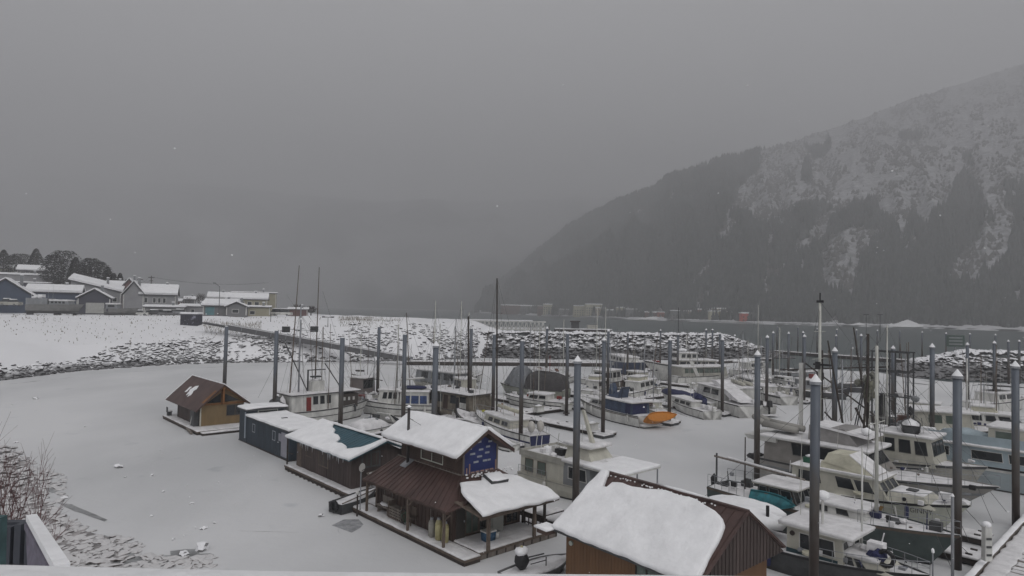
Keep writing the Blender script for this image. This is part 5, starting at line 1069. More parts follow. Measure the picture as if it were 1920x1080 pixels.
# ---------------------------------------------------------------- near shore rubble, shrub, fence, ledge
near = slush('near_shore', [(-400, 850), (-80, 836), (20, 845), (60, 880), (100, 960), (200, 1010), (240, 1045), (60, 1085), (-400, 1085)], .012, .5, 13); near.data.materials[0] = mat('dirty_snow_beach', (.36, .34, .34), .8, .3, 1.2, .4, 3)
P, S = [], []; poly = [(-150, 838), (20, 838), (60, 865), (120, 890), (128, 930), (95, 950), (180, 1000), (255, 1012), (275, 1040), (330, 1046), (400, 1040), (395, 1062), (250, 1085), (-150, 1085)]
pa = np.array(poly); 
while len(P) < 2600:
    px, py = U(-150, 400), U(838, 1085)
    if not inside(np.array([px]), np.array([py]), poly)[0]: continue
    if px > 60 and random.random() < .25: continue
    p = at(px, py); P.append((p.x, p.y, U(-.02, .10)+max(0, (60-px))*.003)); S.append(U(.10, .36)*(1.5 if random.random() < .06 else 1)); P[-1] = (p.x, p.y, P[-1][2]-.05)
scatter(P, S, boulder_meshes(ICEROCK, 5, 2), near, 'snow_lump', 290, 'snow_rubble', ICEROCK, .45)
bl = boulder_meshes(mat_rock('snow_lump_ice', -.6, .12, (.2, .2, .2)), 4, 2)
for k, (px, py, w, lb) in enumerate([(222, 877, 17, 'large one beside the middle of the open ice'), (286, 892, 9, 'right of the large one in mid ice'), (306, 922, 8, 'second step down from the large one in mid ice'), (359, 945, 9, 'halfway between mid ice and the lower edge'), (382, 992, 13, 'white one above the largest at the lower edge'), (378, 1030, 34, 'largest one at the lower edge of the ice'), (67, 748, 12, 'brown specked one on the far left ice'), (602, 968, 13, 'lone one left of the brown house'), (500, 838, 5, 'tiny one near the dark blue grey house'), (410, 905, 5, 'tiny one below the tan cottage'), (300, 845, 4, 'tiny one left of the tan cottage corner'),
        (284, 968, 8, 'left of the row leading down to the largest'), (402, 981, 7, 'dark one just right of the white one'), (160, 800, 6, 'lone tiny one on the left ice'), (30, 830, 8, 'just above the snowy rubble at the left edge'), (365, 990, 6, 'close left neighbour of the white one'), (120, 935, 12, 'at the tip of the left rubble field'), (325, 1012, 8, 'in the slush left of the largest'), (345, 1040, 22, 'flat one left of the largest at the lower edge'), (1445, 900, 7, 'right of the big pile at the ketch davits'), (235, 895, 5, 'speck just below the large one in mid ice'), (345, 1005, 5, 'speck between slush and white one')]):
    p = at(px, py); s = w/FOC*p.y/2
    o = ob('ice_lump', bl[k % 4], None, (p.x, p.y, s*.25), (0, 0, k), (s, s*.8, s*.75)); tag(o, ('snowy ice lump, '+lb) if lb else 'small snowy ice lump lying on the open grey ice', 'ice lump', 'ice lumps scattered on the harbour ice')
# reddish bare shrub
bp_ = at(20, 1010); t = thing('bare_shrub', 'leafless reddish brown shrub at the left edge of the picture', 'shrub', (-5.55, 6.6, 9.25), 0)
rs = random.Random(4); 
def twig(mb, p, d, L, r, lv):
    q = p+d*L; mb.tube(p, q, r, r*.7, n=4)
    if lv == 0: return
    for k in range(rs.choice((2, 3, 3))):
        dd_ = (d+Vector((rs.uniform(-.55, .55), rs.uniform(-.55, .55), rs.uniform(-.15, .45)))).normalized(); twig(mb, p.lerp(q, rs.uniform(.45, 1)), dd_, L*rs.uniform(.55, .85), r*.62, lv-1)
for k in range(24):
    m = MB(); p = Vector((rs.uniform(-.9, .55), rs.uniform(-.5, .8), 0)); twig(m, p, Vector((rs.uniform(-.25, .35), rs.uniform(-.2, .2), 1)).normalized(), rs.uniform(.55, .8), .009, 4); m.build('branch', mat('reddish_twigs', (.15, .085, .085), .8, .25, 4), t)
# steep bank under the viewpoint that carries shrub and stair
gx2, gy2 = np.meshgrid(np.linspace(-26, -3.2, 40), np.linspace(1.5, 30, 50)); zb_ = 6.0-(gy2-6)*.33-np.clip(gx2+12, 0, 9)*.55+vnoise(gx2*.3, gy2*.3, 5)*.35; 
zb_ = np.clip(9.6-(gy2-1.5)*.47, -.5, 9.2)+vnoise(gx2*.3, gy2*.3, 5)*.25; gx2 = gx2*.9-.5
o = ob('near_bank', grid_mesh('near_bank', gx2, gy2, zb_, MLAND)); o['kind'] = 'structure'
# handrail with snow, posts
def beam(mb, a, b, w, h): 
    a, b = Vector(a), Vector(b); d = (b-a).normalized(); s = Vector((0, 0, 1)).cross(d).normalized()*w/2; u = Vector((0, 0, h/2))
    return mb.hexa([a-s-u, b-s-u, b+s-u, a+s-u, a-s+u, b-s+u, b+s+u, a+s+u])
t = thing('stair_railing', 'snow topped grey wooden stair railing at the lower left corner', 'railing', (0, 0, 0), 0)
LIL = mat('lilac_grey_wood', (.17, .155, .20), .8, .2, 4)
r0, r1 = atd(58, 985, 4.6), atd(116, 1085, 3.0)
m = MB(); beam(m, r0, r1, .075, .04); m.build('handrail', LIL, t); m = MB(); d_ = (r1-r0); 

beam(m, r0+Vector((0, 0, .055)), r1+Vector((0, 0, .045)), .06, .04); m.build('snow_cap', SNOW, t)
m = MB(); a_, b_ = r0+Vector((0, 0, -.05)), r1+Vector((-.0, 0, -.05)); m.hexa([a_+Vector((-.03, 0, -.05)), b_+Vector((-.12, 0, -.30)), b_+Vector((-.06, 0, -.30)), a_+Vector((.03, 0, -.05)), a_+Vector((-.03, 0, 0)), b_+Vector((-.03, 0, 0)), b_+Vector((.03, 0, 0)), a_+Vector((.03, 0, 0))]); m.build('rail_board', LIL, t)
for px, py, w in ((22, 985, .06), (42, 980, .05), (62, 985, .05)):
    p = atd(px, py, 5.2); MB().box(p.x-w/2, p.x+w/2, p.y-.05, p.y+.05, p.z-2.2, p.z).build('post', mat('slate_post', (.06, .065, .08)), t)
p0, p1 = atd(-30, 985, 5.25), atd(58, 985, 5.25); m = MB(); beam(m, p0, p1, .06, .07); m.build('lower_rail', MATS['slate_post'], t)
p = atd(4, 968, 4.8); o = MB().frustum(p.x-.07, p.x+.035, p.y-.04, p.y+.04, p.z-1.6, p.z, .02, .02, .01).build('bollard_post', mat('faded_teal_paint', (.06, .115, .12), .7, .3, 6)); tag(o, 'faded teal painted board standing at the left picture edge', 'post')
t = thing('window_ledge', 'flat snow covered ledge running along the bottom of the view', 'ledge', (0, 0, 0), 0)
la, lb_ = atd(-400, 1054, 1.25), atd(2300, 1101, 1.25)
zl_ = atd(500, 1070, 1.25).z+.013
m = MB(); m.box(la.x, lb_.x, .55, 1.25, zl_-.2, zl_-.05).build('board', LIL, t)
snow_slab([(la.x, .55), (lb_.x, .55), (lb_.x, 1.26), (la.x, 1.26)], .05, lambda x, y, h: (x, y, zl_-.05+h), .12, .006, 2).build('snow_cover', SNOW, t, True)
# falling snowflakes
m = MB()
for k in range(150):
    d = U(4, 22)**1.0; q = atd(U(0, 1920), U(150, 1075), d); r = U(.003, .0085)*min(1, d/8)**.3; m.blob(q, r*1.3, r, r, k)
m.build('falling_snow', SNOW)['kind'] = 'stuff'
# ---------------------------------------------------------------- boats
def hullf(t, tr=.86): 
    if t < .42: return lerp(tr, 1, math.sin(t/.42*math.pi/2))
    return max(.015, (1-((t-.42)/.58)**2.3))**.85
BOATS = []
class Boat:
    def __init__(s, label, stern, bow, beam, free, hm=WHITE, cat='boat', name='boat', rise=.55, tr=.86, rake=.10, stripe=None, boot=DGREY, rail=DGREY, L=None, group='boats moored in the harbour', world=False, z=0., snow=SNOWB, deck_drop=.12, bow2=None, canoe=False):
        a, b = (stern, bow) if world else (at(*stern), at(*bow)); a = Vector(a); b = Vector(b); a.z = b.z = 0; d = b-a
        s.L = L or d.length; s.rz = math.atan2(d.y, d.x); s.B = beam; s.F = free; s.rise = rise; s.tr = tr
        s.root = t = thing(name, label, cat, (a.x, a.y, z), s.rz, group); N = 18; V = []; Lb = s.L
        s.canoe = canoe; BOATS.append(s)
        for i in range(N+1):
            u = i/N; f = hullf(u, tr); 
            if canoe and u < .35: f = hullf(.42+(.35-u)/.35*.5, tr)
            hb = beam/2*f; zz = s.sheer(u); wl = hb*lerp(.9, .62, max(0, u-.4)/.6)
            kx = lambda z_: Lb*u*(1-rake*(1-max(0, z_)/s.sheer(1)))
            V += [(kx(0), 0, -.4), (kx(0), wl*.7, -.3), (kx(.02), wl, .02), (kx(.14), wl*1.02, .14), (kx(zz*.55), lerp(wl, hb, .7), zz*.55), (kx(zz), hb, zz), (kx(zz), hb-.06, zz), (kx(zz), max(hb-.07, .0), zz-deck_drop)]
        K = 8; m = MB(); fs = []; bt = MB(); V2 = [(x, -y, z_) for x, y, z_ in V]
        for i in range(N):
            for j in range(K-1): fs.append((i*K+j, (i+1)*K+j, (i+1)*K+j+1, i*K+j+1))
        m.add(V, fs+[tuple(range(0, 6))]); m.add(V2, [f[::-1] for f in fs]+[tuple(range(0, 6))[::-1]])
        m.add([V[5], V2[5], V2[4], V[4], V2[3], V[3]], [(0, 1, 2, 3), (3, 2, 4, 5)]); m.add([V[5], V2[5], V2[7], V[7], V2[6], V[6]], [(0, 1, 4, 5), (5, 4, 2, 3)]); m.add([V[3], V2[3], V2[2], V2[0], V[2]], [(0, 1, 2, 3, 4)])
        h = m.build('hull', hm, t); 
        for p in h.data.polygons: p.use_smooth = False
        # boot stripe, rub rail, optional colour stripe: thin bands standing proud of the hull
        def band(z0, z1, o, nm, mm, u0=0., u1=1.):
            b_ = MB()
            for sg in (-1, 1):
                R_ = []
                for i in range(N+1):
                    u = i/N
                    if u < u0-1e-6 or u > u1+1e-6: continue
                    f = hullf(u, tr)
                    if canoe and u < .35: f = hullf(.42+(.35-u)/.35*.5, tr)
                    hb = beam/2*f; zs = s.sheer(u); wl = hb*lerp(.9, .62, max(0, u-.4)/.6)
                    for zr_ in (z0, z1):
                        zz = zr_*zs if zr_ > .3 else zr_; 
                        y = lerp(wl, lerp(wl, hb, .7), zz/(zs*.55)) if zz < zs*.55 else lerp(lerp(wl, hb, .7), hb, (zz-zs*.55)/(zs*.45))
                        R_.append((Lb*u*(1-rake*(1-zz/s.sheer(1)))+(.02 if i == N else 0), sg*(y+o), zz))
                n = len(R_)//2; b_.add(R_, [(2*i, 2*i+2, 2*i+3, 2*i+1) for i in range(n-1)])
            return b_.build(nm, mm, t)
        band(-.02, .11, .018, 'boot_stripe', boot)
        if rail: band(.91, .99, .035, 'rub_rail', rail)
        if stripe: band(stripe[1], stripe[2], .022, 'hull_stripe', stripe[0], *(stripe[3:5] if len(stripe) > 3 else (0, 1)))
        # snowy deck
        c = MB(); R_ = []
        for i in range(N+1):
            u = i/N; f = hullf(u, tr)
            if canoe and u < .35: f = hullf(.42+(.35-u)/.35*.5, tr)
            hb = max(.01, beam/2*f-.08); z_ = s.sheer(u)-deck_drop+.05
            R_ += [(Lb*u, -hb, z_), (Lb*u, -hb*.5, z_+.05), (Lb*u, 0, z_+.08), (Lb*u, hb*.5, z_+.05), (Lb*u, hb, z_)]
        c.add(R_, [(i*5+j, i*5+j+5, i*5+j+6, i*5+j+1) for i in range(N) for j in range(4)]).build('snowy_deck', snow, t, True)
    def sheer(s, u): return s.F*(1+s.rise*max(0, u-.2)**1.8*1.35)
    def part(s, name, mb, m, smooth=False, parent=None): return mb.build(name, m, parent or s.root, smooth)
    def cabin(s, x0, x1, w, h, z0=None, back=.05, front=.35, side=.08, m=WHITE, roof=None, over=.12, snow=.10, sw=(), fw=0, bw=0, name='cabin', glass=GLASS, frame=DGREY, wh=(.42, .86), door=None):
        x0 *= s.L; x1 *= s.L; z0 = s.sheer((x0+x1)/2/s.L)-.12 if z0 is None else z0; w2 = w/2
        c = MB().frustum(x0, x1, -w2, w2, z0, z0+h, back, front, side).build(name, m, s.root); W3 = w2-side
        P = lambda x, y, z: (x, y, z)
        FR = [P(x1, -w2, z0), P(x1, w2, z0), P(x1-front, W3, z0+h), P(x1-front, -W3, z0+h)]; R_ = [P(x0, -w2, z0), P(x1, -w2, z0), P(x1-front, -W3, z0+h), P(x0+back, -W3, z0+h)]
        Lf = [P(x1, w2, z0), P(x0, w2, z0), P(x0+back, W3, z0+h), P(x1-front, W3, z0+h)]; BK = [P(x0, w2, z0), P(x0, -w2, z0), P(x0+back, -W3, z0+h), P(x0+back, W3, z0+h)]
        def win(F, a, b): window(s.root, F, a, b, wh[0], wh[1], frame, glass, .04)
        for a, b in sw: win(R_, a, b); win(Lf, 1-b, 1-a)
        for k in range(fw): win(FR, .06+k*.9/fw, .06+(k+.88)*.9/fw)
        for k in range(bw): win(BK, .06+k*.9/bw, .06+(k+.85)*.9/bw)
        if door:
            for F, a in ((R_, door[0]), (Lf, 1-door[0]-.1)): d = MB(); on_face(d, F, a, a+.1, .02, .85, 0, .04); d.build('door', door[1], s.root)
        if roof is not False:
            r = MB().box(x0+back-over, x1-front+over*2, -W3-over, W3+over, z0+h, z0+h+.06).build('cabin_roof', roof or WHITE, s.root)
            if snow: snow_slab([(x0+back-over, -W3-over), (x1-front+over*2, -W3-over), (x1-front+over*2, W3+over), (x0+back-over, W3+over)], snow, lambda x, y, hh: (x, y, z0+h+.06+hh), .3, .04, x0+w).build('snow_cover', SNOWB, r, True)
        return z0+h+.06
    def mast(s, x, h, r=.05, m=ALU, z0=None, sp=(), stays=True, boom=None, lean=0., y=0., name='mast', r2=None):
        x *= s.L; z0 = s.sheer(x/s.L) if z0 is None else z0; top = (x+lean, y, z0+h)
        a = MB().tube((x, y, z0-.5), top, r, r2 or r*.75, n=8).build(name, m, s.root, True)
        for f, w in sp: MB().tube((x+lean*f, y-w/2, z0+h*f), (x+lean*f, y+w/2, z0+h*f), .025).build('spreader', m, a)
        if stays:
            k = MB(); e = s.B/2*.92; 
            for yy in (-e, e): k.tube(top, (x-.2, yy, s.sheer(x/s.L)), .012, n=3); k.tube((x, y, z0+h*.6), (x+.3, yy, s.sheer(x/s.L)), .012, n=3)
            k.tube(top, (s.L*.99, 0, s.sheer(1)), .012, n=3).tube(top, (0.05, 0, s.F), .012, n=3); q = k.build('rigging', RIG, s.root); q['kind'] = 'stuff'
        if boom: 
            bz = z0+boom[1]; bb = MB().tube((x, y, bz), (x+boom[0], y, bz+(boom[2] if len(boom) > 2 else .1)), .06, n=6).build('boom', m, s.root)
            MB().tube((x+boom[0]*.05, y, bz+.09), (x+boom[0]*.95, y, bz+.09+(boom[2] if len(boom) > 2 else .1)), .07, n=6).build('snow_line', SNOWB, bb)
        return a
    def rails(s, u0=.55, u1=1., h=.6, n=6, m=STEEL, side=(-1, 1)):
        for sg in side:
            pts = []
            for k in range(n+1):
                u = lerp(u0, u1, k/n); y = sg*max(0, s.B/2*hullf(u, s.tr)-.1); pts.append(Vector((s.L*u, y, s.sheer(u))))
            k_ = MB(); k_.path([p+Vector((0, 0, h)) for p in pts], .018, 4).path([p+Vector((0, 0, h*.5)) for p in pts], .01, 3)
            for p in pts: k_.tube(p, p+Vector((0, 0, h)), .014, n=4)
            k_.build('guard_rail', m, s.root)
    def outboard(s, y=0., m=BLACK, sc_=1., snow=True, tilt=0.):
        o = MB(); z = s.F*.95; o.frustum(-.55*sc_, -.02, y-.2*sc_, y+.2*sc_, z, z+.55*sc_, .1, .08, .05).box(-.3*sc_, -.12*sc_, y-.08, y+.08, -.1, z)
        a = o.build('outboard_motor', m, s.root)
        if snow: MB().blob((-.28*sc_, y, z+.56*sc_), .22*sc_, .18*sc_, .09, 3).build('snow_cap', SNOW, a, True)
    def heap(s, n, x0, x1, w, z, mats=(SNOWB, SNOWB, DGREY, WOODL, STEEL), r=(.12, .35), seed=0, name='deck_gear'):
        rs = random.Random(seed+int(s.L*7)); 
        for k in range(n):
            c = (s.L*rs.uniform(x0, x1), rs.uniform(-w/2, w/2), z+rs.uniform(0, .15)); a = rs.uniform(*r); mm = rs.choice(mats); b = MB()
            kind = rs.random()
            if kind < .45: b.blob(c, a, a*rs.uniform(.6, 1.3), a*rs.uniform(.5, .9), k+seed)
            elif kind < .8: b.box(c[0]-a, c[0]+a, c[1]-a*.7, c[1]+a*.7, c[2]-.1, c[2]+a)
            else: b.tube(c, (c[0]+rs.uniform(-.2, .2), c[1], c[2]+a*3), .03, n=5)
            b.build('snow_heap' if mm in (SNOWB, SNOW) else name, mm, s.root)
    def fender(s, u, m=WHITE, side=-1, n='fender'):
        y = side*(s.B/2*hullf(u, s.tr)+.12); z = s.sheer(u)-.45; MB().tube((s.L*u, y, z-.3), (s.L*u, y, z+.25), .12, n=8).blob((s.L*u, y, z+.25), .12, .12, .1, 0, 0).blob((s.L*u, y, z-.3), .12, .12, .1, 0, 0).tube((s.L*u, y, z+.3), (s.L*u, y*.97, z+.6), .015, n=3).build(n, m, s.root)
    def ring(s, u, m=RED, side=-1, z=None, r=.26):
        y = side*(s.B/2*hullf(u, s.tr)+.05); z = z or s.sheer(u)+.3; MB().path([(s.L*u+r*math.cos(a*.628), y, z+r*math.sin(a*.628)) for a in range(11)], .06, 5).build('life_ring', m, s.root)
    def canvas(s, x0, x1, w, h, z0, m=CANV, front=.8, back=.1, snow=True, name='canvas_top'):
        x0 *= s.L; x1 *= s.L; c = MB().frustum(x0, x1, -w/2, w/2, z0, z0+h, back, front, .15).build(name, m, s.root)
        if snow: MB().blob(((x0+back+x1-front)/2, 0, z0+h), (x1-x0-front-back)/2+.1, w/2-.05, .12, 2, .1, 2).build('snow_cover', SNOWB, c, True)
    def text(s, txt, u, side, size, m, zf=.62, rake=.10):
        cu = bpy.data.curves.new('lettering', 'FONT'); cu.body = txt; cu.size = size; cu.extrude = .004; cu.align_x = 'CENTER'; cu.materials.append(m)
        o = bpy.data.objects.new('lettering', cu); C.objects.link(o); o.parent = s.root
        y = side*(s.B/2*lerp(hullf(u, s.tr), hullf(u, s.tr)*.9, .5)+.05); o.location = (s.L*u, y, s.sheer(u)*zf); a = math.atan2(s.B/2*(hullf(u+.04, s.tr)-hullf(u-.04, s.tr)), s.L*.08)
        o.rotation_euler = (math.radians(78), 0, -a if side < 0 else math.pi+a)
        if side < 0: o.rotation_euler = (math.radians(80), 0, -a*1.0 if False else abs(a))
    def hoopcover(s, m, u0=.05, u1=.95, h=1.0, name='tarp_cover', w=1.02, seed=1, tail=.3):
        N = 12; R_ = []
        for i in range(N+1):
            u = lerp(u0, u1, i/N); hb = s.B/2*hullf(u, s.tr)*w; z0 = s.sheer(u)-.05; e = math.sin(math.pi*min(1, max(0, (i/N)*.94+.03)))**tail
            for j in range(9):
                a = math.pi*j/8; k = 1+.06*mnoise.noise(Vector((i*.7, j*.9, seed))); R_.append((s.L*u, -hb*math.cos(a), z0+h*e*math.sin(a)**.75*k))
        q = MB().add(R_, [(i*9+j, i*9+j+9, i*9+j+10, i*9+j+1) for i in range(N) for j in range(8)]+[tuple(range(9)), tuple(range(N*9, N*9+9))[::-1]]).build(name, m, s.root, True); return q

def skiff(label, pos, L, B, F, rz, m, name='skiff', group=None, snow=True, up=False, rise=.5):
    p = Vector(pos); d = Vector((math.cos(rz), math.sin(rz), 0)); b = Boat(label, p-d*L/2, p+d*L/2, B, F, m, 'skiff', name, rise=rise, rail=None, boot=m, world=True, z=p.z, group=group, snow=SNOWB if snow else m); b.root.location.z = p.z
    for k in (.3, .6): b.part('thwart', MB().box(L*k, L*k+.22, -B*.4, B*.4, F*.8, F*.84), WOODL)
    return b

# -- left group
b = Boat('white wooden troller with brown wheelhouse sides, red door and two very tall trolling poles', (530, 798), (690, 779), 3.6, 1.5, WHITE, 'fishing boat', 'fishing_boat', rise=.35, stripe=(DGREY, .50, .55), boot=WOODD)
z = b.cabin(.02, .55, 2.8, 1.75, back=0, front=.1, side=0, m=WHITE, sw=((.45, .54), (.6, .68), (.75, .82)), door=(.30, RED), snow=.12); b.part('wall_panel', MB().box(b.L*.50, b.L*.78, -1.35, 1.35, 1.4, 2.9), mat('dark_wheelhouse_wood', (.06, .05, .045))); 
b.part('cabin_roof', MB().box(b.L*.0, b.L*.80, -1.6, 1.6, 3.12, 3.2), DGREY); b.part('snow_cover', snow_slab([(0, -1.6), (b.L*.8, -1.55), (b.L*.8, 1.55), (0, 1.6)], .13, lambda x, y, h: (x, y, 3.2+h), .3, .04, 3), SNOWB, True)
for k in range(4): b.part('porthole', MB().box(b.L*(.55+k*.055), b.L*(.55+k*.055)+.22, -1.40, -1.34, 2.2, 2.55), WHITE)
b.part('funnel_housing', MB().box(b.L*.28, b.L*.42, -.6, .6, 3.25, 4.4), WHITE); b.part('funnel_snow', MB().blob((b.L*.35, 0, 4.45), .7, .6, .15, 2), SNOWB, True); b.part('exhaust_pipe', MB().tube((b.L*.26, 0, 3.2), (b.L*.26, 0, 5.6), .09), DGREY); b.part('radar_arch', MB().box(b.L*.27, b.L*.46, -.05, .05, 5.5, 5.6).box(b.L*.3, b.L*.4, -.3, .3, 4.75, 4.9), DGREY)
b.mast(.16, 9.2, .10, STEEL, z0=3.2, sp=((.72, 6.4),), stays=True)
for dx, lx, hh in ((-.6, -.2, 16.3), (3.0, .1, 16.3)):
    p0 = Vector((b.L*.10+dx*.9, -.2 if dx < 0 else .4, 1.6)); p1 = Vector((p0.x+lx+(.9 if dx < 0 else 0), p0.y, p0.z+hh-1.3)); b.part('trolling_pole', MB().tube(p0, p1, .085, .035, n=6), WOODM)
b.part('stay_pole', MB().tube((b.L*.0, 0, 8.5), (b.L*.26, 0, 3.3), .06).tube((b.L*.45, 0, 6.2), (b.L*.66, 0, 3.3), .06), RIG)
k_ = MB(); 
for xx in (-.3, .0, .25, .45, .6, .75): k_.tube((b.L*.16, 0, 11.5), (b.L*xx, U(-1, 1), 3.2), .012, n=3)
k_.tube((b.L*.0, 0, 13.5), (b.L*.75, 0, 3.2), .012, n=3).tube((b.L*.4, 0, 14), (b.L*.8, 0, 3.), .012, n=3); b.part('rigging', k_, RIG)['kind'] = 'stuff'
for xx in (.12, .34): b.part('flood_light', MB().box(b.L*.16+(-1.6 if xx < .2 else 1.6)-.3, b.L*.16+(-1.6 if xx < .2 else 1.6)+.3, -.3, .3, 9.6, 10.2), DGREY)
b.part('stern_tarp', MB().blob((-.7, 0, 1.9), .9, 1.2, 1.1, 4, .2, 2), DGREY); b.part('stern_snow', MB().blob((-.4, -.6, 2.3), .45, .5, .8, 7), SNOWB, True); b.heap(7, .80, .97, 1.6, 2.0, seed=3); b.rails(.78, 1, .5); b.part('bow_stripe_board', MB().box(b.L*.9, b.L*.97, -.5, .5, 2.1, 2.4), RED)
b = Boat('old boat with taupe cabin back and white arched roof behind the troller bow', at(628, 752), at(732, 762), 3.4, 1.2, BEIGE, world=True)
z = b.cabin(.38, .62, 2.6, 2.2, m=mat('taupe_panel', (.17, .145, .14)), roof=WHITE, front=.1, fw=1, over=.3); b.part('roof_rack', MB().tube((b.L*.3, 0, z+.2), (b.L*.85, 0, z-.3), .06).tube((b.L*.3, .8, z+.6), (b.L*.45, .8, z+.65), .12), WOODD); b.heap(8, .6, .95, 1.8, 1.4, (SNOWB, BLUEG, DGREY, SNOWB), seed=5); b.mast(.7, 4.5, .06, STEEL)
b = Boat('white trawler yacht with blue canvas windows and yellow fender', (818, 778), (668, 775), 3.8, 1.35, WHITE, 'yacht', 'motor_yacht', rise=.4, stripe=(DGREY, .55, .63), boot=WOODD)
z = b.cabin(.45, .72, 2.7, 1.5, m=WHITE, sw=((.1, .25), (.35, .5), (.6, .78)), fw=3, snow=.12); z2 = b.cabin(.08, .44, 2.9, 1.5, m=WHITE, sw=((.06, .30), (.34, .60), (.64, .93)), glass=BLUET, frame=WHITE, snow=.13, wh=(.15, .75), front=.05); b.part('dinghy_tarp', MB().blob((b.L*.28, 0, z2+.35), 1.5, .7, .22, 3, .1, 2), NAVY, True)
b.mast(.5, 7.5, .07, ALU, z0=z, sp=((.55, 1.4),), boom=(-3.2, 1.0, .3)); b.fender(.80, YELL); b.fender(.3, RED); b.ring(.55, RED); b.heap(9, .74, .95, 1.6, 1.5, (SNOWB, NAVY, SNOWB, GREYP), seed=8); b.rails(.7, 1, .6); b.fender(.62, WHITE)
b.mast(.33, 9, .05, WOODM, z0=z2, lean=.7); b.mast(.02, 8.8, .045, WOODM, lean=.4, stays=False)
b = Boat('white open launch with raked windshield and snowy tarp behind the teal roof', (662, 822), (768, 800), 2.5, .8, WHITE, 'launch', 'launch', rise=.5)
b.part('windshield_frame', MB().hexa([(b.L*.55, -1, 1.0), (b.L*.7, -1, 1.0), (b.L*.7, 1, 1.0), (b.L*.55, 1, 1.0), (b.L*.48, -.9, 1.9), (b.L*.52, -.9, 1.9), (b.L*.52, .9, 1.9), (b.L*.48, .9, 1.9)]), WHITE); b.part('windshield', MB().hexa([(b.L*.60, -1.05, 1.1), (b.L*.69, -1.05, 1.1), (b.L*.69, -1.01, 1.1), (b.L*.60, -1.01, 1.1), (b.L*.50, -.95, 1.8), (b.L*.52, -.95, 1.8), (b.L*.52, -.93, 1.8), (b.L*.50, -.93, 1.8)]), GLASS)
b.hoopcover(SNOWB, .0, .45, .9); b.heap(7, .2, .5, 1.8, 1.4, (BLUEG, DGREY, SNOWB, GREYP), seed=2); b.ring(.8, DGREY, z=1.5); b.fender(.95, mat('pink_red_buoy', (.4, .08, .09)))
b = Boat('weathered beige floating cabin boat with snowy roof left of the thick black mast', (905, 790), (812, 772), 4.0, 1.1, mat('wood_grey_beige', (.19, .165, .13), .8, .3, 2), 'cabin boat', 'cabin_boat', rise=.1, tr=.95)
z = b.cabin(.05, .92, 3.4, 1.9, m=MATS['wood_grey_beige'], sw=((.08, .2), (.3, .42), (.62, .72), (.8, .9)), roof=DGREY, over=.4, snow=.15, front=.1, door=(.48, BRWN)); b.heap(12, .1, .9, 3.2, z+.1, (SNOWB, DGREY, SNOWB, WOODL), seed=6); b.part('sign_board', MB().box(b.L*.1, b.L*.22, 1.75, 1.8, 1.2, 2.0), WHITE)
b.mast(.28, 8.6, .12, WOODD, z0=z, stays=True, name='thick_mast', lean=.3)
b = Boat('boat with long snowy flat roof and dark side curtain behind the beige cabin boat', at(882, 738), at(770, 722), 3.6, 1.0, BEIGE, world=True)
z = b.cabin(.1, .8, 3.0, 1.9, m=GREYP, sw=((.1, .3), (.4, .6), (.7, .85)), roof=WHITE, over=.4, snow=.2); b.mast(.6, 7.5, .06, ALU, z0=z, sp=((.6, 1.6),)); b.mast(.25, 8, .05, STEEL, z0=z); b.heap(6, .8, 1, 1.5, 1.2, seed=3)
b = Boat('pale turquoise decked boat with snow just right of the stove pipe', at(885, 812), at(775, 800), 2.8, .8, mat('pale_turquoise', (.19, .33, .38)), world=True, rise=.3)
b.heap(7, .1, .6, 2, .9, (SNOWB, SNOWB, WOODD), seed=12); b.part('boom', MB().tube((b.L*.1, 0, 1.3), (b.L*.6, 0, 1.2), .08), SNOWB)
b = Boat('black hulled small sloop bow with white rail behind the big snow roof', at(925, 812), at(856, 792), 2.6, .9, BLACK, world=True, rise=.9, rail=WHITE); b.heap(5, .2, .9, 1.3, 1.1, (SNOWB,), seed=4); b.part('bow_post', MB().box(b.L-.2, b.L+.1, -.12, .12, .8, 2.7), BLACK)
b = Boat('white sailboat with navy transom and two white capsule tanks on its stern', (1012, 842), (893, 797), 3.4, 1.25, WHITE, 'sailboat', 'sailboat', rise=.35, stripe=(NAVY, .42, .54), tr=.62, boot=WHITE)
b.part('transom_panel', MB().hexa([(-.03, -.95, .35), (-.02, -.95, .35), (-.02, .95, .35), (-.03, .95, .35), (-.05, -1.05, 1.2), (-.02, -1.05, 1.2), (-.02, 1.05, 1.2), (-.05, 1.05, 1.2)]), NAVY)
for yy in (-.45, .5): b.part('capsule_tank', MB().blob((.7, yy, 1.9), .36, .34, .55, 1, 0, 2), mat('tank_white', (.45, .43, .40)), True)
b.cabin(.28, .70, 2.2, .75, m=CREAM, sw=((.1, .3), (.4, .6), (.68, .82)), snow=.14, wh=(.3, .7)); b.part('sail_cover', MB().tube((b.L*.25, 0, 2.7), (b.L*.62, 0, 2.8), .18), CANV, True); b.mast(.64, 14.2, .10, WOODD, sp=((.5, 1.8), (.75, 1.2)), name='tall_dark_mast', lean=.6); b.rails(.0, .3, .7); b.rails(.6, 1, .6)
b.heap(9, .3, .9, 1.6, 1.9, (ORNG, SNOWB, YELL, SNOWB, CANV), (.1, .25), seed=7); b.ring(.75, ORNG, z=2.4)
b = Boat('small pale skiff tied behind the blue gable', at(965, 846), at(930, 838), 1.6, .55, WHITE, world=True, rise=.3, name='skiff', cat='skiff'); b.heap(3, .2, .8, 1, .6, (SNOW,), seed=1)
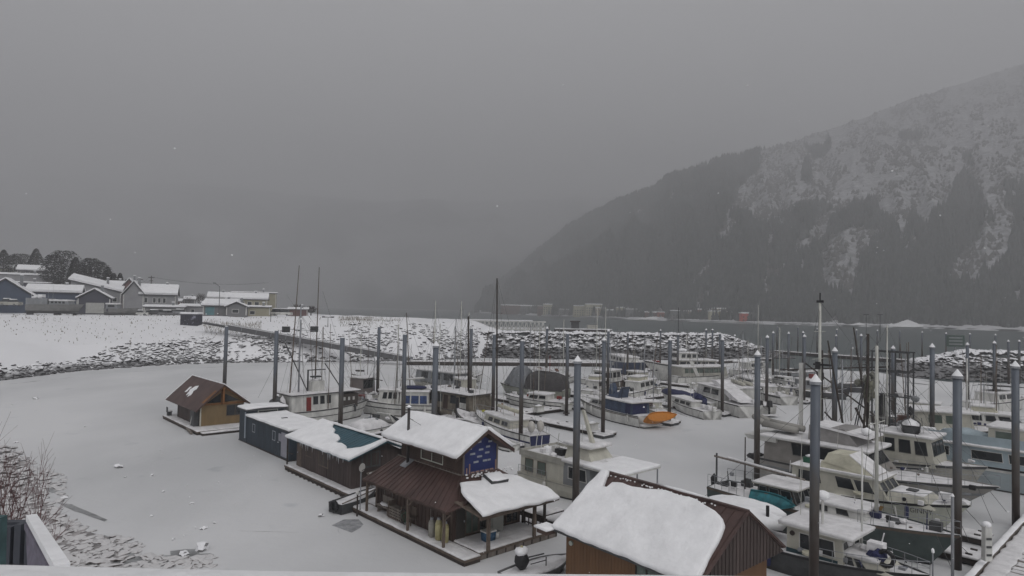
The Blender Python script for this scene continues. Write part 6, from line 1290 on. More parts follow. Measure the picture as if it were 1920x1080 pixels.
# -- tarped boat and the middle rows
b = Boat('big boat under grey tarp at its bow and charcoal tarp amidships', (1062, 748), (938, 738), 4.2, 1.3, mat('pale_green_hull', (.24, .25, .21), .6, .2, 1.5), 'boat', 'tarped_boat', rise=.3)
b.hoopcover(BTARP, .02, .56, 2.5, tail=.16, seed=4); b.hoopcover(GTARP, .53, .80, 3.0, name='tarp_cover', tail=.22, seed=9); b.part('tarp_tail', MB().hexa([(b.L*.78, -1.2, 1.6), (b.L*.93, -.4, 1.7), (b.L*.93, .4, 1.7), (b.L*.78, 1.2, 1.6), (b.L*.78, -.4, 4.0), (b.L*.92, -.1, 1.9), (b.L*.92, .1, 1.9), (b.L*.78, .4, 4.0)]), GTARP)
b.part('tarp_snow', MB().blob((b.L*.42, 0, 3.85), 1.3, .6, .2, 3), SNOWB, True); b.heap(10, .1, .5, 1.2, 3.8, (SNOWB, mat('rusty_gear', (.16, .08, .06)), DGREY, SNOWB), seed=4); b.mast(.25, 4, .05, RED, z0=2, stays=False)
b = Boat('low white boat moored in front of the charcoal tarped boat', (1072, 770), (945, 757), 3.4, 1.1, WHITE, rise=.3, stripe=(DGREY, .5, .6)); b.cabin(.3, .6, 2.2, .7, m=WHITE, sw=((.1, .4), (.5, .9)), snow=.15); b.heap(12, .05, .95, 2.2, 1.3, (SNOWB, RED, DGREY, SNOWB, CREAM), (.1, .28), seed=14); b.rails(.6, 1)
b = Boat('grey workboat with dark hull and cluttered deck behind the kayak boat bow', at(1118, 735), at(1190, 722), 3.6, 1.5, mat('taupe_hull', (.16, .14, .13)), world=True, rise=.3); z = b.cabin(.1, .45, 2.6, 1.7, m=WHITE, sw=((.1, .3), (.4, .6), (.7, .9)), bw=2, snow=.15); b.heap(14, .0, 1, 3, 1.8, (SNOWB, GREEN, DGREY, SNOWB, WHITE), seed=15); b.mast(.5, 6.5, .06, STEEL, z0=z, sp=((.6, 1.5),))
b = Boat('white cabin cruiser with blue canvas cockpit, blue covered frame and orange kayak on its stern', (1216, 801), (1084, 769), 3.4, 1.25, WHITE, 'cabin cruiser', 'cabin_cruiser', rise=.5, stripe=(WOODM, .80, .86), boot=BLACK, rake=.14)
z = b.cabin(.10, .50, 2.6, 1.3, m=BLUEG, sw=((.05, .2),), glass=NAVY, frame=NAVY, roof=WHITE, over=.3, snow=.13, front=.15, wh=(.1, .9), bw=1); b.cabin(.48, .74, 2.1, .7, m=WHITE, sw=((.1, .4), (.5, .85)), fw=2, snow=.12, front=.7); 
b.part('door', MB().box(b.L*.11, b.L*.16, -1.35, -1.31, 1.3, 2.35), BRWN); b.part('blue_frame_cover', MB().hexa([(b.L*.34, -.8, z+.1), (b.L*.5, -.8, z+.1), (b.L*.5, .8, z+.1), (b.L*.34, .8, z+.1), (b.L*.30, -.6, z+1.4), (b.L*.36, -.3, z+.8), (b.L*.36, .3, z+.8), (b.L*.30, .6, z+1.4)]), BLUEG); b.part('blue_frame_cover', MB().blob((b.L*.47, 0, z+.7), .5, .6, .75, 7, .35, 2), BLUEG)
for xx in (.27, .52): b.part('frame_hoop', MB().path([(b.L*xx, -.9, z), (b.L*xx, -.8, z+1.3), (b.L*xx, .8, z+1.3), (b.L*xx, .9, z)], .035), BLACK)
b.heap(6, .5, .75, 1.2, z, (SNOWB,), seed=5); b.rails(.5, 1, .55); b.ring(.24, ORNG); 
kx = at(1210, 779, 1.2); kp = b
k_ = Boat('bright orange kayak lying across the stern of the blue canvas cruiser', Vector((14.4, 69.9, 0)), Vector((17.9, 71.9, 0)), 1.15, .55, ORNK, 'kayak', 'kayak', rise=.25, rail=None, boot=ORNK, world=True, z=.95, canoe=True, snow=ORNK, group=None); k_.root.location.z = 1.0; k_.root.rotation_euler = (math.radians(50), 0, k_.rz)
k_.part('hatch', MB().blob((k_.L*.5, 0, .38), .4, .25, .06, 0, 0, 2), mat('dark_orange', (.35, .1, .01)))
b.part('swim_platform', MB().box(-.75, .0, -1.3, 1.3, .18, .30), WHITE); b.part('platform_snow', snow_slab([(-.75, -1.3), (0, -1.3), (0, 1.3), (-.75, 1.3)], .1, lambda x, y, h: (x, y, .3+h), .3, .03), SNOWB, True)
b = Boat('small cream boat with snowy cover between the orange kayak and its pile', (1252, 787), (1195, 765), 2.4, .8, CREAM, rise=.4); b.heap(9, .1, .8, 1.8, 1.1, (SNOWB, BRWN, WHITE, SNOWB), seed=6); b.cabin(.35, .6, 1.6, .8, m=CREAM, sw=((.2, .8),)); b.rails(.1, .4, .6)
b = Boat('white cruiser with dark side windows and purple cloth on its foredeck', (1336, 787), (1258, 762), 2.9, 1.0, WHITE, 'cabin cruiser', 'cabin_cruiser', rise=.3, rail=BLACK); b.cabin(.30, .85, 2.1, .65, m=WHITE, sw=((.08, .22), (.3, .5), (.58, .75)), snow=.12, wh=(.3, .75)); b.part('purple_cloth', MB().blob((b.L*.38, -.4, 2.0), .5, .5, .45, 5, .5, 2), NAVY); b.part('purple_cloth', MB().blob((b.L*.30, -.7, 1.6), .3, .4, .5, 8, .5, 2), NAVY); b.heap(5, .05, .3, 1.8, 1.1, (SNOWB, WHITE), seed=9); b.outboard(0, WHITE, .9)
b = Boat('boat with black and navy boat cover sagging beside the purple cloth cruiser', (1345, 772), (1240, 752), 3.0, 1.1, WHITE, rise=.3); b.hoopcover(NAVY, .25, .98, 1.0, tail=.5); b.hoopcover(SNOWB, .3, .93, 1.1, name='snow_cover', w=.75, tail=.5)
b = Boat('white express cruiser with a long sloping white snow covered canvas and flybridge', (1408, 784), (1300, 752), 3.8, 1.5, WHITE, 'express cruiser', 'express_cruiser', rise=.4)
b.part('sloping_canvas', MB().hexa([(b.L*.04, -1.1, 1.75), (b.L*.2, -1.1, 1.9), (b.L*.2, 1.1, 1.9), (b.L*.04, 1.1, 1.75), (b.L*.46, -.95, 3.75), (b.L*.56, -.95, 3.7), (b.L*.56, .95, 3.7), (b.L*.46, .95, 3.75)]), SNOWB); z = b.cabin(.30, .78, 2.9, 1.4, m=WHITE, sw=((.12, .38), (.45, .7)), fw=2, front=.8, snow=.1); b.rails(.6, 1, .6); b.heap(6, .0, .2, 2.5, 1.7, (SNOWB, WHITE), seed=10)
b = Boat('white motor yacht with rigid dinghy on its upper deck, right of the sloping canvas', (1432, 781), (1345, 742), 3.6, 1.3, WHITE, 'motor yacht', 'motor_yacht', rise=.4); z = b.cabin(.25, .75, 2.8, 1.5, m=WHITE, sw=((.08, .28), (.35, .55), (.62, .85)), fw=2, snow=.15); b.part('dinghy', MB().tube((b.L*.3, -.5, z+.4), (b.L*.55, -.5, z+.4), .25).tube((b.L*.3, .5, z+.4), (b.L*.55, .5, z+.4), .25), CREAM, True); b.mast(.5, 3.5, .05, WHITE, z0=z); b.rails(.6, 1)
for yy in (-.55, .55): b.outboard(yy, BLACK, 1.35, False)
b.part('swim_platform', MB().box(-.9, 0, -1.5, 1.5, .2, .35), SNOWB)
b = Boat('low white motor boat with railed bow right of the twin outboards', (1480, 760), (1388, 738), 3.2, 1.2, WHITE, 'motor boat', 'motor_boat', rise=.4, stripe=(BLACK, .78, .88)); b.cabin(.35, .7, 2.2, .8, m=WHITE, sw=((.1, .4), (.5, .85)), fw=2, snow=.12); b.rails(0, .35, .7, 6, WHITE); b.rails(.6, 1, .6); b.heap(9, .05, .4, 2.4, 1.3, (SNOWB, DGREY, WHITE, CREAM), seed=11)
b = Boat('small white cabin boat far behind the pile pair with low snowy roof', (1440, 742), (1370, 722), 3.0, 1.1, WHITE, rise=.3); b.cabin(.2, .7, 2.3, 1.0, m=WHITE, sw=((.1, .4), (.5, .85)), snow=.15); b.heap(5, .7, 1, 1.2, 1.3, seed=3)
# far side row
b = Boat('yacht bow wrapped in dark blue tarp left of the flared white bow', (1150, 693), (1212, 712), 3.8, 2.2, mat('dark_blue_wrap', (.035, .055, .11), .6, .3, 1), 'boat', 'wrapped_boat', rise=.5, rail=None); b.heap(4, .5, .9, 2, 2.9, (SNOWB,), seed=5)
z = b.cabin(.1, .6, 3.2, 1.2, m=WHITE, sw=((.1, .22), (.3, .42), (.5, .62), (.7, .82)), snow=.2)
b = Boat('tall white yacht with high flared bow, portholes and red fenders on its foredeck', (1352, 714), (1205, 713), 4.6, 2.3, WHITE, 'yacht', 'motor_yacht', rise=.65, rake=.2, rail=DGREY)
z = b.cabin(.12, .62, 3.8, 1.5, m=BEIGE, sw=((.04, .18), (.22, .36), (.42, .56), (.62, .76), (.8, .94)), fw=3, snow=.18); b.cabin(.34, .60, 3.0, 1.2, z0=z, m=WHITE, sw=((.1, .28), (.38, .56), (.66, .84)), fw=3, snow=.15, name='pilothouse')
for u in (.84, .90): b.part('porthole', MB().box(b.L*u, b.L*u+.4, 1.0, 1.06, 1.8, 2.05), DGREY)
for u in (.76, .90): b.part('porthole', MB().box(b.L*u-.2, b.L*u+.2, -1.45 if u < .8 else -.92, -1.35 if u < .8 else -.8, 1.5, 1.75), DGREY)
b.mast(.45, 3.2, .08, WHITE, z0=z+1.3, sp=((.7, 1.6),), stays=False); b.part('radar_dome', MB().blob((b.L*.5, 0, z+1.75), .8, .8, .35, 0, .05, 2), SNOW, True); b.part('red_fender', MB().blob((b.L*.80, -.5, 3.4), .5, .3, .22, 1), RED, True); b.part('red_fender', MB().blob((b.L*.86, .1, 3.6), .4, .3, .2, 4), RED, True)
b = Boat('long low motor yacht with a strip of windows right of the tall white yacht', (1260, 722), (1368, 719), 4.0, 1.6, WHITE, 'motor yacht', 'motor_yacht', rise=.2); z = b.cabin(.08, .85, 3.4, 1.6, m=BEIGE, sw=tuple((.05+k*.11, .14+k*.11) for k in range(8)), snow=.16, roof=WHITE, over=.3, glass=GLASSG); b.part('sloping_stair', MB().hexa([(b.L*.3, -1.8, 1.6), (b.L*.36, -1.8, 1.6), (b.L*.36, -1.75, 1.6), (b.L*.3, -1.75, 1.6), (b.L*.18, -1.8, 4.2), (b.L*.24, -1.8, 4.2), (b.L*.24, -1.75, 4.2), (b.L*.18, -1.75, 4.2)]), WHITE)
b = Boat('white sport boat with a raked arch far behind near the thin pile pair', (1270, 700), (1345, 697), 3.8, 1.4, WHITE, 'sport boat', 'sport_boat', rise=.4); z = b.cabin(.2, .6, 3, 1.2, m=WHITE, sw=((.1, .4), (.5, .8)), front=1.2, snow=.2); b.part('arch', MB().box(b.L*.2, b.L*.24, -1.5, 1.5, 3.2, 4.2), WHITE)
b = Boat('open boat with a white T top canopy right of the long yacht', (1365, 724), (1430, 703), 3.2, 1.0, DGREY, 'boat', 'open_boat', rise=.4); b.part('canopy', MB().box(b.L*.3, b.L*.65, -1.3, 1.3, 3.6, 3.7), WHITE); b.part('canopy_snow', snow_slab([(b.L*.3, -1.3), (b.L*.65, -1.3), (b.L*.65, 1.3), (b.L*.3, 1.3)], .2, lambda x, y, h: (x, y, 3.7+h)), SNOW, True)
for x_ in (.32, .63):
    for yy in (-1.2, 1.2): b.part('canopy_leg', MB().tube((b.L*x_, yy, 1), (b.L*x_, yy, 3.6), .05), STEEL)
b.heap(9, .05, .9, 2, 1.2, (SNOWB, BLACK, DGREY), seed=8)
b = Boat('small snowed over boat in front of the T top boat', (1395, 733), (1450, 716), 2.8, .9, WHITE, rise=.3); b.heap(10, .05, .9, 2, 1.1, (SNOWB, SNOWB, DGREY), seed=28); b.cabin(.35, .65, 1.9, .9, m=WHITE, sw=((.1, .8),), fw=1)
b = Boat('grey aluminium workboat with red box on its house', (1462, 740), (1560, 742), 3.8, 1.3, BEIGE, 'workboat', 'workboat', rise=.25, rail=GREYP); z = b.cabin(.35, .65, 2.8, 1.2, m=GREYP, sw=((.1, .25), (.35, .5), (.6, .8)), snow=.12); b.part('red_box', MB().box(b.L*.58, b.L*.68, -.5, .5, z+.1, z+.8), RED); b.part('black_box', MB().box(b.L*.72, b.L*.82, -.4, .4, z, z+1.1), BLACK); b.heap(9, .02, .35, 2.6, 1.4, (SNOWB, GREYP, DGREY), seed=18)
b = Boat('low dark boat with snowy bow tarp and round black cover on its stern', (1584, 748), (1480, 742), 3.2, .9, DGREY, rise=.3); b.part('round_black_cover', MB().blob((.2, 0, 1.1), .9, .9, .85, 3, .1, 2), BLACK, True); b.heap(6, .3, .95, 2, .9, (SNOWB,), seed=19)
b = Boat('black hulled low boat with folded net beyond the big pile', (1628, 735), (1555, 733), 3.2, .8, DGREY, rise=.2); b.part('net_heap', MB().blob((b.L*.5, 0, .9), 2.4, 1.0, .7, 13, .3, 2), DGREY); b.part('net_snow', MB().blob((b.L*.5, .2, 1.4), 1.8, .6, .25, 15), SNOWB, True)
b = Boat('snowy scow far behind near the ice edge', (1460, 706), (1535, 704), 3.5, .9, GREYP, rise=.1, tr=.95); b.heap(10, .05, .95, 3, .9, (SNOW, SNOWB, DGREY), (.3, .7), seed=21)
# -- beige house boat in the middle
A_ = Vector((2.1, 48.2, 0)); b = Boat('beige house boat with dark sliding windows, snowy upper deck and white raked mast', A_, A_-UA*9.4, 4.0, 1.0, CREAM, 'house boat', 'house_boat', rise=.15, tr=.98, world=True, rail=BEIGE)
z = b.cabin(.02, .46, 3.7, 1.45, z0=.8, m=CREAM, side=.02, front=.02, back=.02, sw=((.12, .30), (.42, .60)), roof=False, snow=0, frame=WOODM, wh=(.30, .85), glass=GLASSG); b.part('bulwark', MB().box(b.L*.01, b.L*.47, -1.9, -1.82, 2.2, 2.62).box(b.L*.01, b.L*.47, 1.82, 1.9, 2.2, 2.62).box(b.L*.01, b.L*.02, -1.9, 1.9, 2.2, 2.6), BEIGE)
b.part('upper_deck_snow', snow_slab([(.1, -1.8), (b.L*.46, -1.8), (b.L*.46, 1.8), (.1, 1.8)], .2, lambda x, y, h: (x, y, 2.25+h), .4, .06), SNOWB, True); b.heap(16, .04, .42, 3.2, 2.5, (SNOWB, SNOW, BLACK, WHITE, DGREY), (.15, .38), seed=33)
z = b.cabin(.46, .72, 3.7, 1.65, z0=.8, m=GREYP, side=.02, front=.2, back=.0, sw=((.2, .45), (.55, .85)), roof=WHITE, over=.1, snow=.16, frame=WHITE); b.cabin(.40, .66, 2.3, .9, z0=z, m=CREAM, side=.25, front=.7, back=.1, roof=WHITE, over=.25, snow=.18, name='flybridge'); b.part('front_canopy', MB().box(b.L*.66, b.L*.99, -2.0, 2.0, 2.42, 2.52), WHITE); b.part('canopy_snow', snow_slab([(b.L*.66, -2.0), (b.L*.99, -2.0), (b.L*.99, 2.0), (b.L*.66, 2.0)], .16, lambda x, y, h: (x, y, 2.52+h), .4, .06, 4), SNOW, True)
for x_ in (.8, .97):
    for yy in (-1.9, 1.9): b.part('canopy_post', MB().tube((b.L*x_, yy, 1), (b.L*x_, yy, 2.42), .05), STEEL)
b.part('raked_mast', MB().hexa([(b.L*.55, -.13, z+.9), (b.L*.58, -.13, z+.9), (b.L*.58, .13, z+.9), (b.L*.55, .13, z+.9), (b.L*.455, -.08, z+3.2), (b.L*.475, -.08, z+3.2), (b.L*.475, .08, z+3.2), (b.L*.455, .08, z+3.2)]), CREAM); b.rails(0, .3, .5)
b = skiff('snow filled skiff with covered outboard in front of the brown porch house', at(1012, 1082, 0), 4.0, 1.7, .55, ANG, mat('grey_hull_skiff', (.13, .13, .13)), rise=.15); b.part('motor_cover', MB().blob((.9, .1, 1.0), .36, .32, .42, 5, .15, 2), BLACK, True); b.part('snow_cap', MB().blob((.9, .1, 1.42), .34, .30, .2, 3, .15, 2), SNOW, True); b.part('tiller', MB().tube((1.2, .1, 1.05), (2.2, -.05, 1.05), .035).tube((1.2, -.2, .85), (2.1, -.3, .85), .025).tube((2.1, -.3, .6), (2.1, -.3, 1.0), .03), DGREY)
b.part('snow_fill', MB().blob((2.0, 0, .5), 1.9, .7, .12, 3, .15, 2), SNOWB, True); b.part('yellow_strap', MB().tube((.9, .1, 1.5), (.9, .1, 1.66), .07), YTANK)
b = skiff('old rowing boat with pale gunwale wedged between the two brown floating houses', at(668, 950, 0), 3.4, 1.4, .6, ANG+.25, DGREY, name='rowing_boat'); b.part('gunwale', MB().tube((0, -.6, .68), (3.3, -.25, .85), .04), WOODL); b.part('tyre', MB().path([(-.1, .3*math.cos(a*.7), .45+.3*math.sin(a*.7)) for a in range(10)], .09), BLACK)
# -- right hand group, bows towards the dock
def onax(bow, L): b_ = Vector(bow); return b_+UA*L, b_
s0, b0 = onax((18.3, 28.7, 0), 9.2)
b = Boat('small tug with cream wheelhouse, dark teal lower panels and snowy roof', s0, b0, 3.1, 1.05, DGREY, 'tug', 'small_tug', rise=.35, world=True, rail=BLACK)
TG = mat('dark_teal_panel', (.025, .06, .075)); z = b.cabin(.37, .66, 2.2, 1.48, z0=.82, m=CREAM, side=.04, front=.15, back=.0, sw=((.25, .42), (.56, .86)), fw=3, roof=WHITE, over=.3, snow=.16, frame=WHITE, wh=(.36, .82)); 
for sy in (-1, 1): b.part('lower_panel', MB().box(b.L*.37, b.L*.63, sy*1.12-.02, sy*1.12+.02, .82, 1.22), TG); b.part('door_jamb', MB().box(b.L*.515, b.L*.53, sy*1.10-.03, sy*1.10+.03, .85, 2.2), TG)
b.cabin(.64, .88, 1.9, .40, z0=1.1, m=CREAM, side=.15, front=.9, snow=.14, sw=((.1, .25), (.35, .5)), wh=(.2, .8)); b.part('vent_disc', MB().tube((b.L*.40, -1.13, 1.95), (b.L*.40, -1.08, 1.95), .12, n=10), WOODD); b.mast(.70, 5.0, .05, WHITE, z0=1.4, stays=False, name='white_pole'); b.part('radar_post', MB().tube((b.L*.52, -.3, z), (b.L*.52, -.3, z+1.3), .07), WHITE); b.part('radar_dome', MB().blob((b.L*.52, -.3, z+1.5), .34, .34, .24, 0, .03, 2), SNOW, True)
b.part('exhaust_stack', MB().tube((b.L*.20, .1, 1.0), (b.L*.20, .1, 2.6), .09), BLACK); b.part('aft_canopy', MB().blob((b.L*.10, .4, 1.7), 1.8, 1.1, .5, 2, .1, 2), SNOW, True); b.rails(.55, 1, .55, 7); b.part('tyre', MB().path([(b.L*.83+.33*math.cos(a*.7), -.55, 1.75+.33*math.sin(a*.7)) for a in range(10)], .10), BLACK); b.part('navy_bag', MB().blob((b.L*.79, -.5, 1.75), .35, .3, .3, 4, .3, 2), NAVY)
b.heap(5, .6, .8, 1.2, 1.8, (SNOWB,), seed=41)
s0, b0 = onax((22.3, 32.6, 0), 13.2)
b = Boat('dark green ketch with stern davits, turquoise skiff on deck and two masts', s0, b0, 3.7, 1.62, HGREEN, 'sailboat', 'ketch', rise=.14, tr=.7, world=True, rail=WOODM, boot=BLACK)
z = b.cabin(.24, .42, 2.1, .95, m=WOODD, sw=((.05, .25), (.35, .6), (.68, .95)), fw=3, roof=BEIGE, over=.25, snow=.10, frame=GREYP, wh=(.2, .85), side=.05); b.cabin(.48, .70, 2.0, .5, m=WHITE, sw=((.1, .3), (.5, .7)), snow=.15, front=.3)
b.mast(.71, 9.2, .11, ALU, sp=((.55, 2.4),), boom=(-3.6, 2.0, .0), name='white_mast'); b.mast(.14, 3.2, .05, WOODD, stays=False, name='mizzen_stub'); b.part('boom_gallows', MB().tube((b.L*-.02, 0, 3.3), (b.L*.42, 0, 2.95), .07), WOODL); b.part('boom_snow', MB().tube((b.L*.05, 0, 3.37), (b.L*.38, 0, 3.08), .07), SNOWB)
b.part('stern_post', MB().tube((-.1, 0, 1.2), (-.1, 0, 3.5), .06), DGREY); b.rails(0, .2, .75, 5, STEEL); b.rails(.68, 1, .65, 6); b.fender(.66, WHITE)
sk = b.root; hp = lambda x, y, zz: b.root.location+Vector((math.cos(b.rz)*x-math.sin(b.rz)*y, math.sin(b.rz)*x+math.cos(b.rz)*y, zz))
b.text('FAITH', .60, -1, .34, mat('lettering_white', (.4, .4, .4)), .62)
b.part('forward_hatch', MB().box(b.L*.74, b.L*.80, -.4, .4, 1.6, 1.85), DGREY); b.part('windlass', MB().box(b.L*.90, b.L*.94, -.2, .2, 1.7, 2.2), DGREY); b.heap(16, .44, .9, 2.2, 1.75, (SNOWB, DGREY, SNOWB, NAVY, WHITE), (.1, .3), seed=44); b.heap(7, .0, .15, 2.2, 1.5, (SNOWB, DGREY, SNOW), seed=45)
b.part('vertical_fender', MB().blob((-.5, .4, 1.5), .25, .2, .6, 3), BLACK, True)
tsk = skiff('turquoise plastic skiff standing on edge along the deck of the dark green ketch', hp(b.L*.34, -1.55, 1.5), 2.8, .9, .3, b.rz, TEAL, snow=False); [tsk.part('hull_rib', MB().box(.3+k*.33, .38+k*.33, -.47, .47, -.02, .06), mat('dark_teal_rib', (.01, .06, .08))) for k in range(7)]; tsk.root.rotation_euler = (math.radians(62), 0, b.rz); tsk.root.location.z = 1.7
b2 = skiff('upturned boat under smooth snow between the tug and the ketch', Vector((13.3, 37.2, .9)), 5.0, 1.8, .5, b.rz, GREYP); b2.hoopcover(SNOW, .02, .97, .75, name='snow_cover', w=1.08, tail=.4)
s0, b0 = onax((25.9, 37.0, 0), 10.6)
b = Boat('cream cabin cruiser with tan hull stripe and cream flybridge canvas', s0, b0, 3.8, 1.5, mat('pale_mint_cream', (.42, .43, .37), .45, .12, 1.2), 'cabin cruiser', 'cabin_cruiser', rise=.42, rake=.16, stripe=(TANS, .62, .80, .0, .68), world=True, rail=BLACK)
z = b.cabin(.10, .66, 3.0, 1.25, m=CREAM, sw=((.08, .34), (.52, .70), (.73, .9)), fw=3, roof=CREAM, over=.12, snow=.06, front=.85, frame=CREAM, wh=(.38, .88), side=.18); b.part('foredeck_house', MB().frustum(b.L*.62, b.L*.86, -1.2, 1.2, 1.6, 2.15, .1, .6, .25), CREAM); b.part('snow_cover', snow_slab([(b.L*.64, -.95), (b.L*.80, -.8), (b.L*.80, .8), (b.L*.64, .95)], .08, lambda x, y, h: (x, y, 2.15+h), .3, .05), SNOWB, True); b.part('hatch', MB().box(b.L*.70, b.L*.75, -.3, .3, 2.2, 2.3), DGREY)
b.cabin(.26, .50, 2.2, .5, z0=z, m=CANV, roof=False, snow=0, front=.3, name='flybridge'); b.part('canvas_top', MB().hexa([(b.L*.28, -1.1, z+.5), (b.L*.56, -1.1, z+.05), (b.L*.56, 1.1, z+.05), (b.L*.28, 1.1, z+.5), (b.L*.30, -.9, z+1.05), (b.L*.42, -.9, z+1.1), (b.L*.42, .9, z+1.1), (b.L*.30, .9, z+1.05)]), CANV)
b.part('canvas_snow', MB().hexa([(b.L*.42, -.9, z+1.11), (b.L*.56, -1.05, z+.10), (b.L*.56, 1.05, z+.10), (b.L*.42, .9, z+1.11), (b.L*.42, -.88, z+1.16), (b.L*.565, -1.03, z+.16), (b.L*.565, 1.03, z+.16), (b.L*.42, .88, z+1.16)]), SNOWB)
b.part('green_box', MB().box(b.L*.13, b.L*.19, -.4, .4, z, z+.4), GREEN); b.part('box_snow', MB().blob((b.L*.16, 0, z+.45), .35, .4, .12, 2), SNOW, True); b.rails(.60, 1, .6, 7); b.text('GINNY', .80, -1, .36, mat('lettering_dark', (.03, .03, .03)), .72)
b.part('porthole', MB().tube((b.L*.72, -1.36, 1.95), (b.L*.72, -1.30, 1.95), .12, n=10), BLACK); b.heap(4, .86, .97, .9, 2.1, (NAVY, SNOWB), seed=50); b.heap(6, 0, .1, 2.6, 1.5, (SNOWB, DGREY), seed=51)
s0, b0 = onax((29.9, 40.2, 0), 14.5)
b = Boat('big white yacht with grey aft bulkhead, long snowy foredeck and cream enclosed flybridge', s0, b0, 4.4, 1.75, mat('light_taupe_hull', (.30, .29, .27), .5, .12, 1), 'motor yacht', 'motor_yacht', rise=.35, rake=.2, stripe=(GREYP, .66, .74), world=True)
z = b.cabin(.03, .58, 3.9, 1.7, m=mat('taupe_grey_wall', (.24, .225, .21)), sw=((.3, .5), (.55, .75)), fw=3, roof=WHITE, over=.35, snow=.16, front=1.3, side=.12, wh=(.45, .9)); b.part('overhang', MB().frustum(-.7, 1.5, -2.1, 2.1, z-.35, z-.02, -.3, 0, -.1), WHITE); b.cabin(.24, .48, 2.8, 1.2, z0=z, m=GCANV, roof=False, snow=0, front=1.0, name='flybridge'); b.part('flybridge_roof', MB().hexa([(b.L*.26, -1.4, z+1.2), (b.L*.52, -1.4, z+.75), (b.L*.52, 1.4, z+.75), (b.L*.26, 1.4, z+1.2), (b.L*.26, -1.35, z+1.35), (b.L*.52, -1.35, z+.9), (b.L*.52, 1.35, z+.9), (b.L*.26, 1.35, z+1.35)]), SNOWB)
b.rails(.5, 1, .65, 9); b.part('snow_ball', MB().blob((b.L*.50, -.9, z+1.2), .38, .38, .3, 3), SNOW, True)
p_ = s0; hp = lambda x, y, zz: b.root.location+Vector((math.cos(b.rz)*x-math.sin(b.rz)*y, math.sin(b.rz)*x+math.cos(b.rz)*y, zz))
d_ = thing('inflatable_dinghy', 'grey inflatable dinghy tilted on the aft upper deck of the big yacht', 'dinghy', hp(.6, -.3, z+.55), b.rz)
for sy in (-.55, .55): MB().tube((-1.6, sy*.55, .55), (-.7, sy, .2), .22, .24, n=10).tube((-.7, sy, .2), (1.9, sy, .0), .24, n=10).blob((-1.6, sy*.55, .55), .22, .2, .22, 0, 0, 2).build('tube', mat('inflatable_grey', (.30, .29, .27), .6), d_, True)
MB().box(-.9, 1.7, -.5, .5, -.1, .02).build('floor', GREYP, d_); MB().blob((.4, 0, .08), 1.2, .45, .12, 2).build('snow_fill', SNOWB, d_, True)
d_ = thing('outboard_motor', 'black covered outboard motor tilted up at the stern of the big yacht', 'outboard motor', hp(-.9, -.2, 1.35), b.rz); MB().blob((0, 0, 0), .75, .35, .34, 4, .25, 2).build('cowling', BLACK, d_, True); MB().tube((.3, 0, -.2), (.9, 0, -.9), .09, n=6).build('leg', DGREY, d_)
s0, b0 = onax((33.2, 45.8, 0), 12.5)
b = Boat('troller with dark mast cluster, lowered booms and a dinghy on its house behind the cruisers', s0, b0, 4.0, 1.7, BEIGE, 'fishing boat', 'fishing_boat', rise=.35, world=True)
z = b.cabin(.48, .78, 3.0, 2.0, m=CREAM, sw=((.1, .3), (.4, .6), (.7, .9)), fw=3, snow=.15); b.mast(.38, 9.5, .14, WOODD, z0=1.6, sp=((.55, 2.8), (.75, 2.0)), name='dark_mast'); b.mast(.10, 8.0, .10, WOODD, z0=1.6, sp=((.6, 2.2),), name='dark_mast')
def loc(b, P):
    q = Vector(P)-b.root.location; c_, s_ = math.cos(b.rz), math.sin(b.rz); return (q.x*c_+q.y*s_, -q.x*s_+q.y*c_, q.z)
PA = lambda px, py, y: atd(px, py, y)
for a_, c_ in ((loc(b, PA(1648, 884, 49.3)), loc(b, PA(1546, 772, 52.5))), (loc(b, PA(1632, 868, 49.6)), loc(b, PA(1546, 820, 52.5))), (loc(b, PA(1636, 780, 51)), loc(b, PA(1662, 885, 50))), (loc(b, PA(1604, 764, 51)), loc(b, PA(1642, 840, 50))), (loc(b, PA(1628, 700, 51)), loc(b, PA(1612, 890, 50))), ((b.L*.36, 1.6, 2.0), (b.L*.2, 3.2, 11.5)), ((b.L*.3, -1.2, 1.8), (b.L*.2, -2.0, 10.5))): b.part('trolling_pole', MB().tube(a_, c_, .10, .06, n=6), WOODD)
for kk in range(5): b.part('flood_light', MB().blob((b.L*.38+U(-.9, .7), U(-.5, .5), 7.3+U(-.3, .5)), .3, .3, .34, kk, .3), mat('lamp_cluster', (.26, .26, .22), .5, .4, 5))
b.part('net_bundle', MB().blob((b.L*.40, -.4, 6.6), .45, .4, .8, 6, .3, 2), mat('hanging_net', (.17, .17, .13), .9, .4, 5)); b.part('ladder', MB().tube((b.L*.28, -.3, 1.7), (b.L*.36, 0, 7.5), .05).tube((b.L*.28, .3, 1.7), (b.L*.36, .3, 7.5), .05), DGREY)
k_ = MB(); 
for i in range(14): k_.tube((b.L*.38, 0, U(7, 11)), (b.L*U(-.15, 1), U(-2, 2), 1.8), .012, n=3)
b.part('rigging', k_, RIG)['kind'] = 'stuff'; b.heap(14, .0, .45, 3.0, 1.9, (SNOWB, RED, DGREY, mat('rust_gear', (.14, .07, .055)), SNOWB), seed=55)
hp = lambda x, y, zz: b.root.location+Vector((math.cos(b.rz)*x-math.sin(b.rz)*y, math.sin(b.rz)*x+math.cos(b.rz)*y, zz))
dk = skiff('dark snow capped dinghy carried on the troller wheelhouse roof', hp(b.L*.62, 0, z+.25), 2.8, 1.3, .5, b.rz+math.pi/2+.3, DGREY); dk.part('black_motor', MB().blob((2.2, 0, 1.3), .25, .22, .4, 3), BLACK, True); dk.part('snow_fill', MB().blob((1.3, 0, .5), 1.2, .5, .25, 4), SNOW, True)
b = Boat('white schooner with very tall white main mast and dark crosstrees', Vector((23.6, 55.0, 0)), Vector((31.1, 47.0, 0)), 3.4, 1.4, WHITE, 'sailboat', 'schooner', rise=.3, world=True)
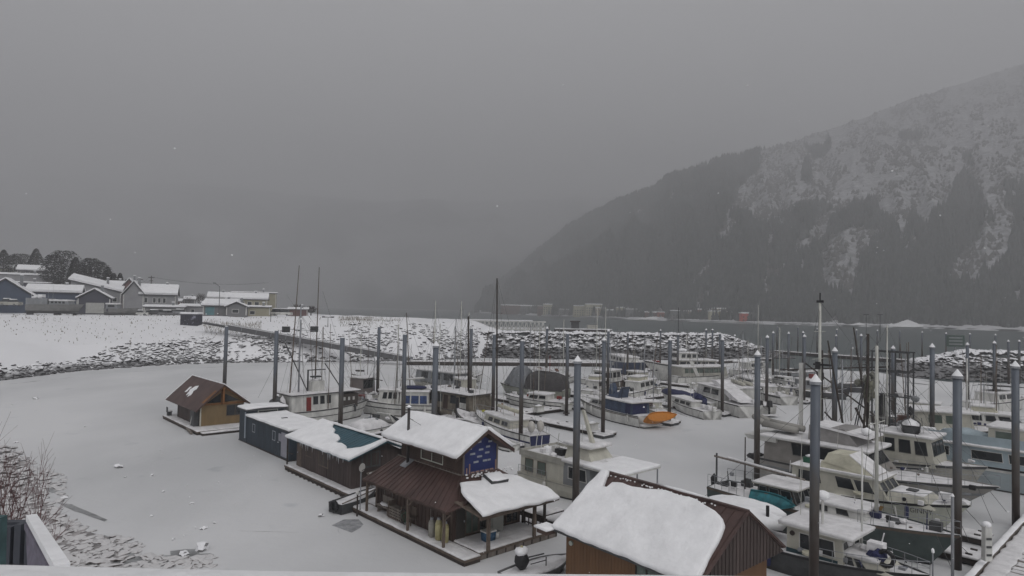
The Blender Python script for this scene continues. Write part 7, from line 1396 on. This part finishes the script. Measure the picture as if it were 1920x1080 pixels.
p0 = b.root.location; b.mast(.2, 12.2, .17, ALU, sp=((.62, 2.8), (.80, 2.2), (.35, 3.0)), name='tall_white_mast', r2=.10); b.part('mast_head', MB().tube((b.L*.2, 0, 13.4), (b.L*.2, 0, 14.3), .06).box(b.L*.2-.25, b.L*.2+.25, -.1, .1, 13.5, 13.7).box(b.L*.2-.5, b.L*.2+.9, -.08, .08, 8.4, 8.55).box(b.L*.2-.3, b.L*.2+.1, -.2, .2, 8.1, 8.7), BLACK)
b.cabin(.25, .65, 2.2, .7, m=WHITE, sw=((.1, .3), (.5, .8)), snow=.15); b.part('stack', MB().box(b.L*.2-1.6, b.L*.2-1.4, -.2, .2, 1.5, 8.5), WHITE); b.heap(6, 0, .9, 2, 1.6, seed=56)
b = Boat('large pale blue yacht with black square windows and snowy upper deck', Vector((32.9, 54.0, 0)), Vector((44.5, 41.5, 0)), 4.8, 1.7, mat('pale_blue_grey_hull', (.34, .39, .41), .4, .1, 1), 'yacht', 'motor_yacht', rise=.25, world=True, stripe=(WHITE, .80, .90), rail=BLACK)
z = b.cabin(.06, .68, 4.2, 1.35, m=PBLUE, sw=((.10, .20), (.34, .52), (.56, .68), (.78, .88)), roof=WHITE, over=.25, snow=.12, frame=WHITE, side=.12, wh=(.35, .8)); b.part('upper_side', MB().box(b.L*.10, b.L*.60, -1.9, -1.8, z+.1, z+.75), PBLUE); b.cabin(.32, .6, 3.2, 1.4, z0=z, m=CREAM, sw=((.1, .4), (.5, .85)), fw=2, snow=.15, name='pilothouse', glass=GLASSG, frame=WHITE); b.part('upper_blue_cover', MB().blob((b.L*.24, -.7, z+.5), 1.8, .9, .5, 2, .2, 2), PBLUE, True); b.heap(9, .08, .5, 3.0, z+.3, (SNOW, SNOWB, WHITE), (.2, .5), seed=60); b.rails(.6, 1)
b.text('LARISA', .30, -1, .42, MATS['lettering_dark'], .55)
b = Boat('beige pilothouse boat with two square windows and rusty gear beyond the pale blue yacht', Vector((36.5, 64.5, 0)), Vector((47.5, 60.5, 0)), 4.4, 2.0, BEIGE, 'boat', 'pilothouse_boat', rise=.3, world=True)
z = b.cabin(.22, .62, 3.4, 1.7, m=CREAM, sw=((.2, .45), (.52, .78)), fw=2, roof=WHITE, over=.3, snow=.16, frame=CREAM, glass=GLASSG); b.heap(14, .0, .25, 3.6, 2.1, (mat('rust_gear', (.14, .07, .055)), DGREY, GREYP, SNOWB), (.2, .5), seed=61); b.mast(.6, 5, .08, WHITE, z0=z, sp=((.5, 2),))
b = Boat('seiner with rusty square gallows frame and dark net panel right of the leaning boom', Vector((33.5, 62.0, 0)), Vector((38.5, 56.5, 0)), 3.8, 1.7, mat('rusty_brown_hull', (.13, .085, .065), .8, .3, 1), 'fishing boat', 'fishing_boat', rise=.25, world=True)
for x_ in (.1, .3, .5): b.part('gallows_post', MB().tube((b.L*x_, -.6, 1.8), (b.L*x_, -.6, 9.2), .08), DGREY); b.part('gallows_post', MB().tube((b.L*x_, .9, 1.8), (b.L*x_, .9, 9.2), .08), DGREY)
for zz in (5.2, 7.4, 9.2): b.part('gallows_bar', MB().box(b.L*.08, b.L*.52, -.65, -.55, zz, zz+.12).box(b.L*.08, b.L*.52, .85, .95, zz, zz+.12), DGREY)
b.part('net_panel', MB().box(b.L*.16, b.L*.26, -.8, -.7, 3.4, 5.4), BLACK); b.heap(12, .05, .6, 2.4, 5.2, (SNOWB, DGREY, GREYP), (.15, .35), seed=62); b.heap(10, .1, .9, 2.6, 2.1, (mat('rust_gear', (.14, .07, .055)), SNOWB, DGREY), (.2, .45), seed=63); b.part('long_boom', MB().tube((b.L*.35, -.5, 2.2), (-4.6, -2.5, 7.8), .09, .07), WOODD); b.part('long_boom', MB().tube((b.L*.3, -.5, 7.9), (-9.0, 2.0, 6.6), .07), WOODD).location = (0, 0, 0)
b = Boat('far snowy white cruiser at the right edge below the rubble mound', (1822, 776), (1925, 765), 3.6, 1.5, WHITE, 'cruiser', 'cruiser', rise=.3); z = b.cabin(.25, .6, 2.8, 1.1, m=WHITE, sw=((.1, .4), (.5, .85)), fw=2, snow=.2); b.part('dark_bimini', MB().hexa([(b.L*.3, -1.3, z+.9), (b.L*.75, -1.3, z+.5), (b.L*.75, 1.3, z+.5), (b.L*.3, 1.3, z+.9), (b.L*.3, -1.3, z+1.0), (b.L*.75, -1.3, z+.6), (b.L*.75, 1.3, z+.6), (b.L*.3, 1.3, z+1.0)]), BLACK); b.heap(6, 0, 1, 2, 1.7, (SNOW, SNOWB), seed=64)
b = Boat('snowed in low boat with a slim davit left of the far right cruiser', (1808, 800), (1860, 790), 3.0, 1.2, CREAM, rise=.3); b.heap(6, .1, .9, 2, 1.3, (SNOW, SNOWB), (.3, .6), seed=65); b.part('davit', MB().tube((b.L*.7, 0, 1), (b.L*.7, 0, 4.6), .06).tube((b.L*.3, 0, 4.6), (b.L*.8, 0, 4.6), .05), STEEL)
for k, (px, y0, yt, lb) in enumerate([(1118, 722, 577, 'left thin mast of a close pair standing over the breakwater'), (1134, 724, 577, 'right thin mast of a close pair standing over the breakwater'), (1271, 706, 577, 'thin mast with a spreader seen against the far red buildings'), (1421, 712, 573, 'thin whip mast right of the bright red far warehouse'), (813, 742, 565, 'thin mast between two tall masts behind the beige cabin boat'), (862, 740, 566, 'thin mast just left of the thick black mast')]):
    p = at(px, y0); h = (y0-yt)/FOC*p.y; d = UA*-1
    b = Boat('low snowy sloop with '+lb, p-d*3, p+d*3.6, 2.3, .9, WHITE, 'sailboat', 'sloop', rise=.3, world=True, group='small sloops among the boats'); b.mast(.45, h-.9, .07, ALU if k != 2 else DGREY, sp=((.55, 1.4),) if k != 3 else ()); b.cabin(.3, .62, 1.5, .4, m=WHITE, sw=((.1, .4), (.5, .8)), snow=.14); b.heap(4, 0, .9, 1.4, 1.0, (SNOWB,), seed=70+k)
# boats on land
g = atd(112, 593, 170); b = Boat('big grey landing craft stored on trailer stands in the snowy lot', g-Vector((8.0, 0, 0)), g+Vector((6.2, 0, 0)), 3.6, 1.7, mat('bare_grey_aluminium', (.17, .17, .165), .5, .2, .8), 'boat', 'landing_craft', rise=.15, world=True, z=g.z+1.0, rail=None); b.root.location.z = g.z+1.3
z = b.cabin(.42, .78, 2.6, 1.0, m=GREYP, sw=((.1, .22), (.3, .42), (.5, .62), (.7, .82)), snow=.3); b.part('aft_canopy', MB().box(.2, b.L*.40, -1.6, 1.6, 1.6, 3.3), GREYP); b.heap(6, .02, .25, 2.4, 3.5, (SNOW,), (.4, .9), seed=80)
for x_ in (.06, .12, .55, .62, .9): b.part('trailer_wheel', MB().tube((b.L*x_, -1.5, -.8), (b.L*x_, -1.2, -.8), .45, n=10), BLACK)
b.part('trailer_frame', MB().box(-.5, b.L*.95, -1.3, 1.3, -.6, -.35), DGREY)
g = atd(228, 592, 176); b = Boat('smaller grey boat stored ashore right of the white garage door', g-Vector((4.2, 0, 0)), g+Vector((4.6, 0, 0)), 2.6, 1.2, MATS['bare_grey_aluminium'], 'boat', 'stored_boat', rise=.3, world=True, rail=None); b.root.location.z = g.z+.7; b.cabin(.05, .4, 2.0, 1.2, m=GREYP, sw=((.2, .8),), snow=.3); b.part('trailer_frame', MB().box(0, b.L*.9, -.9, .9, -.6, -.3), DGREY)

# more boats filling the rows
def simple(label, st, bo, B, F, style, hm=WHITE, seed=0, **k):
    b = Boat(label, st, bo, B, F, hm, 'boat', 'moored_boat', **k)
    if style == 'cruiser':
        z = b.cabin(.25, .72, B*.72, 1.15, m=WHITE, sw=((.08, .28), (.36, .56), (.64, .86)), fw=2, front=.7, snow=.14); b.cabin(.28, .52, B*.55, .6, z0=z, m=CANV, sw=(), front=.6, roof=WHITE, snow=.14, name='flybridge'); b.rails(.55, 1, .6)
    elif style == 'troller':
        z = b.cabin(.45, .75, B*.7, 1.6, m=CREAM, sw=((.1, .3), (.4, .6), (.7, .88)), fw=3, snow=.14); b.mast(.4, 6.5, .08, STEEL, z0=z-1, sp=((.6, 2),)); 
        for sg in (-1, 1): b.part('trolling_pole', MB().tube((b.L*.42, sg*B*.45, 1.2), (b.L*.38, sg*B*.75, 9.5), .06, .03, n=5), WOODM)
    elif style == 'sloop':
        b.cabin(.3, .65, B*.62, .45, m=WHITE, sw=((.08, .3), (.4, .62), (.7, .9)), snow=.14, front=.5); b.mast(.55, U(9, 11), .08, ALU, sp=((.5, 1.6),), boom=(-3.0, 1.2, .1)); b.rails(.6, 1, .5); b.rails(0, .25, .5)
    elif style == 'open':
        b.cabin(.4, .62, B*.6, .8, m=GREYP, sw=((.2, .8),), fw=2, snow=.1); b.outboard(0, BLACK, .9)
    b.heap(8, .02, .4, B*.6, F+.1, (SNOWB, DGREY, SNOWB, WHITE, BLUEG), (.1, .28), seed=seed); return b
simple('white sloop with its boom snowed over beside the charcoal tarped boat', (1010, 728), (1088, 712), 2.9, 1.0, 'sloop', seed=1)
simple('white cruiser with cream flybridge behind the orange kayak boat', (1165, 752), (1238, 734), 3.2, 1.2, 'cruiser', seed=2)
simple('green grey troller with upright poles at the middle of the far row', (1235, 742), (1170, 727), 3.2, 1.3, 'troller', BEIGE, seed=3)
simple('small open boat with black outboard in front of the T top boat', (1462, 731), (1405, 722), 2.4, .8, 'open', seed=4)
simple('white sloop moored beyond the railed motor boat', (1500, 727), (1432, 716), 2.8, 1.0, 'sloop', seed=5)
simple('cream troller with upright poles left of the window covered trawler yacht', (905, 762), (850, 742), 3.2, 1.2, 'troller', CREAM, seed=6)
simple('white cruiser far back under the breakwater end', (1380, 706), (1440, 697), 3.4, 1.3, 'cruiser', seed=7)
simple('small white cruiser squeezed right of the empty finger float', (1095, 745), (1150, 733), 2.8, 1.0, 'cruiser', seed=8)
simple('white sloop moored behind the flat roofed boat in the left group', (840, 722), (905, 715), 2.8, 1.0, 'sloop', seed=9)
simple('cream troller with tangled gear beyond the yacht with the aft dinghy', Vector((26.5, 60.5, 0)), Vector((33.0, 53.5, 0)), 3.4, 1.4, 'troller', CREAM, seed=10, world=True)
simple('grey sloop with bare mast behind the troller and its dinghy', Vector((31, 63.5, 0)), Vector((37, 57, 0)), 2.9, 1.1, 'sloop', GREYP, seed=11, world=True)
simple('white cruiser at the right edge beyond the beige pilothouse boat', Vector((47, 72, 0)), Vector((55, 66, 0)), 3.6, 1.4, 'cruiser', seed=12, world=True)
simple('troller with poles raised beyond the right edge pilothouse boat', Vector((41, 76, 0)), Vector((49, 70, 0)), 3.6, 1.4, 'troller', BEIGE, seed=13, world=True)
# fittings every boat carries: whip antennas, fenders, mooring lines
rs = random.Random(99)
for b in BOATS:
    if b.L < 6 or b.root['category'] in ('kayak', 'skiff'): continue
    for k in range(rs.choice((1, 2, 2))):
        x = b.L*rs.uniform(.3, .7); y = rs.uniform(-.35, .35)*b.B; MB().tube((x, y, b.F+1.0), (x+.1, y, b.F+rs.uniform(3.5, 6.0)), .02, .01, n=4).build('whip_antenna', ALU, b.root)
    y0 = b.root.location.y
    if 68 < y0 < 115 and rs.random() < .55:
        h = rs.uniform(6.5, 9.5); x = rs.uniform(.4, .6); b.mast(x, h, .055, rs.choice((ALU, STEEL, WOODM)), sp=((.6, rs.uniform(1.2, 2.4)),), name='signal_mast')
        if rs.random() < .5:
            for sg in (-1, 1): MB().tube((b.L*x, sg*b.B*.42, b.F), (b.L*(x-.04), sg*b.B*.62, b.F+h*1.05), .045, .02, n=5).build('trolling_pole', WOODM, b.root)
    if y0 < 66 and b.root.location.x > 10 and b.L > 8:
        b.heap(14, .02, .94, b.B*.8, b.F*1.2, (SNOWB, DGREY, SNOWB, NAVY, WOODL, STEEL, BLACK), (.06, .17), seed=int(y0)); 
        for sg in (-1, 1): MB().tube((b.L*.5, sg*b.B*.45, b.F*1.2), (b.L*.5, sg*b.B*.45, b.F*1.2+.1), .3, .3, n=10).build('rope_coil', CANV, b.root)
    for u in rs.sample([.12, .3, .48, .62, .74], 3): b.fender(u, rs.choice((WHITE, WHITE, NAVY, DGREY)), rs.choice((-1, 1)))
    m = MB()
    for u, dx in ((.05, -1.2), (.93, 1.0)):
        for sg in (-1, 1): y = sg*b.B/2*hullf(u, b.tr); m.tube((b.L*u, y, b.sheer(u)), (b.L*u+dx, y+sg*1.0, .45), .014, n=3)
    m.build('mooring_lines', DGREY, b.root)['kind'] = 'stuff'
    u = .86; f = [Vector((b.L*(u-.05*k), -b.B/2*lerp(hullf(u-.05*k, b.tr), hullf(u-.05*k, b.tr)*.85, .35)-.03, b.sheer(u)*.72)) for k in range(2)]
# dock boxes
for k, (px, py, lb) in enumerate([(1010, 772, 'left of the float junction'), (1062, 768, 'just right of the float junction'), (1150, 752, 'behind the bow of the kayak boat'), (1235, 738, 'at the bow of the purple cloth cruiser'), (1300, 727, 'before the long low yacht'), (960, 790, 'by the bow of the navy transom sailboat'), (1110, 806, 'near the tip of the empty finger')]):
    p = at(px, py, .5); t = thing('dock_box', 'white snow topped dock box '+lb, 'dock box', p, ANG, 'white dock boxes on the main float'); MB().frustum(-.6, .6, -.35, .35, 0, .6, .05, .05, .05).build('box', WHITE, t); l = MB().box(-.65, .65, -.4, .4, .6, .68).build('lid', BEIGE, t); MB().blob((0, 0, .7), .6, .36, .16, k).build('snow_cap', SNOW, l, True)
# lettering becomes mesh
dg = bpy.context.evaluated_depsgraph_get()
for o in [o for o in C.objects if o.type == 'FONT']:
    me = bpy.data.meshes.new_from_object(o.evaluated_get(dg)); n = bpy.data.objects.new('lettering', me); C.objects.link(n); n.parent = o.parent; n.location = o.location; n.rotation_euler = o.rotation_euler; bpy.data.objects.remove(o)
